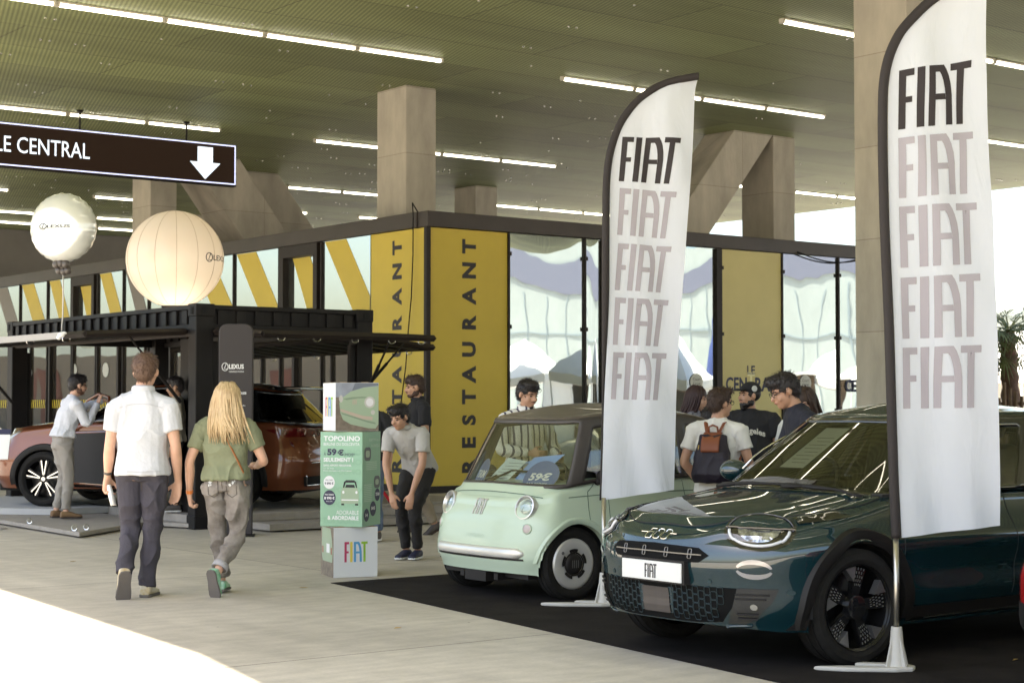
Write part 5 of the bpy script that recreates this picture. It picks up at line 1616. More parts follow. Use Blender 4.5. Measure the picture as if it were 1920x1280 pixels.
    # shoes
    if shoes and legs:
        for a_, f_ in (('ar', 'fr'), ('al', 'fl')):
            b = MB(); f = J[f_].normalized(); A = J[a_]
            dn = V(0, 0, -1); dn = (dn - f * dn.dot(f)).normalized(); sd = f.cross(dn).normalized()
            if P.get('tilt_' + a_): pass
            base = A + dn * .042 * H * .9
            def sp_(l_, w_, h_): return base + f * l_ * H + sd * w_ * H - dn * h_ * H
            secs = []
            for l_, w_, h_ in ((-.036, .017, .030), (-.03, .023, .044), (0, .025, .052), (.035, .026, .042), (.07, .0285, .028), (.098, .026, .022), (.113, .017, .016)):
                c = sp_(l_, 0, h_ / 2 + .003); secs.append((c, sd * w_ * H, dn * h_ / 2 * H))
            loft(b, secs, 16)
            sh = remesh(b, 'shoe', shoe, t, vox * .9, 2)
            if sole:
                b = MB(); b.add([], [])
                pl = [(-.039, 0), (-.036, .018), (-.02, .026), (.02, .025), (.055, .030), (.085, .031), (.108, .022), (.117, 0)]
                ring = pl + [(x, -y) for x, y in pl[-2:0:-1]]
                vs = [sp_(x, y, -.001) for x, y in ring] + [sp_(x, y * 1.02, .009) for x, y in ring]
                n = len(ring)
                b.add(vs, [tuple(range(n)), tuple(range(n, 2 * n))[::-1]] + [(i, (i + 1) % n, n + (i + 1) % n, n + i) for i in range(n)])
                b.build('sole', sole, sh, bevel=.003)
    H = H * 1.09
    # hair
    if hair:
        b = MB()
        if hairstyle in ('short', 'fade', 'crop'):
            b.ell(hp_(0, -.011, .019), (.0465 * H, .0535 * H, .052 * H), 20, 14, Rh)
            b.ell(hp_(0, .012, .040), (.040 * H, .040 * H, .031 * H), 18, 12, Rh)
            b.ell(hp_(0, -.030, -.004), (.038 * H, .032 * H, .040 * H), 18, 12, Rh)
            if hairstyle == 'crop': b.ell(hp_(.01, .025, .052), (.034 * H, .030 * H, .018 * H), 14, 10, Rh)
            ho_ = remesh(b, 'hair', hair, t, vox * .8, 2, .0018, 40, (1, 1, 1), seed)
            random.seed(seed); q = MB(); vv_ = ho_.data.vertices
            for k in range(650):
                v_ = vv_[random.randrange(len(vv_))]; p_ = v_.co.copy(); n_ = v_.normal.copy()
                dn_ = Vector((random.uniform(-.35, .35), random.uniform(-.2, .35), -.8)); dn_ = (dn_ - n_ * dn_.dot(n_)) + n_ * random.uniform(.12, .5); dn_.normalize()
                l_ = random.uniform(.008, .017) * H
                q.tube([p_ - n_ * .002, p_ + dn_ * l_ * .5 + n_ * .001, p_ + dn_ * l_], [.0018, .0016, .0004], 3, cap=False)
            q.build('hair_tuft', hair, ho_)
        elif hairstyle == 'bald': pass
        elif hairstyle in ('long', 'blonde'):
            b.ell(hp_(0, -.010, .020), (.049 * H, .056 * H, .054 * H), 20, 14, Rh)
            b.ell(hp_(0, -.034, -.02), (.046 * H, .032 * H, .06 * H), 18, 12, Rh)
            hr_o = remesh(b, 'hair', hair, t, vox, 2)
            random.seed(seed + 11)
            q = MB()
            n = 300 if hairstyle == 'blonde' else 80
            for k in range(n):
                a = R(random.uniform(-250, 70)) if hairstyle == 'blonde' else R(random.uniform(-225, 45))   # round the back, from ear to ear
                el = random.random()
                x0, y0 = .050 * math.cos(a), .056 * math.sin(a) - .010
                st = hp_(x0 * .55 * (1 + el * .4), y0 * .5 * (1 + el * .4), .074 - .028 * el)
                m1 = hp_(x0 * 1.04, y0 * 1.04, .022 + .01 * random.random())
                lx = x0 * 1.12 + random.gauss(0, .006)
                drop = random.uniform(.11, .165)
                m2 = hp_(lx, y0 * 1.05 - .006, -.035)
                sw = random.gauss(.012 if hairstyle == 'blonde' else 0, .010)
                m3 = hp_(lx * 1.2 + sw * .5, y0 * 1.0 - .022, -.035 - drop * .45)
                en = hp_(lx * 1.28 + sw * 1.6, y0 * .9 - .026 + random.gauss(0, .008), -.035 - drop)
                limb(q, [st, m1, m2, m3, en], [.0035 * H, .0050 * H, .0050 * H, .0046 * H, .0008 * H], 5, 4)
            ho = q.build('hair_strands', hair, hr_o, smooth=True)
        elif hairstyle == 'cap':
            b.ell(hp_(0, -.010, .012), (.0455 * H, .053 * H, .045 * H), 20, 14, Rh); remesh(b, 'hair', hair, t, vox * .9, 2)
    if face:
        dk = mat('eye_dark', (.015, .01, .008), .3); 
        for sg in (-1, 1):
            q = MB(); q.ell(hp_(sg * .0185, .0435, .0015), (.0065 * H, .004 * H, .0032 * H), 10, 6, Rh); q.build('eye', dk, t, smooth=True)
            q = MB(); q.tube([hp_(sg * .009, .0475, .0115), hp_(sg * .020, .0475, .0145), hp_(sg * .030, .0405, .011)], [.0018 * H, .0024 * H, .0012 * H], 6); q.build('eyebrow', hair or dk, t, smooth=True)
        q = MB(); q.tube([hp_(-.012, .0515, -.0305), hp_(0, .0555, -.0295), hp_(.012, .0515, -.0305)], [.0012 * H, .0026 * H, .0012 * H], 6); q.build('mouth', mat('lips', (.36, .13, .10), .5), t, smooth=True)
    H = H0
    return t, J, hp_, Rh

def beard(t, hp_, H, Rh, m, full=True, seed=0):
    b = MB()
    b.ell(hp_(0, .024, -.046), (.030 * H, .030 * H, .022 * H if full else .016 * H), 14, 10, Rh)
    for sg in (-1, 1): b.ell(hp_(sg * .027, .006, -.034), (.010 * H, .024 * H, .022 * H), 10, 8, Rh)
    if full: b.ell(hp_(0, .032, -.058), (.021 * H, .018 * H, .022 * H), 12, 8, Rh)
    remesh(b, 'beard', m, t, .008, 1, .002, 40, (1, 1, 1), seed)
    q = MB(); q.tube([hp_(-.016, .0485, -.026), hp_(0, .056, -.0215), hp_(.016, .0485, -.026)], [.002 * H, .0032 * H, .002 * H], 6); q.build('moustache', m, t, smooth=True)

def glasses(t, hp_, H, m=None, up=0):
    m = m or M_dark
    q = MB()
    for sg in (-1, 1):
        q.tube([hp_(sg * .0195 + .0125 * math.cos(a), .0535, .002 + up + .0095 * math.sin(a)) for a in [2 * PI * k / 16 for k in range(16)]], .0013 * H, 6, closed=True)
        q.tube([hp_(sg * .032, .0525, .005 + up), hp_(sg * .045, .03, .006 + up), hp_(sg * .0465, -.004, .003 + up)], .0013 * H, 6)
    q.tube([hp_(-.0065, .054, .003 + up), hp_(0, .056, .004 + up), hp_(.0065, .054, .003 + up)], .0013 * H, 6)
    o = q.build('glasses', m, t, smooth=True)
    return o

cloth = lambda n, c, **k: mat(n, c, .85, bump=k.pop('bump', .6), bscale=k.pop('bs', 8), bdist=k.pop('bd', .035), **k)
C_white = cloth('cotton_white', (.52, .53, .56))
C_white2 = cloth('shirt_white', (.60, .61, .65), bs=12)
C_navy = cloth('navy_chino', (.042, .038, .05), var=.1)
C_green = cloth('sage_cotton', (.195, .21, .125), bs=11)
C_jean = cloth('grey_denim', (.16, .135, .115), c2=(.30, .27, .24), var=.25, vscale=7)
C_greypant = cloth('grey_trousers', (.30, .275, .245))
C_black = cloth('black_cotton', (.012, .011, .013))
C_black2 = cloth('black_trousers', (.016, .014, .014))
C_greypolo = cloth('grey_pique', (.42, .405, .38))
C_beige = cloth('beige_cotton', (.36, .32, .25))
C_khaki = cloth('khaki', (.25, .205, .145))
C_blue = cloth('blue_denim', (.08, .12, .20), c2=(.16, .21, .30), var=.2, vscale=9)
C_tee = cloth('white_tee', (.70, .68, .63))
H_dark = mat('hair_dark', (.012, .008, .007), .55, bump=.6, bscale=90, stretch=(1, 1, .25), bdist=.006)
H_brown = mat('hair_brown', (.040, .020, .012), .6, bump=.6, bscale=90, bdist=.006)
H_auburn = mat('hair_auburn', (.030, .009, .009), .5, bump=.5, bscale=90)
H_blond = mat('hair_blond', (.66, .50, .28), .42, c2=(.36, .235, .115), vscale=60, var=.05, bump=.4, bscale=120, bdist=.004, stretch=(1, 1, .12))
S_tan = mat('suede_tan', (.20, .12, .06), .85, var=.1); S_white = mat('shoe_white', (.62, .60, .52), .6, c2=(.42, .30, .12), vscale=14); S_green = mat('shoe_green', (.60, .66, .60), .6, c2=(.08, .36, .16), vscale=16)
S_navy = mat('shoe_navy', (.02, .022, .05), .7); S_grey = mat('shoe_grey', (.07, .06, .055), .7)
L_white = mat('sole_white', (.7, .7, .68), .6); L_grey = mat('sole_grey', (.16, .14, .125), .8, bump=1, bscale=60, stretch=(1, 12, 1)); L_brown = mat('sole_brown', (.05, .035, .03), .8)
Sk_light = mat('skin_light', (.58, .34, .235), .5, var=.08, vscale=16)
Sk_tan = mat('skin_tan', (.40, .215, .13), .5, var=.08, vscale=16)
Sk_mid = mat('skin_mid', (.47, .26, .165), .5, var=.08, vscale=16)
Sk_olive = mat('skin_olive', (.33, .19, .12), .5, var=.08, vscale=16)

# --- man in the white polo walking away
H = 1.93
t, J, hp_, Rh = person('man in white polo and dark trousers walking away with a rolled paper', (-2.945, 13.80, 0), R(2), H,
    dict(pel=(0, 0, .525), sr=(.104, -.012, .79), sl=(-.104, -.012, .79), er=(.138, -.02, .62), el=(-.132, -.015, .62), wr=(.140, .045, .468), wl=(-.150, .035, .488),
         hr=(.052, 0, .515), hl=(-.052, 0, .515), kr=(.040, .02, .285), ar=(.022, .0, .040), kl=(-.050, .030, .285), al=(-.052, -.115, .100), fr=(.12, 1, 0), fl=(-.15, .42, -.90), hd=(.010, .002, .928)),
    Sk_light, C_white, C_navy, S_white, mat('hair_chestnut', (.085, .045, .026), .6, bump=.6, bscale=90, bdist=.006), head=(-4, -2), vox=.0075, wide=1.0, belly=.012, collar=True, hem=.022, sole=L_grey, seed=3, cuff=.034, pant_end=.02,
    hands={'r': dict(d=(-.18, .1, -1), pn=(-.4, -1, 0), ts=(-.6, 1, 0), curl=.22), 'l': dict(d=(-.05, .15, -1), pn=(.6, -.5, 0), ts=(0, 1, 0), curl=.75)}, fold=.006)
b = MB(); c = J['wl'] + V(0, 0, .012 * H); 
b.tube([J['wl'] + (J['el'] - J['wl']) * (.12 + .02 * k) for k in range(5)], .033, 20); b.build('watch', mat('strap_dark', (.06, .055, .05), .4), t, smooth='auto')
PENDING_MAN = t
# rolled paper in his hand
b = MB(); d = V(.045, -.02, -.16)
c0 = J['wl'] + V(.01, .0, -.06)
for k in range(3):
    r_ = .036 - k * .007
    prof = [(c0 + d * s_) for s_ in (0, .5, 1)]
    b.tube(prof, [r_ * .7, r_, r_], 18, cap=False, flat=.62)
o = b.build('rolled_paper', mat('paper_white', (.78, .78, .77), .6), None, smooth=True, solid=.002); o.location = t.location; o.rotation_euler = t.rotation_euler
tag(o, 'rolled white paper held in the left hand of the man in white polo', 'rolled paper')

# --- blonde woman walking away
H = 1.70
t, J, hp_, Rh = person('blonde woman in a green tee and grey jeans walking away with a brown bag strap', (-2.30, 13.92, 0), R(-6), H,
    dict(pel=(0, 0, .535), che=(0, -.008, .70), sr=(.105, -.012, .80), sl=(-.108, -.012, .795), el=(-.165, -.03, .635), er=(.175, .02, .635), wl=(-.185, .03, .468), wr=(.11, .16, .60),
         hr=(.056, 0, .52), hl=(-.056, 0, .52), kl=(-.048, .055, .285), al=(-.040, .085, .050), kr=(.048, .025, .285), ar=(-.015, -.105, .105), fl=(-.1, 1, 0), fr=(.10, .28, -.95), nk=(0, -.012, .825), hd=(.008, .0, .925)),
    Sk_light, C_green, C_jean, S_green, H_blond, hairstyle='blonde', head=(-8, 0), vox=.0075, wide=1.0, hem=-.01, sole=L_grey, seed=8, cuff=.036, pant_end=.16,
    hands={'l': dict(d=(.1, .15, -1), pn=(.7, .3, 0), ts=(0, 1, 0), curl=.9), 'r': dict(d=(-.4, .8, .2), pn=(0, 0, -1), ts=(-1, 0, 0), curl=.5)}, fold=.008)
WOMAN = t
b = MB(); b.tube([J['wl'] + (J['el'] - J['wl']) * (.06 + .03 * k) for k in range(4)], .029, 18); b.build('wristband', mat('orange_band', (.75, .22, .04), .5), t, smooth='auto')
# turned-up cuffs
for a_, k_ in (('al', 'kl'), ('ar', 'kr')):
    b = MB(); p = J[a_] + (J[k_] - J[a_]) * .15; q = J[a_] + (J[k_] - J[a_]) * .27; b.tube([p, q], [.064, .062], 20, cap=False); b.build('turned_cuff', mat('cuff_grey', (.34, .33, .34), .85), t, smooth=True, solid=.008)
# stitched pockets, centre seam and pale torn patches on the back of the jeans
def on_back(root, part):
    o = [c for c in root.children if c.name.startswith(part)][0]
    bv = BVHTree.FromPolygons([v.co[:] for v in o.data.vertices], [p.vertices[:] for p in o.data.polygons])
    def fn(x, z, off=.003):
        h, n, _, _ = bv.ray_cast(Vector((x, -1, z)), Vector((0, 1, 0)))
        return (h + Vector((0, -off, 0))) if h else Vector((x, -.1, z))
    return o, fn
tr, fn = on_back(t, 'trousers')
b = MB()
for s_ in (-1, 1): line_on(b, fn, [(s_ * .035, .93), (s_ * .035, .81), (s_ * .075, .785), (s_ * .115, .81), (s_ * .12, .93)], .0022, closed=True)
line_on(b, fn, [(0, .965), (.0, .80)], .0022); line_on(b, fn, [(-.13, .955), (.13, .955)], .0018)
b.build('stitching', mat('stitch_dark', (.07, .06, .05), .9), tr)
random.seed(5)
b = MB()
for x, z, s_ in ((-.10, .905, .015), (-.112, .885, .010), (-.095, .885, .008), (.088, .905, .014), (.065, .885, .011), (.10, .918, .007)):
    poly_on(b, lambda a, c: fn(a, c, .004), [(x + s_ * (1 + random.uniform(-.5, .4)) * math.cos(q), z + s_ * (1 + random.uniform(-.5, .4)) * math.sin(q)) for q in [2 * PI * k / 9 for k in range(9)]], .01)
b.build('torn_patch', mat('patch_white', (.6, .6, .58), .9), tr)
mat('patch_white', (.6, .6, .58), .9)
# bag strap and small bag
b = MB(); P_ = [(-.03, -.098, 1.355), (.03, -.128, 1.27), (.085, -.132, 1.17), (.13, -.125, 1.08), (.168, -.09, .985), (.178, -.02, .93)]
b.tube(P_, .0115, 6, flat=.35); o = b.build('bag_strap', mat('tan_leather', (.36, .13, .035), .5), None, smooth=True); o.location = t.location; o.rotation_euler = t.rotation_euler
tag(o, 'thin tan leather bag strap crossing the back of the blonde woman', 'bag strap')

# --- man in white shirt leaning on the copper car door
H = 1.84
t, J, hp_, Rh = person('bearded man in white shirt and grey trousers leaning on the open copper car door', (-5.70, 22.15, .07), R(-58), H,
    dict(pel=(0, -.03, .53), wai=(0, -.02, .62), che=(0, .01, .72), nk=(0, .04, .825), hd=(0, .075, .925), sr=(.11, .03, .80), sl=(-.11, .03, .80), er=(.13, .10, .66), wr=(.06, .20, .80), el=(-.14, .14, .76), wl=(-.10, .30, .82),
         hr=(.05, -.03, .515), hl=(-.05, -.03, .515), kr=(.07, -.01, .285), kl=(-.055, .0, .285), ar=(.085, -.03, .045), al=(-.055, -.055, .045), fr=(.1, 1, 0), fl=(-.1, 1, 0)),
    Sk_light, C_white2, C_greypant, S_tan, H_dark, sleeve='long', head=(2, -8), vox=.009, hem=-.035, sole=L_brown, seed=13, face=True, wide=.98,
    hands={'r': dict(d=(-.25, .4, .9), pn=(-.2, 1, 0), ts=(-1, 0, 0), curl=.5), 'l': dict(d=(.1, 1, -.3), pn=(0, -.2, -1), ts=(1, 0, 0), curl=.4)})
beard(t, hp_, H, Rh, mat('stubble', (.12, .06, .04), .7), False); glasses(t, hp_, H)
b = MB(); b.tube([J['wai'] + V(.148 * math.cos(a), .112 * math.sin(a) - .002, -.062 * 1) for a in [2 * PI * k / 28 for k in range(28)]], .017, 8, closed=True, flat=1); b.build('belt', M_black, t, smooth=True)

# --- young man standing inside the container
H = 1.72
t, J, hp_, Rh = person('young man in beige tee standing inside the black container behind its post', (-4.28, 22.0, .155), R(100), H, dict(), Sk_olive, C_beige, C_black2, S_grey, H_dark, vox=.011, seed=21, head=(0, -10), face=True, sole=L_white)

# --- man in black polo by the yellow wall
H = 1.87
t, J, hp_, Rh = person('bearded man in a black polo and khaki trousers standing by the yellow wall', (-1.12, 20.4, 0), R(112), H,
    dict(er=(.15, .02, .63), wr=(.02, .13, .60), el=(-.15, -.0, .62), wl=(-.02, .13, .61), kl=(-.06, .0, .285), al=(-.07, -.10, .06), fl=(0, 1, -.5), hd=(0, .015, .925)),
    Sk_mid, C_black, C_khaki, S_grey, H_brown, head=(-8, -8), vox=.010, hem=.03, collar=True, seed=25, face=True, wide=1.0, sole=L_brown,
    hands={'r': dict(d=(-1, .5, .2), pn=(0, -1, 0), ts=(0, 0, 1), curl=.6), 'l': dict(d=(1, .5, .2), pn=(0, -1, 0), ts=(0, 0, 1), curl=.6)})
beard(t, hp_, H, Rh, mat('beard_brown', (.06, .03, .02), .7), False)

# --- boy bending forward, hands on knees
H = 1.70
t, J, hp_, Rh = person('boy in a grey polo shirt bending forward with both hands on his knees', (-1.00, 17.05, 0), R(158), H,
    dict(pel=(0, -.115, .545), wai=(0, -.075, .62), che=(0, -.005, .685), nk=(0, .075, .755), hd=(0, .145, .825), sr=(.105, .05, .735), sl=(-.105, .05, .735), er=(.115, .085, .56), el=(-.115, .085, .56), wr=(.070, .105, .385), wl=(-.062, .115, .385),
         hr=(.05, -.11, .52), hl=(-.05, -.11, .52), kr=(.052, .015, .30), kl=(-.046, .03, .295), ar=(.045, -.045, .045), al=(-.022, -.055, .045), fr=(.05, 1, 0), fl=(-.1, 1, 0)),
    Sk_mid, C_greypolo, C_black2, S_navy, H_dark, head=(-18, -22), vox=.008, hem=.045, collar=True, seed=31, face=True, wide=.92, sole=L_white, hairstyle='crop', fold=.004,
    hands={'r': dict(d=(-.25, .1, -1), pn=(-.2, -1, 0), ts=(-1, 0, 0), curl=.22), 'l': dict(d=(.2, .1, -1), pn=(.2, -1, 0), ts=(1, 0, 0), curl=.22)})

# --- person mostly hidden behind the boxes
H = 1.72
t, J, hp_, Rh = person('person in blue jeans and dark top standing behind the stack of boxes', (-1.60, 19.4, 0), R(170), H, dict(), Sk_mid, C_black, C_blue, S_grey, H_dark, vox=.012, seed=37, sole=L_white)

# --- man in the striped shirt behind the mint car
M_stripe = cloth('striped_cotton', (.72, .70, .66))
def add_stripes(m, dark, scale=5.2, wid=.16):
    n = m.node_tree; p = n.nodes['Principled BSDF']
    tc = n.nodes.new('ShaderNodeTexCoord'); wv = n.nodes.new('ShaderNodeTexWave'); wv.inputs['Scale'].default_value = scale; wv.inputs['Distortion'].default_value = .6; wv.inputs['Detail Scale'].default_value = .6
    n.links.new(tc.outputs['Object'], wv.inputs['Vector'])
    mr = n.nodes.new('ShaderNodeMapRange'); mr.inputs['From Min'].default_value = 1 - wid - .04; mr.inputs['From Max'].default_value = 1 - wid
    n.links.new(wv.outputs['Fac'], mr.inputs['Value'])
    mx = n.nodes.new('ShaderNodeMix'); mx.data_type = 'RGBA'; mx.inputs['A'].default_value = p.inputs['Base Color'].default_value[:]; mx.inputs['B'].default_value = (*dark, 1)
    n.links.new(mr.outputs[0], mx.inputs['Factor']); n.links.new(mx.outputs['Result'], p.inputs['Base Color'])
add_stripes(M_stripe, (.06, .055, .09))
H = 1.76
t, J, hp_, Rh = person('man in a striped shirt with sunglasses on his head behind the mint car', (.12, 15.75, 0), R(205), H,
    dict(er=(.15, .04, .64), wr=(.04, .15, .62), hd=(0, .03, .92), nk=(0, .0, .828), el=(-.15, .03, .64), wl=(-.12, .16, .60)), Sk_mid, M_stripe, C_blue, S_grey, H_dark, head=(18, -16), vox=.009, hem=.03, seed=41, face=True, wide=.98, sleeve='long', collar=True, sole=L_white, hairstyle='crop')
glasses(t, hp_, H, M_dark, up=.030)
b = MB(); b.ell(hp_(0, .041, -.052), (.012 * H, .010 * H, .012 * H), 10, 8); b.tube([hp_(-.016, .0485, -.026), hp_(0, .056, -.0225), hp_(.016, .0485, -.026)], [.0012 * H, .0022 * H, .0012 * H], 6); b.build('goatee', H_dark, t, smooth=True)

# --- man with backpack, seen from behind
H = 1.66
t, J, hp_, Rh = person('young man in white tee with glasses and a dark backpack, seen from behind', (1.67, 14.05, 0), R(-22), H,
    dict(el=(-.16, -.03, .64), wl=(-.10, .05, .52), er=(.155, .0, .645), wr=(.12, .12, .60), hd=(.012, .005, .925)), Sk_mid, C_tee, C_blue, S_grey, H_brown, head=(-38, 0), vox=.009, hem=.03, seed=47, face=True, wide=1.02, hairstyle='crop', sole=L_white)
glasses(t, hp_, H)
BP = thing('backpack', 'dark purple backpack with brown leather flap on the back of the young man', 'backpack', t.location, t.rotation_euler.z)
M_pack = mat('pack_nylon', (.012, .007, .016), .6, bump=.5, bscale=10, bdist=.02); M_lea = mat('brown_leather', (.22, .065, .025), .5)
b = MB()
loft(b, [(V(0, -.165, .90), V(.150, 0, 0), V(0, .075, 0)), (V(0, -.185, .97), V(.165, 0, 0), V(0, .095, 0)), (V(0, -.175, 1.10), V(.150, 0, 0), V(0, .085, 0)), (V(0, -.15, 1.22), V(.125, 0, 0), V(0, .065, 0)), (V(0, -.135, 1.28), V(.115, 0, 0), V(0, .05, 0))], 24)
remesh(b, 'bag_body', M_pack, BP, .009, 3, .004, 9, (1, 1, .6), 3)
b = MB(); b.grid(lambda a, c: V(-.075 + .15 * a, -.125 - .118 * math.sin(c * 1.6) , 1.30 - .155 * c ** 1.5 - .0 * abs(a - .5)), 8, 10); b.build('flap', M_lea, BP, smooth=True, solid=.008)
b = MB(); b.tube([V(-.04, -.13, 1.29), V(-.035, -.14, 1.345), V(0, -.145, 1.36), V(.035, -.14, 1.345), V(.04, -.13, 1.29)], .009, 8); b.build('handle', M_lea, BP, smooth=True)
for s_ in (-1, 1):
    b = MB(); b.tube([V(s_ * .045, -.14, 1.29), V(s_ * .075, -.085, 1.375), V(s_ * .09, .0, 1.395), V(s_ * .10, .09, 1.34)], .017, 8, flat=.35); b.build('strap', M_lea, BP, smooth=True)
    b = MB(); b.tube([V(s_ * .10, .09, 1.30), V(s_ * .185, .02, 1.10), V(s_ * .17, -.12, .93)], .012, 8, flat=.4); b.build('strap', M_lea, BP, smooth=True)
b = MB(); b.ell((0, -.238, 1.165), (.010, .008, .010)); b.tube([V(-.10, -.20, 1.20), V(-.10, -.215, 1.16)], .008, 8); b.build('clasp', mat('brass', (.6, .42, .15), .3, 1), BP, smooth=True)

# --- big man with cap and lettered black tee
H = 1.74
t, J, hp_, Rh = person('large bearded man in a black cap and black lettered tee facing the cars', (2.28, 16.6, 0), R(160), H,
    dict(er=(.165, .02, .63), el=(-.165, .02, .63), wr=(.12, .13, .55), wl=(-.12, .13, .55)), Sk_mid, C_black, C_black2, S_grey, H_dark, head=(-48, 2), vox=.010, hem=.04, seed=53, face=True, wide=1.22, belly=.022, hairstyle='cap', sole=L_white)
beard(t, hp_, H, Rh, H_dark, True, 4)
b = MB(); b.ell(hp_(0, -.008, .030), (.050 * H, .058 * H, .044 * H), 20, 12, Rh); b.add([hp_(x, y, z) for x, y, z in [(-.042, .035, .030), (-.035, .085, .022), (0, .105, .022), (.035, .085, .022), (.042, .035, .030), (0, .045, .034)]], [(0, 1, 2, 5), (5, 2, 3, 4)])
o = b.build('cap', C_black, t, smooth='auto', solid=.006)
b = MB(); M = Matrix.Translation(hp_(-.047, -.002, .035)) @ (Rh.to_4x4() @ Matrix.Rotation(R(-90), 4, 'Y')); b.lathe([(0, .006), (.028, .004), (.03, 0)], 20, M); b.build('cap_badge', mat('patch_white', (0,) * 3), o)
b = MB()
def chest(a, z):
    return Vector((-a, .158 - .35 * a * a / .2 * .35 + .0, z - 1.1 * a * a))
text(b, 'Los Angeles', chest, h=.075, wd=.36, at=(0, 1.235), align='c', bold=.03); o = b.build('printed_text', mat('print_cream', (.62, .58, .50), .7), t)

# --- man with glasses in dark tee beside the teal car
H = 1.80
t, J, hp_, Rh = person('dark haired man with black glasses and navy tee looking down beside the teal car', (2.19, 12.95, 0), R(98), H,
    dict(nk=(0, .03, .822), hd=(0, .085, .905), sr=(.11, .01, .795), sl=(-.11, .01, .795), er=(.14, .05, .63), el=(-.14, .05, .63), wr=(.08, .16, .56), wl=(-.08, .16, .56)), Sk_mid, cloth('navy_tee', (.012, .013, .022)), C_black2, S_grey, H_dark, head=(0, -24), vox=.008, hem=.03, seed=59, face=True, wide=1.05, sole=L_white, hairstyle='crop')
glasses(t, hp_, H, mat('gloss_black', (0,) * 3))

# --- curly haired woman behind him
H = 1.68
t, J, hp_, Rh = person('woman with long curly brown hair behind the man with glasses', (2.46, 14.5, 0), R(150), H, dict(hd=(0, .02, .915)), Sk_light, C_tee, C_blue, S_grey, H_brown, head=(0, -18), vox=.011, seed=61, face=True, hairstyle='long', sole=L_white)
# --- dark haired woman and the child beyond the mint car
H = 1.72
t, J, hp_, Rh = person('woman with long dark auburn hair beyond the mint car', (1.86, 17.6, 0), R(255), H, dict(hd=(0, .02, .92)), Sk_light, mat('floral_print', (.3, .3, .34), .8, c2=(.05, .06, .12), vscale=30), C_blue, S_grey, H_auburn, head=(-10, -8), vox=.011, seed=67, face=True, hairstyle='long', sole=L_white)
H = 1.50
t, J, hp_, Rh = person('child with dark tied hair standing next to the woman with auburn hair', (1.84, 16.1, 0), R(20), H, dict(), Sk_mid, C_black, C_blue, S_grey, H_dark, head=(-15, 5), vox=.011, seed=71, sole=L_white)
b = MB(); b.ell(hp_(.03, -.05, .02), (.03, .03, .03)); b.build('hair_tie', mat('pink_tie', (.5, .2, .28), .7), t, smooth=True)

# seams on the walking man's clothes
tr, fn = on_back(PENDING_MAN, 'trousers')
b = MB(); line_on(b, fn, [(0, 1.02), (0, .84)], .0022)
for s_ in (-1, 1): line_on(b, fn, [(s_ * .045, .965), (s_ * .125, .975)], .0028)
b.build('stitching', mat('stitch_dark', (0,) * 3), tr)
sh, fn = on_back(PENDING_MAN, 'shirt')
b = MB(); line_on(b, fn, [(-.17, 1.50), (-.08, 1.525), (0, 1.53), (.08, 1.525), (.17, 1.50)], .0018); line_on(b, fn, [(-.16, 1.00), (0, .995), (.16, 1.00)], .0018)
b.build('seam', mat('seam_grey', (.42, .42, .44), .9), sh)
# ------------------------------------------------------------------ black shipping container stand
CT = thing('shipping_container', 'black shipping container with all sides opened as a car display stand', 'container', Vector((-3.86, 21.09, 0)), A0)
cw, cl, ch = 2.56, 6.15, 2.76
for x in (0, cw):
    for y in (0, cl):
        b = MB(); sx = 1 if x == 0 else -1; sy = 1 if y == 0 else -1
        x0, x1 = sorted((x, x + sx * .24)); y0, y1 = sorted((y, y + sy * .20))
        b.box(x0, x1, y0, y1, .16, ch - .14)
        xa, xb = sorted((x + sx * .24, x + sx * .32)); ya, yb = sorted((y + sy * .03, y + sy * .12)); b.box(xa, xb, ya, yb, .16, 2.3)
        p_ = b.build('corner_post', M_black, CT, bevel=.012)
        b = MB(); xx0, xx1 = sorted((x - sx * .008, x + sx * .255)); yy0, yy1 = sorted((y - sy * .008, y + sy * .215))
        b.box(xx0, xx1, yy0, yy1, 0, .17); b.build('corner_casting', M_black, p_, bevel=.012); b = MB(); b.box(xx0, xx1, yy0, yy1, ch - .16, ch)
        c_ = b.build('corner_casting', M_black, p_, bevel=.012)
        b = MB(); 
        for zz in (ch - .085,):
            M = Matrix.Translation((x - sx * .012, y + sy * .09, zz)); b.box(-.004, .004, -.028, .028, -.045, .045, M)
            M = Matrix.Translation((x + sx * .11, y - sy * .012, zz)); b.box(-.035, .035, -.004, .004, -.045, .045, M)
        b.build('lock_hole', mat('hole_black', (.002, .002, .002), .9), c_)
def rail(x0, x1, y0, y1, nrib, along):
    b = MB()
    b.box(x0, x1, y0, y1, ch - .07, ch - .015)
    b.box(x0 + .01 * (along == 'y'), x1 - .01 * (along == 'y'), y0 + .01 * (along == 'x'), y1 - .01 * (along == 'x'), ch - .34, ch - .25)
    # recessed corrugated strip between the rails
    if along == 'y':
        b.box(x0 + .05, x0 + .06, y0, y1, ch - .25, ch - .07)
        for k in range(nrib):
            yy = y0 + (y1 - y0) * (k + .5) / nrib; b.box(x0 + .015, x0 + .05, yy - .06, yy + .06, ch - .25, ch - .07)
    else:
        b.box(x0, x1, y0 + .05, y0 + .06, ch - .25, ch - .07)
        for k in range(nrib):
            xx = x0 + (x1 - x0) * (k + .5) / nrib; b.box(xx - .06, xx + .06, y0 + .015, y0 + .05, ch - .25, ch - .07)
    return b.build('top_rail', M_black, CT, bevel=.006)
rail(0, .1, .2, cl - .2, 20, 'y'); rail(cw - .1, cw, .2, cl - .2, 20, 'y'); rail(.24, cw - .24, 0, .1, 8, 'x'); rail(.24, cw - .24, cl - .1, cl, 8, 'x')
b = MB(); b.box(.34, .62, .06, .10, .16, 2.36); b.box(.34, .36, .10, 1.1, .16, 2.36); b.build('end_panel', M_black, CT, bevel=.006)
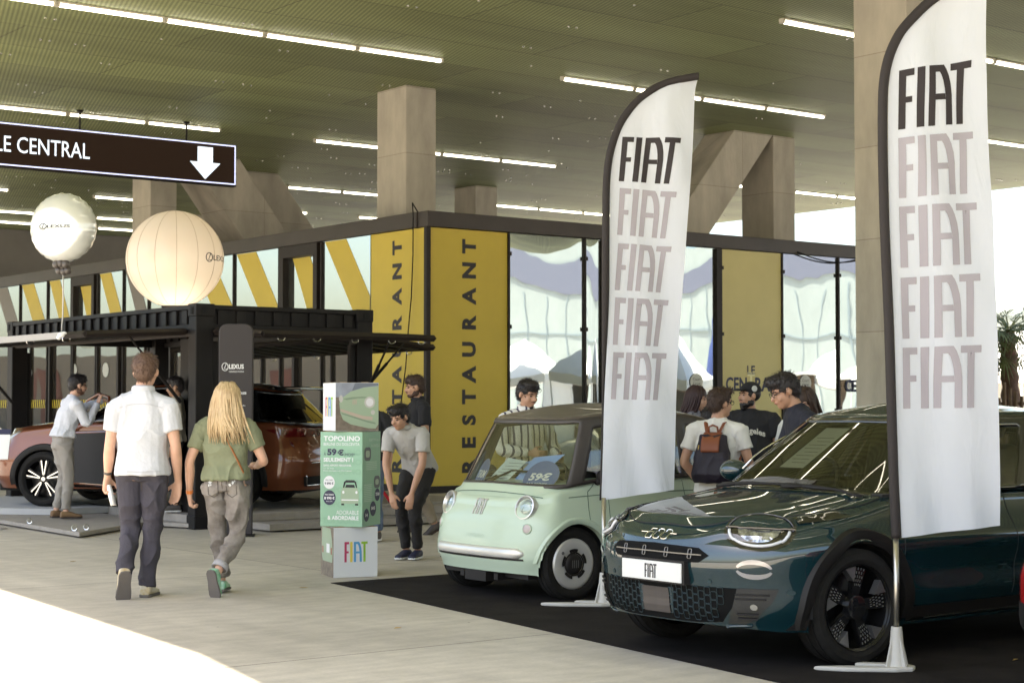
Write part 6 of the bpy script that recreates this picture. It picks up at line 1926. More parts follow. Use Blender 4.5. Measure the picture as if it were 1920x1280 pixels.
b = MB(); b.box(.04, .14, .1, cl - .1, 2.36, 2.41); b.box(.26, cw - .26, .02, .1, 2.36, 2.42); b.build('door_header', M_frame, CT, bevel=.006)
b = MB(); n = 34
for k in range(n):   # corrugated roof
    y0 = .1 + (cl - .2) * k / n; y1 = .1 + (cl - .2) * (k + 1) / n; m_ = (y0 + y1) / 2
    b.add([(.1, y0, ch - .03), (cw - .1, y0, ch - .03), (cw - .1, m_ - .03, ch - .005), (.1, m_ - .03, ch - .005), (cw - .1, m_ + .03, ch - .005), (.1, m_ + .03, ch - .005), (cw - .1, y1, ch - .03), (.1, y1, ch - .03)], [(0, 1, 2, 3), (3, 2, 4, 5), (5, 4, 6, 7)])
b.build('roof', M_black, CT, solid=.004)
b = MB(); b.box(.1, cw - .1, .1, cl - .1, .02, .155); b.build('floor', mat('deck_grey', (.30, .27, .235), .8, var=.1, vscale=8), CT)
def flap(pts, name, lab=None):
    a, b2, c_, d_ = [Vector(p) for p in pts]   # hinge start, hinge end, outer end, outer start
    b = MB(); n = 24
    nr = (b2 - a).cross(d_ - a).normalized()
    for k in range(n):
        f0, f1 = k / n, (k + 1) / n; fm = (f0 + f1) / 2
        up = nr * (.02 if k % 2 else -.02)
        P_ = [a + (b2 - a) * f0 + up, a + (b2 - a) * f1 + up, d_ + (c_ - d_) * f1 + up, d_ + (c_ - d_) * f0 + up]
        b.add(P_, [(0, 1, 2, 3)])
    b.add([a, b2, c_, d_], [(0, 1, 2, 3)])
    o = b.build(name, M_black, CT, solid=.006)
    b = MB()
    for p, q in ((a, b2), (b2, c_), (c_, d_), (d_, a)): b.tube([p, q], .042, 4)
    b.build('flap_frame', M_frame if name != 'side_flap_lit' else M_silver, o)
    b = MB()
    for f in (.1, .3, .52, .74, .92):
        p = d_ + (c_ - d_) * f
        b.tube([p + Vector((.05 * math.cos(t_), 0, -.045 + .035 * math.sin(t_))) for t_ in [2 * PI * k / 12 for k in range(12)]], .006, 5, closed=True)
    b.build('hook', M_chrome, o)
    return o
flap([(-.02, .25, 2.42), (-.02, cl - .25, 2.42), (-1.32, cl - .25, 2.36), (-1.32, .25, 2.36)], 'side_flap')
b = MB(); b.box(-1.38, -1.33, .9, cl - .2, 2.32, 2.40); b.build('light_bar', mat('bar_grey', (.32, .31, .30), .5), CT)
flap([(cw + .02, .25, 2.40), (cw + .02, cl - .25, 2.40), (cw + 1.0, cl - .25, 2.27), (cw + 1.0, .05, 2.29)], 'side_flap')
flap([(.25, -.02, 2.42), (cw + .38, -.02, 2.42), (cw + .38, -.86, 2.37), (.45, -.86, 2.37)], 'end_flap')
b = MB()
for p, q in (((-.05, .3, 1.55), (-.75, .3, 2.36)), ((-.05, cl - .35, 1.55), (-.75, cl - .35, 2.36)), ((cw - .1, -.03, 1.7), (cw - .05, -.5, 2.36)), ((cw + .02, .1, 1.8), (cw + .55, .1, 2.33))):
    b = MB(); b.tube([p, q], .014, 8); m_ = (Vector(p) + Vector(q)) / 2; b.tube([Vector(p), m_], .022, 8); b.build('gas_strut', M_black, CT)
# folded-down decks
def deck(label, pts, z1, m, z0=.02):
    b = MB(); P_ = [uv_l(*p) for p in pts]; b.prism(P_, z0, z1); o = b.build('display_deck', m, None, bevel=.006)
    tag(o, label, 'deck'); return o
def uv_l(x, y): return (x, y)
M_deck = mat('deck_grey', (0,) * 3)
o = deck('low grey platform in front of the container under the copper car', [(-4.93, 19.75), (-4.55, 21.6), (-3.95, 21.2), (-3.99, 21.35), (-7.7, 26.0), (-8.6, 24.9)], .07, M_deck)
b = MB(); b.prism([(-5.95, 22.75), (-5.35, 23.4), (-7.5, 26.0), (-8.5, 24.95), (-7.0, 22.95)], .074, .155); b.build('light_panel', mat('deck_light', (.42, .42, .42), .7, var=.05), o)
b = MB()
for p in ((-5.05, 20.0), (-5.9, 21.2), (-4.95, 20.15), (-6.6, 22.1)): b.tube([Vector((p[0] + .03 * math.cos(a), p[1], .10 + .03 * math.sin(a))) for a in [2 * PI * k / 12 for k in range(12)]], .006, 5, closed=True)
b.build('ring', M_chrome, o)
e0 = Vector((-3.86, 21.09, 0))
def cl_(x, y): 
    q = e0 + Matrix.Rotation(A0, 3, 'Z') @ Vector((x, y, 0)); return (q.x, q.y)
o = deck('two step grey ramp at the open end of the container behind the boxes', [cl_(.5, -.95), cl_(cw + .9, -.95), cl_(cw + .9, -.02), cl_(.5, -.02)], .10, M_deck)
b = MB(); b.prism([cl_(.5, -.45), cl_(cw + 1.2, -.45), cl_(cw + 1.2, .0), cl_(.5, .0)], .104, .2); b.build('upper_step', M_deck, o, bevel=.006)
# copper car's rear stands out on a second deck along the far side
o = deck('low steel platform frame beside the yellow wall under the copper car rear', [cl_(cw + .02, .0), cl_(cw + 1.9, .0), cl_(cw + 1.9, 5.6), cl_(cw + .02, 5.6)], .22, M_deck, .14)
b = MB()
for x, y in ((cw + .15, .15), (cw + 1.75, .15), (cw + 1.75, 2.5), (cw + .15, 2.5)):
    q = cl_(x, y); b.tube([(q[0], q[1], 0), (q[0], q[1], .14)], .03, 8); b.tube([(q[0], q[1], 0), (q[0], q[1], .02)], .06, 10)
b.build('leg', M_chrome, o)

# tall rounded totem
M_tot = mat('totem_fabric', (.040, .034, .034), .75, bump=.1, bscale=200)
TT = thing('totem_sign', 'tall dark rounded totem panel with white lettering at the container corner', 'sign', Vector((-3.40, 20.02, 0)), R(4))
def arch_poly(w_, h_, r_):
    P_ = [(0, .02), (w_, .02)] + [(w_ - r_ + r_ * math.cos(R(a)), h_ - r_ + r_ * math.sin(R(a))) for a in range(0, 91, 10)] + [(r_ + r_ * math.cos(R(a)), h_ - r_ + r_ * math.sin(R(a))) for a in range(90, 181, 10)]
    return P_
b = MB(); b.prism(arch_poly(.395, 2.46, .10), -.10, 0, Matrix.Rotation(R(90), 4, 'X')); b.build('panel', M_tot, TT, bevel=.012, smooth='auto')
b = MB(); b.box(-.02, .42, -.05, .18, 0, .02); b.build('base_plate', M_black, TT)
b = MB()
tf = lambda a, c: (a, -.003, c)
text(b, 'LEXUS', tf, h=.055, wd=.17, at=(.12, 1.935), bold=.03)
b.tube([(.075 + .035 * math.cos(a), -.004, 1.96 + .045 * math.sin(a)) for a in [2 * PI * k / 24 for k in range(24)]], .004, 5, closed=True)
b.tube([(.088, -.004, 1.995), (.065, -.004, 1.935), (.10, -.004, 1.935)], .004, 5)
text(b, 'EXPERIENCE AMAZING', tf, h=.018, wd=.17, at=(.12, 1.895), bold=.0)
text(b, 'Lexus Toulouse', tf, h=.042, wd=.24, at=(.08, 1.64), bold=.01); text(b, 'Edouard Jacquelin', tf, h=.022, wd=.18, at=(.13, 1.50))
b.build('printed_text', M_white, TT)
# partial tilted price lectern at the left edge
LE = thing('info_stand', 'small tilted information panel with blue header at the left edge', 'sign', Vector((-6.3, 21.2, 0)), R(8))
b = MB(); b.tube([(0, 0, 0), (0, 0, .95)], .015, 8); b.tube([(0, 0, 0), (0, 0, .015)], .12, 20); b.build('pole', M_silver, LE)
M = Matrix.Translation((-.02, -.02, 1.02)) @ Matrix.Rotation(R(55), 4, 'X')
b = MB(); b.box(-.16, .16, -.2, .16, -.006, .006, M); pn_ = b.build('panel', M_white, LE)
b = MB(); b.box(-.16, .16, .161, .24, -.006, .006, M); b.build('header', M_navy, pn_)

# ------------------------------------------------------------------ balloons
def foil_balloon():
    t = thing('foil_balloon', 'round pearly white foil balloon with black lettering floating on a ribbon', 'balloon', Vector((-5.285, 20.3, 3.60)), R(-14))
    b = MB(); Rr = .41; n = 96; m_ = 24; vs = []
    for i in range(m_ + 1):
        th = PI * i / m_     # pole axis = y
        for j in range(n):
            a = 2 * PI * j / n
            rr = math.sin(th) ** .82 * Rr
            edge = math.exp(-((th - PI / 2) / .5) ** 2)
            rr *= 1 + edge * .034 * (abs(math.sin(a * 13 + .4 * math.sin(a * 3))) - .6)
            vs.append((rr * math.cos(a), -math.cos(th) * .23 * (1 - .0 * edge), rr * math.sin(a)))
    b.add(vs, [(i * n + j, (i + 1) * n + j, (i + 1) * n + (j + 1) % n, i * n + (j + 1) % n) for i in range(m_) for j in range(n)])
    M_foil = mat('pearl_foil', (.72, .73, .70), .18, .35, coat=.8, bump=.15, bscale=6, bdist=.02)
    bo = b.build('balloon', M_foil, t, smooth=True)
    bv = BVHTree.FromPolygons([v.co[:] for v in bo.data.vertices], [p.vertices[:] for p in bo.data.polygons])
    def fn(a, z):
        h, nn, _, _ = bv.ray_cast(Vector((a, -2, z)), Vector((0, 1, 0))); return h + Vector((0, -.004, 0))
    b = MB(); text(b, 'LEXUS', fn, h=.036, wd=.29, at=(-.09, -.02), bold=.02)
    b.tube([fn(-.145 + .045 * math.cos(a), .0 + .035 * math.sin(a)) for a in [2 * PI * k / 24 for k in range(24)]], .004, 5, closed=True)
    b.tube([fn(-.130, .03), fn(-.16, -.022), fn(-.115, -.022)], .004, 5); b.build('lettering', M_ink, t)
    mk = mat('grey_latex', (.07, .06, .055), .3)
    random.seed(2)
    for x, z in ((-.06, -.43), (.0, -.42), (.06, -.43), (-.05, -.50), (.01, -.51), (.06, -.50), (.0, -.45)):
        b = MB(); b.ell((x, -.05 if z > -.44 else .0, z), (.047, .047, .05)); b.build('small_balloon', mk, t, smooth=True)
    b = MB(); P_ = [(0, 0, -.50), (.005, .0, -.8), (.002, .0, -1.05), (-.01, 0, -1.15), (.0, -.02, -1.22)]
    b.tube(P_, [.015, .016, .015, .012, .01], 6, flat=.25)
    b.ell((0, -.03, -1.26), (.045, .035, .035)); b.ell((-.03, -.03, -1.29), (.03, .03, .03)); b.ell((.03, -.02, -1.24), (.035, .03, .02))
    b.build('ribbon', mat('ribbon_white', (.75, .75, .75), .4), t, smooth=True)
foil_balloon()
def globe():
    c = Vector((-4.30, 22.0, 2.76 + .615)); rr = .615
    t = thing('globe_balloon', 'big glowing cream globe balloon standing on the container roof', 'balloon', c, 0)
    b = MB(); n = 96; m_ = 32; vs = []
    for i in range(m_ + 1):
        th = PI * i / m_
        for j in range(n):
            a = 2 * PI * j / n
            s_ = 1 + .012 * math.sin(th) * (abs(math.sin(a * 7)) - .7)
            vs.append((rr * s_ * math.sin(th) * math.cos(a), rr * s_ * math.sin(th) * math.sin(a), rr * math.cos(th)))
    b.add(vs, [(i * n + j, (i + 1) * n + j, (i + 1) * n + (j + 1) % n, i * n + (j + 1) % n) for i in range(m_) for j in range(n)])
    m = bpy.data.materials.new('globe_fabric'); m.use_nodes = True; nn = m.node_tree; nn.nodes.clear()
    o_ = nn.nodes.new('ShaderNodeOutputMaterial'); d = nn.nodes.new('ShaderNodeBsdfDiffuse'); d.inputs[0].default_value = (.80, .73, .65, 1)
    tr = nn.nodes.new('ShaderNodeBsdfTranslucent'); tr.inputs[0].default_value = (.82, .74, .64, 1); mx = nn.nodes.new('ShaderNodeMixShader'); mx.inputs[0].default_value = .5
    gl_ = nn.nodes.new('ShaderNodeBsdfGlossy'); gl_.inputs['Roughness'].default_value = .25; mx2 = nn.nodes.new('ShaderNodeMixShader'); mx2.inputs[0].default_value = .06
    nn.links.new(d.outputs[0], mx.inputs[1]); nn.links.new(tr.outputs[0], mx.inputs[2]); nn.links.new(mx.outputs[0], mx2.inputs[1]); nn.links.new(gl_.outputs[0], mx2.inputs[2]); nn.links.new(mx2.outputs[0], o_.inputs[0])
    b.build('balloon', m, t, smooth=True)
    b = MB()
    for k in range(14):
        a = 2 * PI * k / 14; b.tube([(rr * 1.0 * math.sin(PI * i / 30) * math.cos(a) * .995, rr * math.sin(PI * i / 30) * math.sin(a) * .995, rr * math.cos(PI * i / 30)) for i in range(31)], .003, 4)
    b.build('seam', mat('seam_beige', (.45, .36, .26), .7), t)
    # the lamp inside it, near the foot
    b = MB(); b.ell((.03, -.12, -.36), (.05, .05, .10)); b.build('lamp', mat('globe_lamp', (1, 1, 1), .5, emit=(1, .86, .66), estr=16), t)
    b = MB(); b.box(-.14, .14, -.14, .14, -.66, -.60); b.build('foot', M_black, t)
    def fn(a, z):
        # a = angle from the axis that points to the camera
        an = R(-90) + A0 * 0 + a / rr; zz = z; q = math.sqrt(max(.01, rr * rr - zz * zz)) * 1.004
        return (q * math.cos(an), q * math.sin(an), zz)
    b = MB(); text(b, 'LEXUS', fn, h=.07, wd=.36, at=(.66, -.04), bold=.02)
    b.tube([fn(.585 + .055 * math.cos(a), -.005 + .055 * math.sin(a)) for a in [2 * PI * k / 24 for k in range(24)]], .006, 5, closed=True)
    b.tube([fn(.605, .04), fn(.57, -.04), fn(.63, -.04)], .006, 5); b.build('lettering', M_ink, t)
globe()

# ------------------------------------------------------------------ feather flags
M_fcloth = None
def flag_cloth():
    m = bpy.data.materials.new('flag_cloth'); m.use_nodes = True; n = m.node_tree; n.nodes.clear()
    o = n.nodes.new('ShaderNodeOutputMaterial'); d = n.nodes.new('ShaderNodeBsdfDiffuse'); d.inputs[0].default_value = (.74, .77, .84, 1)
    t = n.nodes.new('ShaderNodeBsdfTranslucent'); t.inputs[0].default_value = (.72, .75, .82, 1)
    mx = n.nodes.new('ShaderNodeMixShader'); mx.inputs[0].default_value = .38
    tc = n.nodes.new('ShaderNodeTexCoord'); mp = n.nodes.new('ShaderNodeMapping'); mp.inputs['Scale'].default_value = (3, 3, .9); mp.inputs['Rotation'].default_value = (0, R(14), 0)
    ns = n.nodes.new('ShaderNodeTexNoise'); ns.inputs['Scale'].default_value = 2.2; ns.inputs['Detail'].default_value = 3; ns.inputs['Distortion'].default_value = .8
    bp = n.nodes.new('ShaderNodeBump'); bp.inputs['Strength'].default_value = .35; bp.inputs['Distance'].default_value = .04
    n.links.new(tc.outputs['Object'], mp.inputs[0]); n.links.new(mp.outputs[0], ns.inputs['Vector']); n.links.new(ns.outputs['Fac'], bp.inputs['Height'])
    for q in (d, t): n.links.new(bp.outputs[0], q.inputs['Normal'])
    n.links.new(d.outputs[0], mx.inputs[1]); n.links.new(t.outputs[0], mx.inputs[2]); n.links.new(mx.outputs[0], o.inputs[0])
    return m
M_fcloth = flag_cloth()
M_sleeve = mat('sleeve_black', (.018, .013, .012), .75, bump=.2, bscale=120)
def feather(label, base_px, L, Rt, words, yaw, seed, thin=False):
    sf = (lambda z: .25 + .75 * sstep(1.35, 2.5, z)) if thin else (lambda z: 1.0)
    """L, Rt: left and right edge of the cloth as (x, z) tables from bottom to top, in metres from the foot of the pole"""
    t = thing('feather_flag', label, 'flag', base_px, yaw, 'feather flags on poles')
    zb, zt = min(L[0][1], Rt[0][1]), L[-1][1]
    def xl(z): return interp([(q[1], q[0]) for q in L], z)
    def xr(z): return interp([(q[1], q[0]) for q in Rt], z)
    def wav(x, z):
        f = min(1, max(0, (x - xl(z)) / .25))
        return f * (.030 * math.sin(z * 2.1 + x * 5 + seed) + .018 * math.sin(x * 17 + z * 1.6 + seed * 2) + .006 * math.sin(z * 9 + x * 21)) + .012 * noise.noise(Vector((x * 7, z * 3.2, seed)))
    def F(x, z, off=0): return Vector((x, wav(x, z) + off, z))
    def row(s_):   # s 0..1 -> z, bottom edge slanting from the left to the right corner
        return s_
    b = MB(); nz, nx = 130, 26
    def fn(i, j, a0=0.0, a1=1.0):
        zl = L[0][1] + (zt - L[0][1]) * i; zr_ = Rt[0][1] + (zt - Rt[0][1]) * i
        tt = j; z = zl + (zr_ - zl) * tt
        x0, x1 = xl(z), xr(z)
        sw = .052 * sf(z)
        x0s = x0 + sw * (1.0 + .0 * z)
        if x0s > x1: x0s = x1
        x = x0s + (x1 - x0s) * tt
        return F(x, z)
    b.grid(fn, nz, nx); b.build('flag_cloth', M_fcloth, t, smooth=True)
    b = MB(); rings = []; rads_ = []
    for i in range(nz + 1):
        z = L[0][1] + (zt - L[0][1]) * i / nz
        rings.append(Vector((xl(z) + .022 * sf(z), .012 * (1 - sf(z)), z))); rads_.append(.029 * sf(z))
    rings.append(Vector((xr(zt) , 0, zt + .0)))
    rads_.append(rads_[-1]); b.tube(rings, rads_, 10, flat=1.0); b.build('pole_sleeve', M_sleeve, t, smooth=True)
    for wi, q in enumerate(words):
        b = MB()
        def wf(a, c):
            a = a / 1.24
            x = (q[3][0] * (1 - a) + q[2][0] * a) * (1 - c) + (q[0][0] * (1 - a) + q[1][0] * a) * c
            z = (q[3][1] * (1 - a) + q[2][1] * a) * (1 - c) + (q[0][1] * (1 - a) + q[1][1] * a) * c
            return F(x, z, -.0035)
        fiat(b, wf, n=10)
        b.build('printed_word', mat('print_black', (.022, .016, .017), .75) if wi == 0 else mat('print_mauve', (.33, .305, .335), .8), t, smooth=True)
    # pole and moulded foot
    b = MB(); b.tube([(.022, 0, .12), (.022, 0, L[0][1] + .02)], .0165, 12); b.build('pole', mat('pole_steel', (.45, .42, .36), .3, .9), t, smooth=True)
    b = MB(); b.lathe([(.062, .0), (.062, .02), (.045, .06), (.034, .22), (.030, .25), (.022, .25), (.022, .2)], 28, Matrix.Translation((.022, 0, 0)))
    for a in range(4):
        an = PI / 2 * a + .5; b.prism([(0, 0), (.085, 0), (.03, .2), (0, .2)], -.006, .006, Matrix.Translation((.022, 0, .01)) @ Matrix.Rotation(an, 4, 'Z') @ Matrix.Rotation(R(90), 4, 'X'))
    ft = b.build('foot_socket', mat('cast_grey', (.50, .48, .44), .6), t, smooth='auto')
    b = MB(); ring = []
    out = [(.11, .0), (.08, -.075), (-.02, -.10), (-.30, -.075), (-.48, -.01), (-.28, .01), (-.06, -.02), (-.04, .05), (-.22, .11), (-.16, .15), (.0, .12), (.08, .07)]
    b.prism([(x + .02, y) for x, y in out], .002, .028); b.build('spoon_base', mat('cast_grey', (0,) * 3), ft, bevel=.008)
    return t
def px2(px, py, Y, x0):
    return ((px - 960) / F_PX * Y - x0, 1.53 + (757 - py) / F_PX * Y)
def flagpts(pts, Y, x0): return [px2(a, c, Y, x0) for a, c in pts]
Y1 = 13.15; X1 = (1126 - 960) / F_PX * Y1
feather('white feather flag with black sleeve between the mint and teal cars', (X1, Y1, 0.004),
        flagpts([(1124, 938), (1128, 800), (1130, 600), (1131, 420), (1134, 320), (1146, 262), (1170, 212), (1210, 172), (1256, 150), (1304, 141)], Y1, X1),
        flagpts([(1263, 918), (1270, 720), (1279, 560), (1289, 420), (1300, 280), (1306, 170), (1312, 141)], Y1, X1),
        [flagpts(q, Y1, X1) for q in ([(1168, 256), (1278, 259), (1264, 346), (1161, 339)], [(1163, 352), (1269, 361), (1257, 448), (1158, 440)], [(1160, 456), (1260, 463), (1248, 549), (1153, 544)], [(1154, 558), (1255, 563), (1243, 650), (1149, 647)], [(1150, 661), (1251, 663), (1241, 751), (1145, 749)])], 0, 1.0, True)
Y2 = 9.98; X2 = (1670 - 960) / F_PX * Y2
feather('larger white feather flag in front of the teal car door, nearest the camera', (X2, Y2, 0.004),
        flagpts([(1671, 1008), (1667, 900), (1660, 600), (1653, 400), (1652, 190), (1660, 120), (1682, 65), (1712, 28), (1752, -8), (1800, -34), (1850, -48)], Y2, X2),
        flagpts([(1875, 986), (1871, 760), (1864, 450), (1857, 200), (1856, 60), (1858, -48)], Y2, X2),
        [flagpts(q, Y2, X2) for q in ([(1690, 131), (1829, 109), (1824, 229), (1687, 243)], [(1687, 259), (1830, 245), (1830, 362), (1688, 372)], [(1688, 388), (1834, 380), (1835, 496), (1690, 503)], [(1690, 522), (1838, 514), (1838, 632), (1693, 636)], [(1693, 653), (1840, 648), (1837, 765), (1694, 767)])], 0, 4.2)

# ------------------------------------------------------------------ advertising boxes
M_board = mat('board_white', (.70, .71, .73), .55); M_bmint = mat('board_mint', (.30, .50, .345), .55); M_bmintd = mat('board_mint_dark', (.255, .44, .30), .55)
M_edge = mat('board_edge', (.30, .22, .13), .8)
M_ph_sky = mat('photo_sky', (.30, .32, .38), .5, var=.2, vscale=8); M_ph_ground = mat('photo_ground', (.20, .16, .12), .6, var=.3, vscale=20)
M_ph_mint = mat('photo_mint', (.34, .43, .30), .4); M_ph_shade = mat('photo_mint_dark', (.22, .29, .20), .4); M_ph_tan = mat('photo_tan', (.50, .40, .32), .4)
COLS = {'F': mat('logo_red', (.50, .05, .13), .5), 'I': mat('logo_yellow', (.75, .60, .10), .5), 'A': mat('logo_blue', (.10, .33, .60), .5), 'T': mat('logo_green', (.30, .52, .04), .5)}
def flat(parent, name, m, polys, y=-.002):
    b = MB()
    for P_ in polys: b.add([(p[0], y, p[1]) for p in P_], [tuple(range(len(P_)))])
    return b.build(name, m, parent)
def boxthing(label, c, yaw, sx, sy, z0, z1, m):
    t = thing('advertising_box', label, 'box', Vector((c[0], c[1], z0)), yaw, 'stacked advertising boxes')
    b = MB(); b.box(-sx / 2, sx / 2, -sy / 2, sy / 2, 0, z1 - z0 - .004); b.build('carton', m, t, bevel=.004)
    b = MB(); h = z1 - z0 - .004
    for x in (-.3, .2): b.box(x * sx - .03, x * sx + .03, -sy / 2 + .02, -sy / 2 + .04, h, h + .008)
    b.box(-sx / 2 + .003, sx / 2 - .003, -sy / 2 + .003, sy / 2 - .003, h, h + .002); b.build('cardboard_edge', M_edge, t)
    return t
# faces: helper empties are not used; each face gets its artwork through a local frame function
def face_fn(sx, sy, which, h):
    if which == 'f': return lambda a, c: Vector((a, -sy / 2 - .0015, c))          # front (-y), a from -sx/2..sx/2
    return lambda a, c: Vector((-sx / 2 - .0015, -a, c)) if which == 'l' else Vector((sx / 2 + .0015, a, c))
def art(parent, name, m, fn, polys, lift=0):
    b = MB()
    for P_ in polys:
        b.add([fn(p[0], p[1]) for p in P_], [tuple(range(len(P_)))])
    o = b.build(name, m, parent)
    return o
def offs(fn, which, k):
    d = {'f': Vector((0, -1, 0)), 'l': Vector((-1, 0, 0)), 'r': Vector((1, 0, 0))}[which] * .001 * k
    return lambda a, c: fn(a, c) + d
# bottom box: white front face with the coloured word, car picture on the left face
S = .405
bx = boxthing('lowest box of the stack, white with a large four coloured word', (-1.458, 15.54), R(22), S, S, .0, .445, M_board)
ff = face_fn(S, S, 'f', .445)
for L_ in 'FIAT':
    b = MB(); fiat(b, lambda a, c: ff(-.105 + a * .172, .135 + c * .178), L_, n=2); b.build('printed_letter', COLS[L_], bx)
fl = face_fn(S, S, 'l', .445)
art(bx, 'printed_photo', M_ph_ground, fl, [[(-.2, .0), (.2, .0), (.2, .44), (-.2, .44)]])
art(bx, 'printed_car', M_ph_mint, offs(fl, 'l', 1), [[(-.14, .13), (.16, .13), (.18, .22), (.15, .33), (.10, .43), (-.16, .43), (-.18, .2)]])
art(bx, 'printed_plate', M_white, offs(fl, 'l', 2), [[(-.02, .21), (.08, .21), (.08, .29), (-.02, .29)]])
art(bx, 'printed_lamp', mat('print_red', (.35, .05, .04), .5), offs(fl, 'l', 2), [[(.12, .2), (.15, .2), (.15, .26), (.12, .26)], [(-.15, .2), (-.12, .2), (-.12, .26), (-.15, .26)]])
# middle box: tall mint box
sx, sy = .405, .42
c2 = (-1.475 + .10, 15.42); yaw2 = R(-18)
bx = boxthing('tall middle box of the stack, mint green with prices and a car picture', (-1.448, 15.54), yaw2, sx, sy, .446, 1.287, M_bmint)
h = .84
ff = face_fn(sx, sy, 'f', h); f1 = offs(ff, 'f', 1); f2 = offs(ff, 'f', 2); f3_ = offs(ff, 'f', 3)
b = MB(); text(b, 'TOPOLINO', f1, h=.046, wd=.35, at=(-.17, .755), bold=.03); text(b, 'BERLINE OU DOLCEVITA', f1, h=.026, wd=.345, at=(-.17, .715), bold=.01)
text(b, 'SEULEMENT !', f1, h=.036, wd=.285, at=(-.17, .572), bold=.03); text(b, 'SANS APPORT PERSONNEL', f1, h=.017, wd=.27, at=(-.17, .532), bold=.02)
text(b, 'sur 25 mois', f1, h=.012, wd=.10, at=(-.17, .508)); text(b, 'Bonus \u00e9cologique de 900 \u20ac d\u00e9duit', f1, h=.013, wd=.27, at=(-.17, .486), bold=.01)
text(b, 'ADORABLE', f1, h=.036, wd=.215, at=(.17, .108), align='r', bold=.0); text(b, '& ABORDABLE', f1, h=.036, wd=.30, at=(.17, .060), align='r', bold=.03)
disc(b, (-.115, .39), .054, .058, f1); b.build('printed_text', M_white, bx)
b = MB(); text(b, '\u00c0', f1, h=.032, wd=.02, at=(-.168, .628)); text(b, '59', f1, h=.060, wd=.09, at=(-.135, .628), bold=.05); text(b, '\u20ac', f1, h=.055, wd=.06, at=(-.035, .628), bold=.04); text(b, '/MOIS*', f1, h=.028, wd=.10, at=(.03, .622))
text(b, 'PRIX TARIF', f2, h=.011, wd=.07, at=(-.115, .405), align='c'); text(b, '9 890 \u20ac', f2, h=.022, wd=.085, at=(-.115, .370), align='c', bold=.03)
disc(b, (-.112, .255), .060, .066, f1); b.build('printed_text', mat('print_navy', (.045, .045, .085), .6), bx)
b = MB(); text(b, 'PRIX REMIS\u00c9', f2, h=.016, wd=.085, at=(-.112, .275), align='c', bold=.02); text(b, '8 990 \u20ac', f2, h=.026, wd=.10, at=(-.112, .238), align='c', bold=.04); text(b, 'bonus inclus', f2, h=.010, wd=.06, at=(-.112, .218), align='c'); b.build('printed_text', M_white, bx)
art(bx, 'printed_car', M_ph_mint, f1, [[(.0, .205), (.165, .205), (.172, .25), (.168, .315), (.155, .345), (.015, .345), (-.0, .315), (-.004, .25)]])
art(bx, 'printed_car', mat('print_dark', (.02, .02, .022), .6), f2, [[(.018, .345), (.028, .395), (.05, .412), (.125, .412), (.145, .395), (.155, .345), (.145, .345), (.13, .39), (.045, .39), (.03, .345)], [(.003, .205), (.03, .205), (.03, .19), (.003, .19)], [(.135, .205), (.165, .205), (.165, .19), (.135, .19)], [(.04, .347), (.135, .347), (.125, .372), (.05, .372)]])
b = MB(); disc(b, (.022, .305), .011, .013, f2); disc(b, (.148, .305), .011, .013, f2); b.add([f2(*p) for p in ((.005, .232), (.165, .232), (.165, .242), (.005, .242))], [(0, 1, 2, 3)]); b.build('printed_lamp', M_white, bx)
for z in (.63, .545, .46, .3, .17, .03): b = MB(); text(b, 'TOPOLINO', offs(ff, 'f', .3), h=.05, wd=.37, at=(-.18, z), bold=.01); b.build('tone_print', mat('print_tone', (.275, .465, .315), .55), bx)
fr = face_fn(sx, sy, 'r', h); r1 = offs(fr, 'r', 1); r2 = offs(fr, 'r', 2)
b = MB(); text(b, '\u00c9LECTRIQUE', r1, h=.03, wd=.25, at=(.19, .75), align='r', bold=.02); text(b, '& UNIQUE', r1, h=.03, wd=.20, at=(.19, .695), align='r', bold=.02)
for z0_, n_ in ((.5, 5), (.22, 10)):
    for k in range(n_): b.add([r1(*p) for p in ((-.13 if n_ == 5 else -.18, z0_ + k * .016), (.12 if n_ == 5 else .0, z0_ + k * .016), (.12 if n_ == 5 else .0, z0_ + .006 + k * .016), (-.13 if n_ == 5 else -.18, z0_ + .006 + k * .016))], [(0, 1, 2, 3)])
b.build('printed_text', mat('print_pale', (.52, .66, .54), .6), bx)
b = MB()
for a_, z_, r_ in ((-.12, .1, .06), (.03, .15, .07), (.13, .27, .06)): disc(b, (a_, z_), r_, r_ * .95, r1)
b.build('printed_disc', mat('print_navy', (0,) * 3), bx)
b = MB()
for a_, z_, t_ in ((-.12, .085, '14'), (.03, .14, 'SANS'), (.13, .26, '75KM')): b = MB(); text(b, t_, r2, h=.03, wd=.05 if t_ == '14' else .09, at=(a_, z_), align='c', bold=.03); b.build('printed_text', M_white, bx)
for z0_, z1_, a0_, a1_ in ((.58, .70, -.17, -.02), (.33, .44, .05, .19)):
    art(bx, 'printed_photo', mat('print_photo', (.10, .11, .11), .5), r1, [rrect(a0_, a1_, z0_, z1_, .04, 4)])
    art(bx, 'printed_car', M_ph_mint, r2, [rrect(a0_ + .03, a1_ - .03, z0_ + .03, z1_ - .03, .02, 3)])
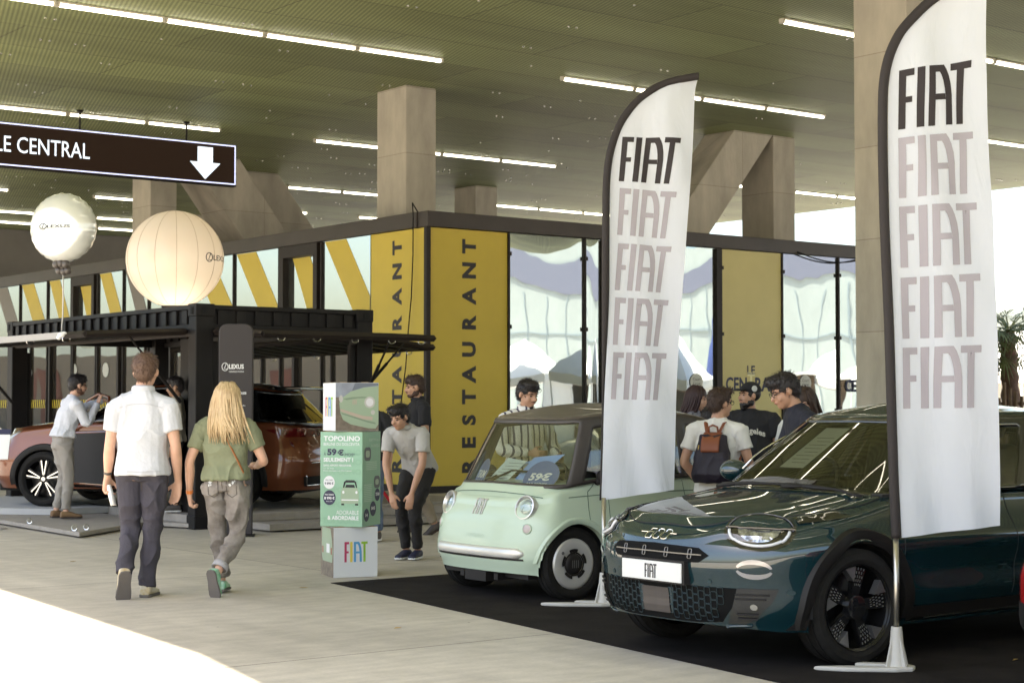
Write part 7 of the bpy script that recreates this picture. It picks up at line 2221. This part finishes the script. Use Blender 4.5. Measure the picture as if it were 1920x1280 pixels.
# top box: wide car picture on its front, coloured word on its left face
sx, sy = .40, .40
bx = boxthing('top box of the stack with a close picture of a mint car nose', (-1.45, 15.54), R(22), sx, sy, 1.29, 1.722, M_board)
ff = face_fn(sx, sy, 'f', .43); f1 = offs(ff, 'f', 1); f2 = offs(ff, 'f', 2); f3_ = offs(ff, 'f', 3)
art(bx, 'printed_photo', M_ph_ground, ff, [[(-.198, .004), (.198, .004), (.198, .30), (-.198, .30)]]); art(bx, 'printed_photo', M_ph_sky, ff, [[(-.198, .30), (.198, .30), (.198, .426), (-.198, .426)]])
art(bx, 'printed_car', M_ph_mint, f1, [[(-.155, .16), (-.13, .10), (-.06, .06), (.10, .025), (.17, .02), (.197, .06), (.197, .40), (.06, .385), (-.06, .35), (-.13, .30), (-.165, .25)]])
art(bx, 'printed_car', M_ph_shade, f2, [[(-.13, .285), (-.05, .30), (.05, .305), (.09, .30), (.09, .293), (.0, .29), (-.1, .275)], [(-.15, .165), (.10, .09), (.17, .075), (.17, .06), (.1, .075), (-.14, .15)]])
art(bx, 'printed_window', mat('photo_window', (.16, .18, .22), .4), f1, [[(-.05, .355), (-.02, .424), (.19, .424), (.197, .405), (.06, .388)]])
art(bx, 'printed_strip', M_ph_tan, f3_, [[(-.155, .175), (.05, .105), (.14, .095), (.145, .125), (.05, .135), (-.155, .198)]])
b = MB(); disc(b, (.115, .255), .050, .052, f2); disc(b, (-.150, .285), .018, .032, f2); disc(b, (.145, .165), .020, .021, f2); b.build('printed_lamp', mat('photo_ring', (.52, .50, .46), .4), bx)
b = MB(); disc(b, (.115, .255), .034, .036, f3_); b.build('printed_lamp', mat('photo_lamp', (.72, .70, .72), .3), bx)
b = MB(); fiat(b, lambda a, c: f3_(-.045 + a * .035, .235 + c * .042), n=1); b.build('printed_letter', M_ph_tan, bx)
fl = offs(face_fn(sx, sy, 'l', .43), 'l', 1)
for L_ in 'FIAT':
    b = MB(); fiat(b, lambda a, c: fl(-.11 + a * .19, .13 + c * .17), L_, n=1); b.build('printed_letter', COLS[L_], bx)

# red barrier rope seen behind the boy
b = MB(); b.tube([(-1.55, 19.9, .62), (-1.40, 20.0, .40), (-1.2, 20.1, .35), (-1.0, 20.3, .55)], .02, 8)
tag(b.build('barrier_rope', mat('rope_red', (.45, .015, .03), .8), None, smooth=True), 'drooping red barrier rope behind the bending boy', 'rope')

# ------------------------------------------------------------------ palm, fence beyond the hall
def palm(label, loc, h, seed):
    t = thing('palm_tree', label, 'palm tree', loc, 0); random.seed(seed)
    b = MB(); b.tube([(math.sin(k * .3) * .04, 0, h * k / 14) for k in range(15)], [.27 + .05 * (k % 2) - .006 * k for k in range(15)], 14); b.build('trunk', mat('palm_bark', (.12, .065, .04), .9, var=.3, vscale=8, bump=1, bscale=12), t, smooth='auto')
    b = MB()
    for k in range(46):
        az = random.random() * 2 * PI; el = random.uniform(-.5, 1.25); L_ = random.uniform(1.3, 1.9)
        d = Vector((math.cos(az) * math.cos(el), math.sin(az) * math.cos(el), math.sin(el))); P_ = []
        for i in range(6):
            s_ = i / 5; P_.append(Vector((0, 0, h)) + d * L_ * .55 * s_ + Vector((0, 0, -.35 * s_ * s_)))
        b.tube(P_, .018, 4)
        tip = P_[-1]; fwd = (P_[-1] - P_[-2]).normalized(); sd = fwd.cross(Vector((0, 0, 1))).normalized()
        for q in range(22):   # fan leaf blades
            a = R(-105 + 210 * q / 21); dr = (fwd * math.cos(a) + sd * math.sin(a) + Vector((0, 0, random.uniform(-.28, .12)))).normalized(); l2 = L_ * .5 * random.uniform(.8, 1.05)
            w_ = dr.cross(Vector((0, 0, 1))).normalized() * .022
            m_ = tip + dr * l2 * .5; e_ = tip + dr * l2 + Vector((0, 0, -.15 * l2))
            b.add([tip, m_ + w_, e_, m_ - w_], [(0, 1, 2, 3)])
    b.build('crown', mat('palm_leaf', (.15, .20, .07), .6, c2=(.26, .30, .12), vscale=3, var=.3), t, fixn=False)
palm('fan palm with reddish trunk beyond the fence at the right edge', (13.95, 48.5, 0), 3.55, 5)
palm('second fan palm farther right, its fronds entering at the right edge', (17.6, 54.0, 0), 4.2, 9)
t = thing('paling_fence', 'rough wooden paling fence of uneven stakes at the right edge', 'fence', (12.4, 45.0, 0), R(8)); random.seed(8)
b = MB()
for k in range(46):
    hh = random.uniform(1.65, 2.1); b.tube([(k * .15, 0, 0), (k * .15 + random.uniform(-.02, .02), 0, hh)], [.062, .05], 7)
b.build('stakes', mat('stake_wood', (.17, .11, .065), .85, var=.3, vscale=4), t, smooth='auto')
b = MB(); b.box(-.1, 6.9, .06, .10, 1.1, 1.2); b.box(-.1, 6.9, .06, .10, 1.5, 1.58); b.build('rail', mat('stake_wood', (0,) * 3), t)

# dry leaves on the floor
random.seed(12)
for k_, (px_, py_, lab) in enumerate(((579, 1102, 'small dry yellow leaf on the floor left of the dark carpet corner'), (1903, 1235, 'small orange leaf on the dark carpet near the right edge'), (146, 1052, 'tiny brown leaf on the floor left of the walking man'), (740, 1178, 'tiny dry leaf on the pale floor below the carpet edge'))):
    Y_ = 1.53 * F_PX / (py_ - 757); X_ = (px_ - 960) / F_PX * Y_
    b = MB(); a_ = random.random() * 6
    vs = [(0, 0, .012), (.03, .012, .016), (.055, 0, .010), (.03, -.012, .014), (.075, .003, .012)]
    b.add([(x * math.cos(a_) - y * math.sin(a_), x * math.sin(a_) + y * math.cos(a_), z) for x, y, z in vs], [(0, 1, 2, 3), (1, 4, 2)])
    o = b.build('fallen_leaf', mat('leaf_dry', (.42, .28, .08), .7), None, solid=.002); o.location = (X_, Y_, 0); tag(o, lab, 'leaf')
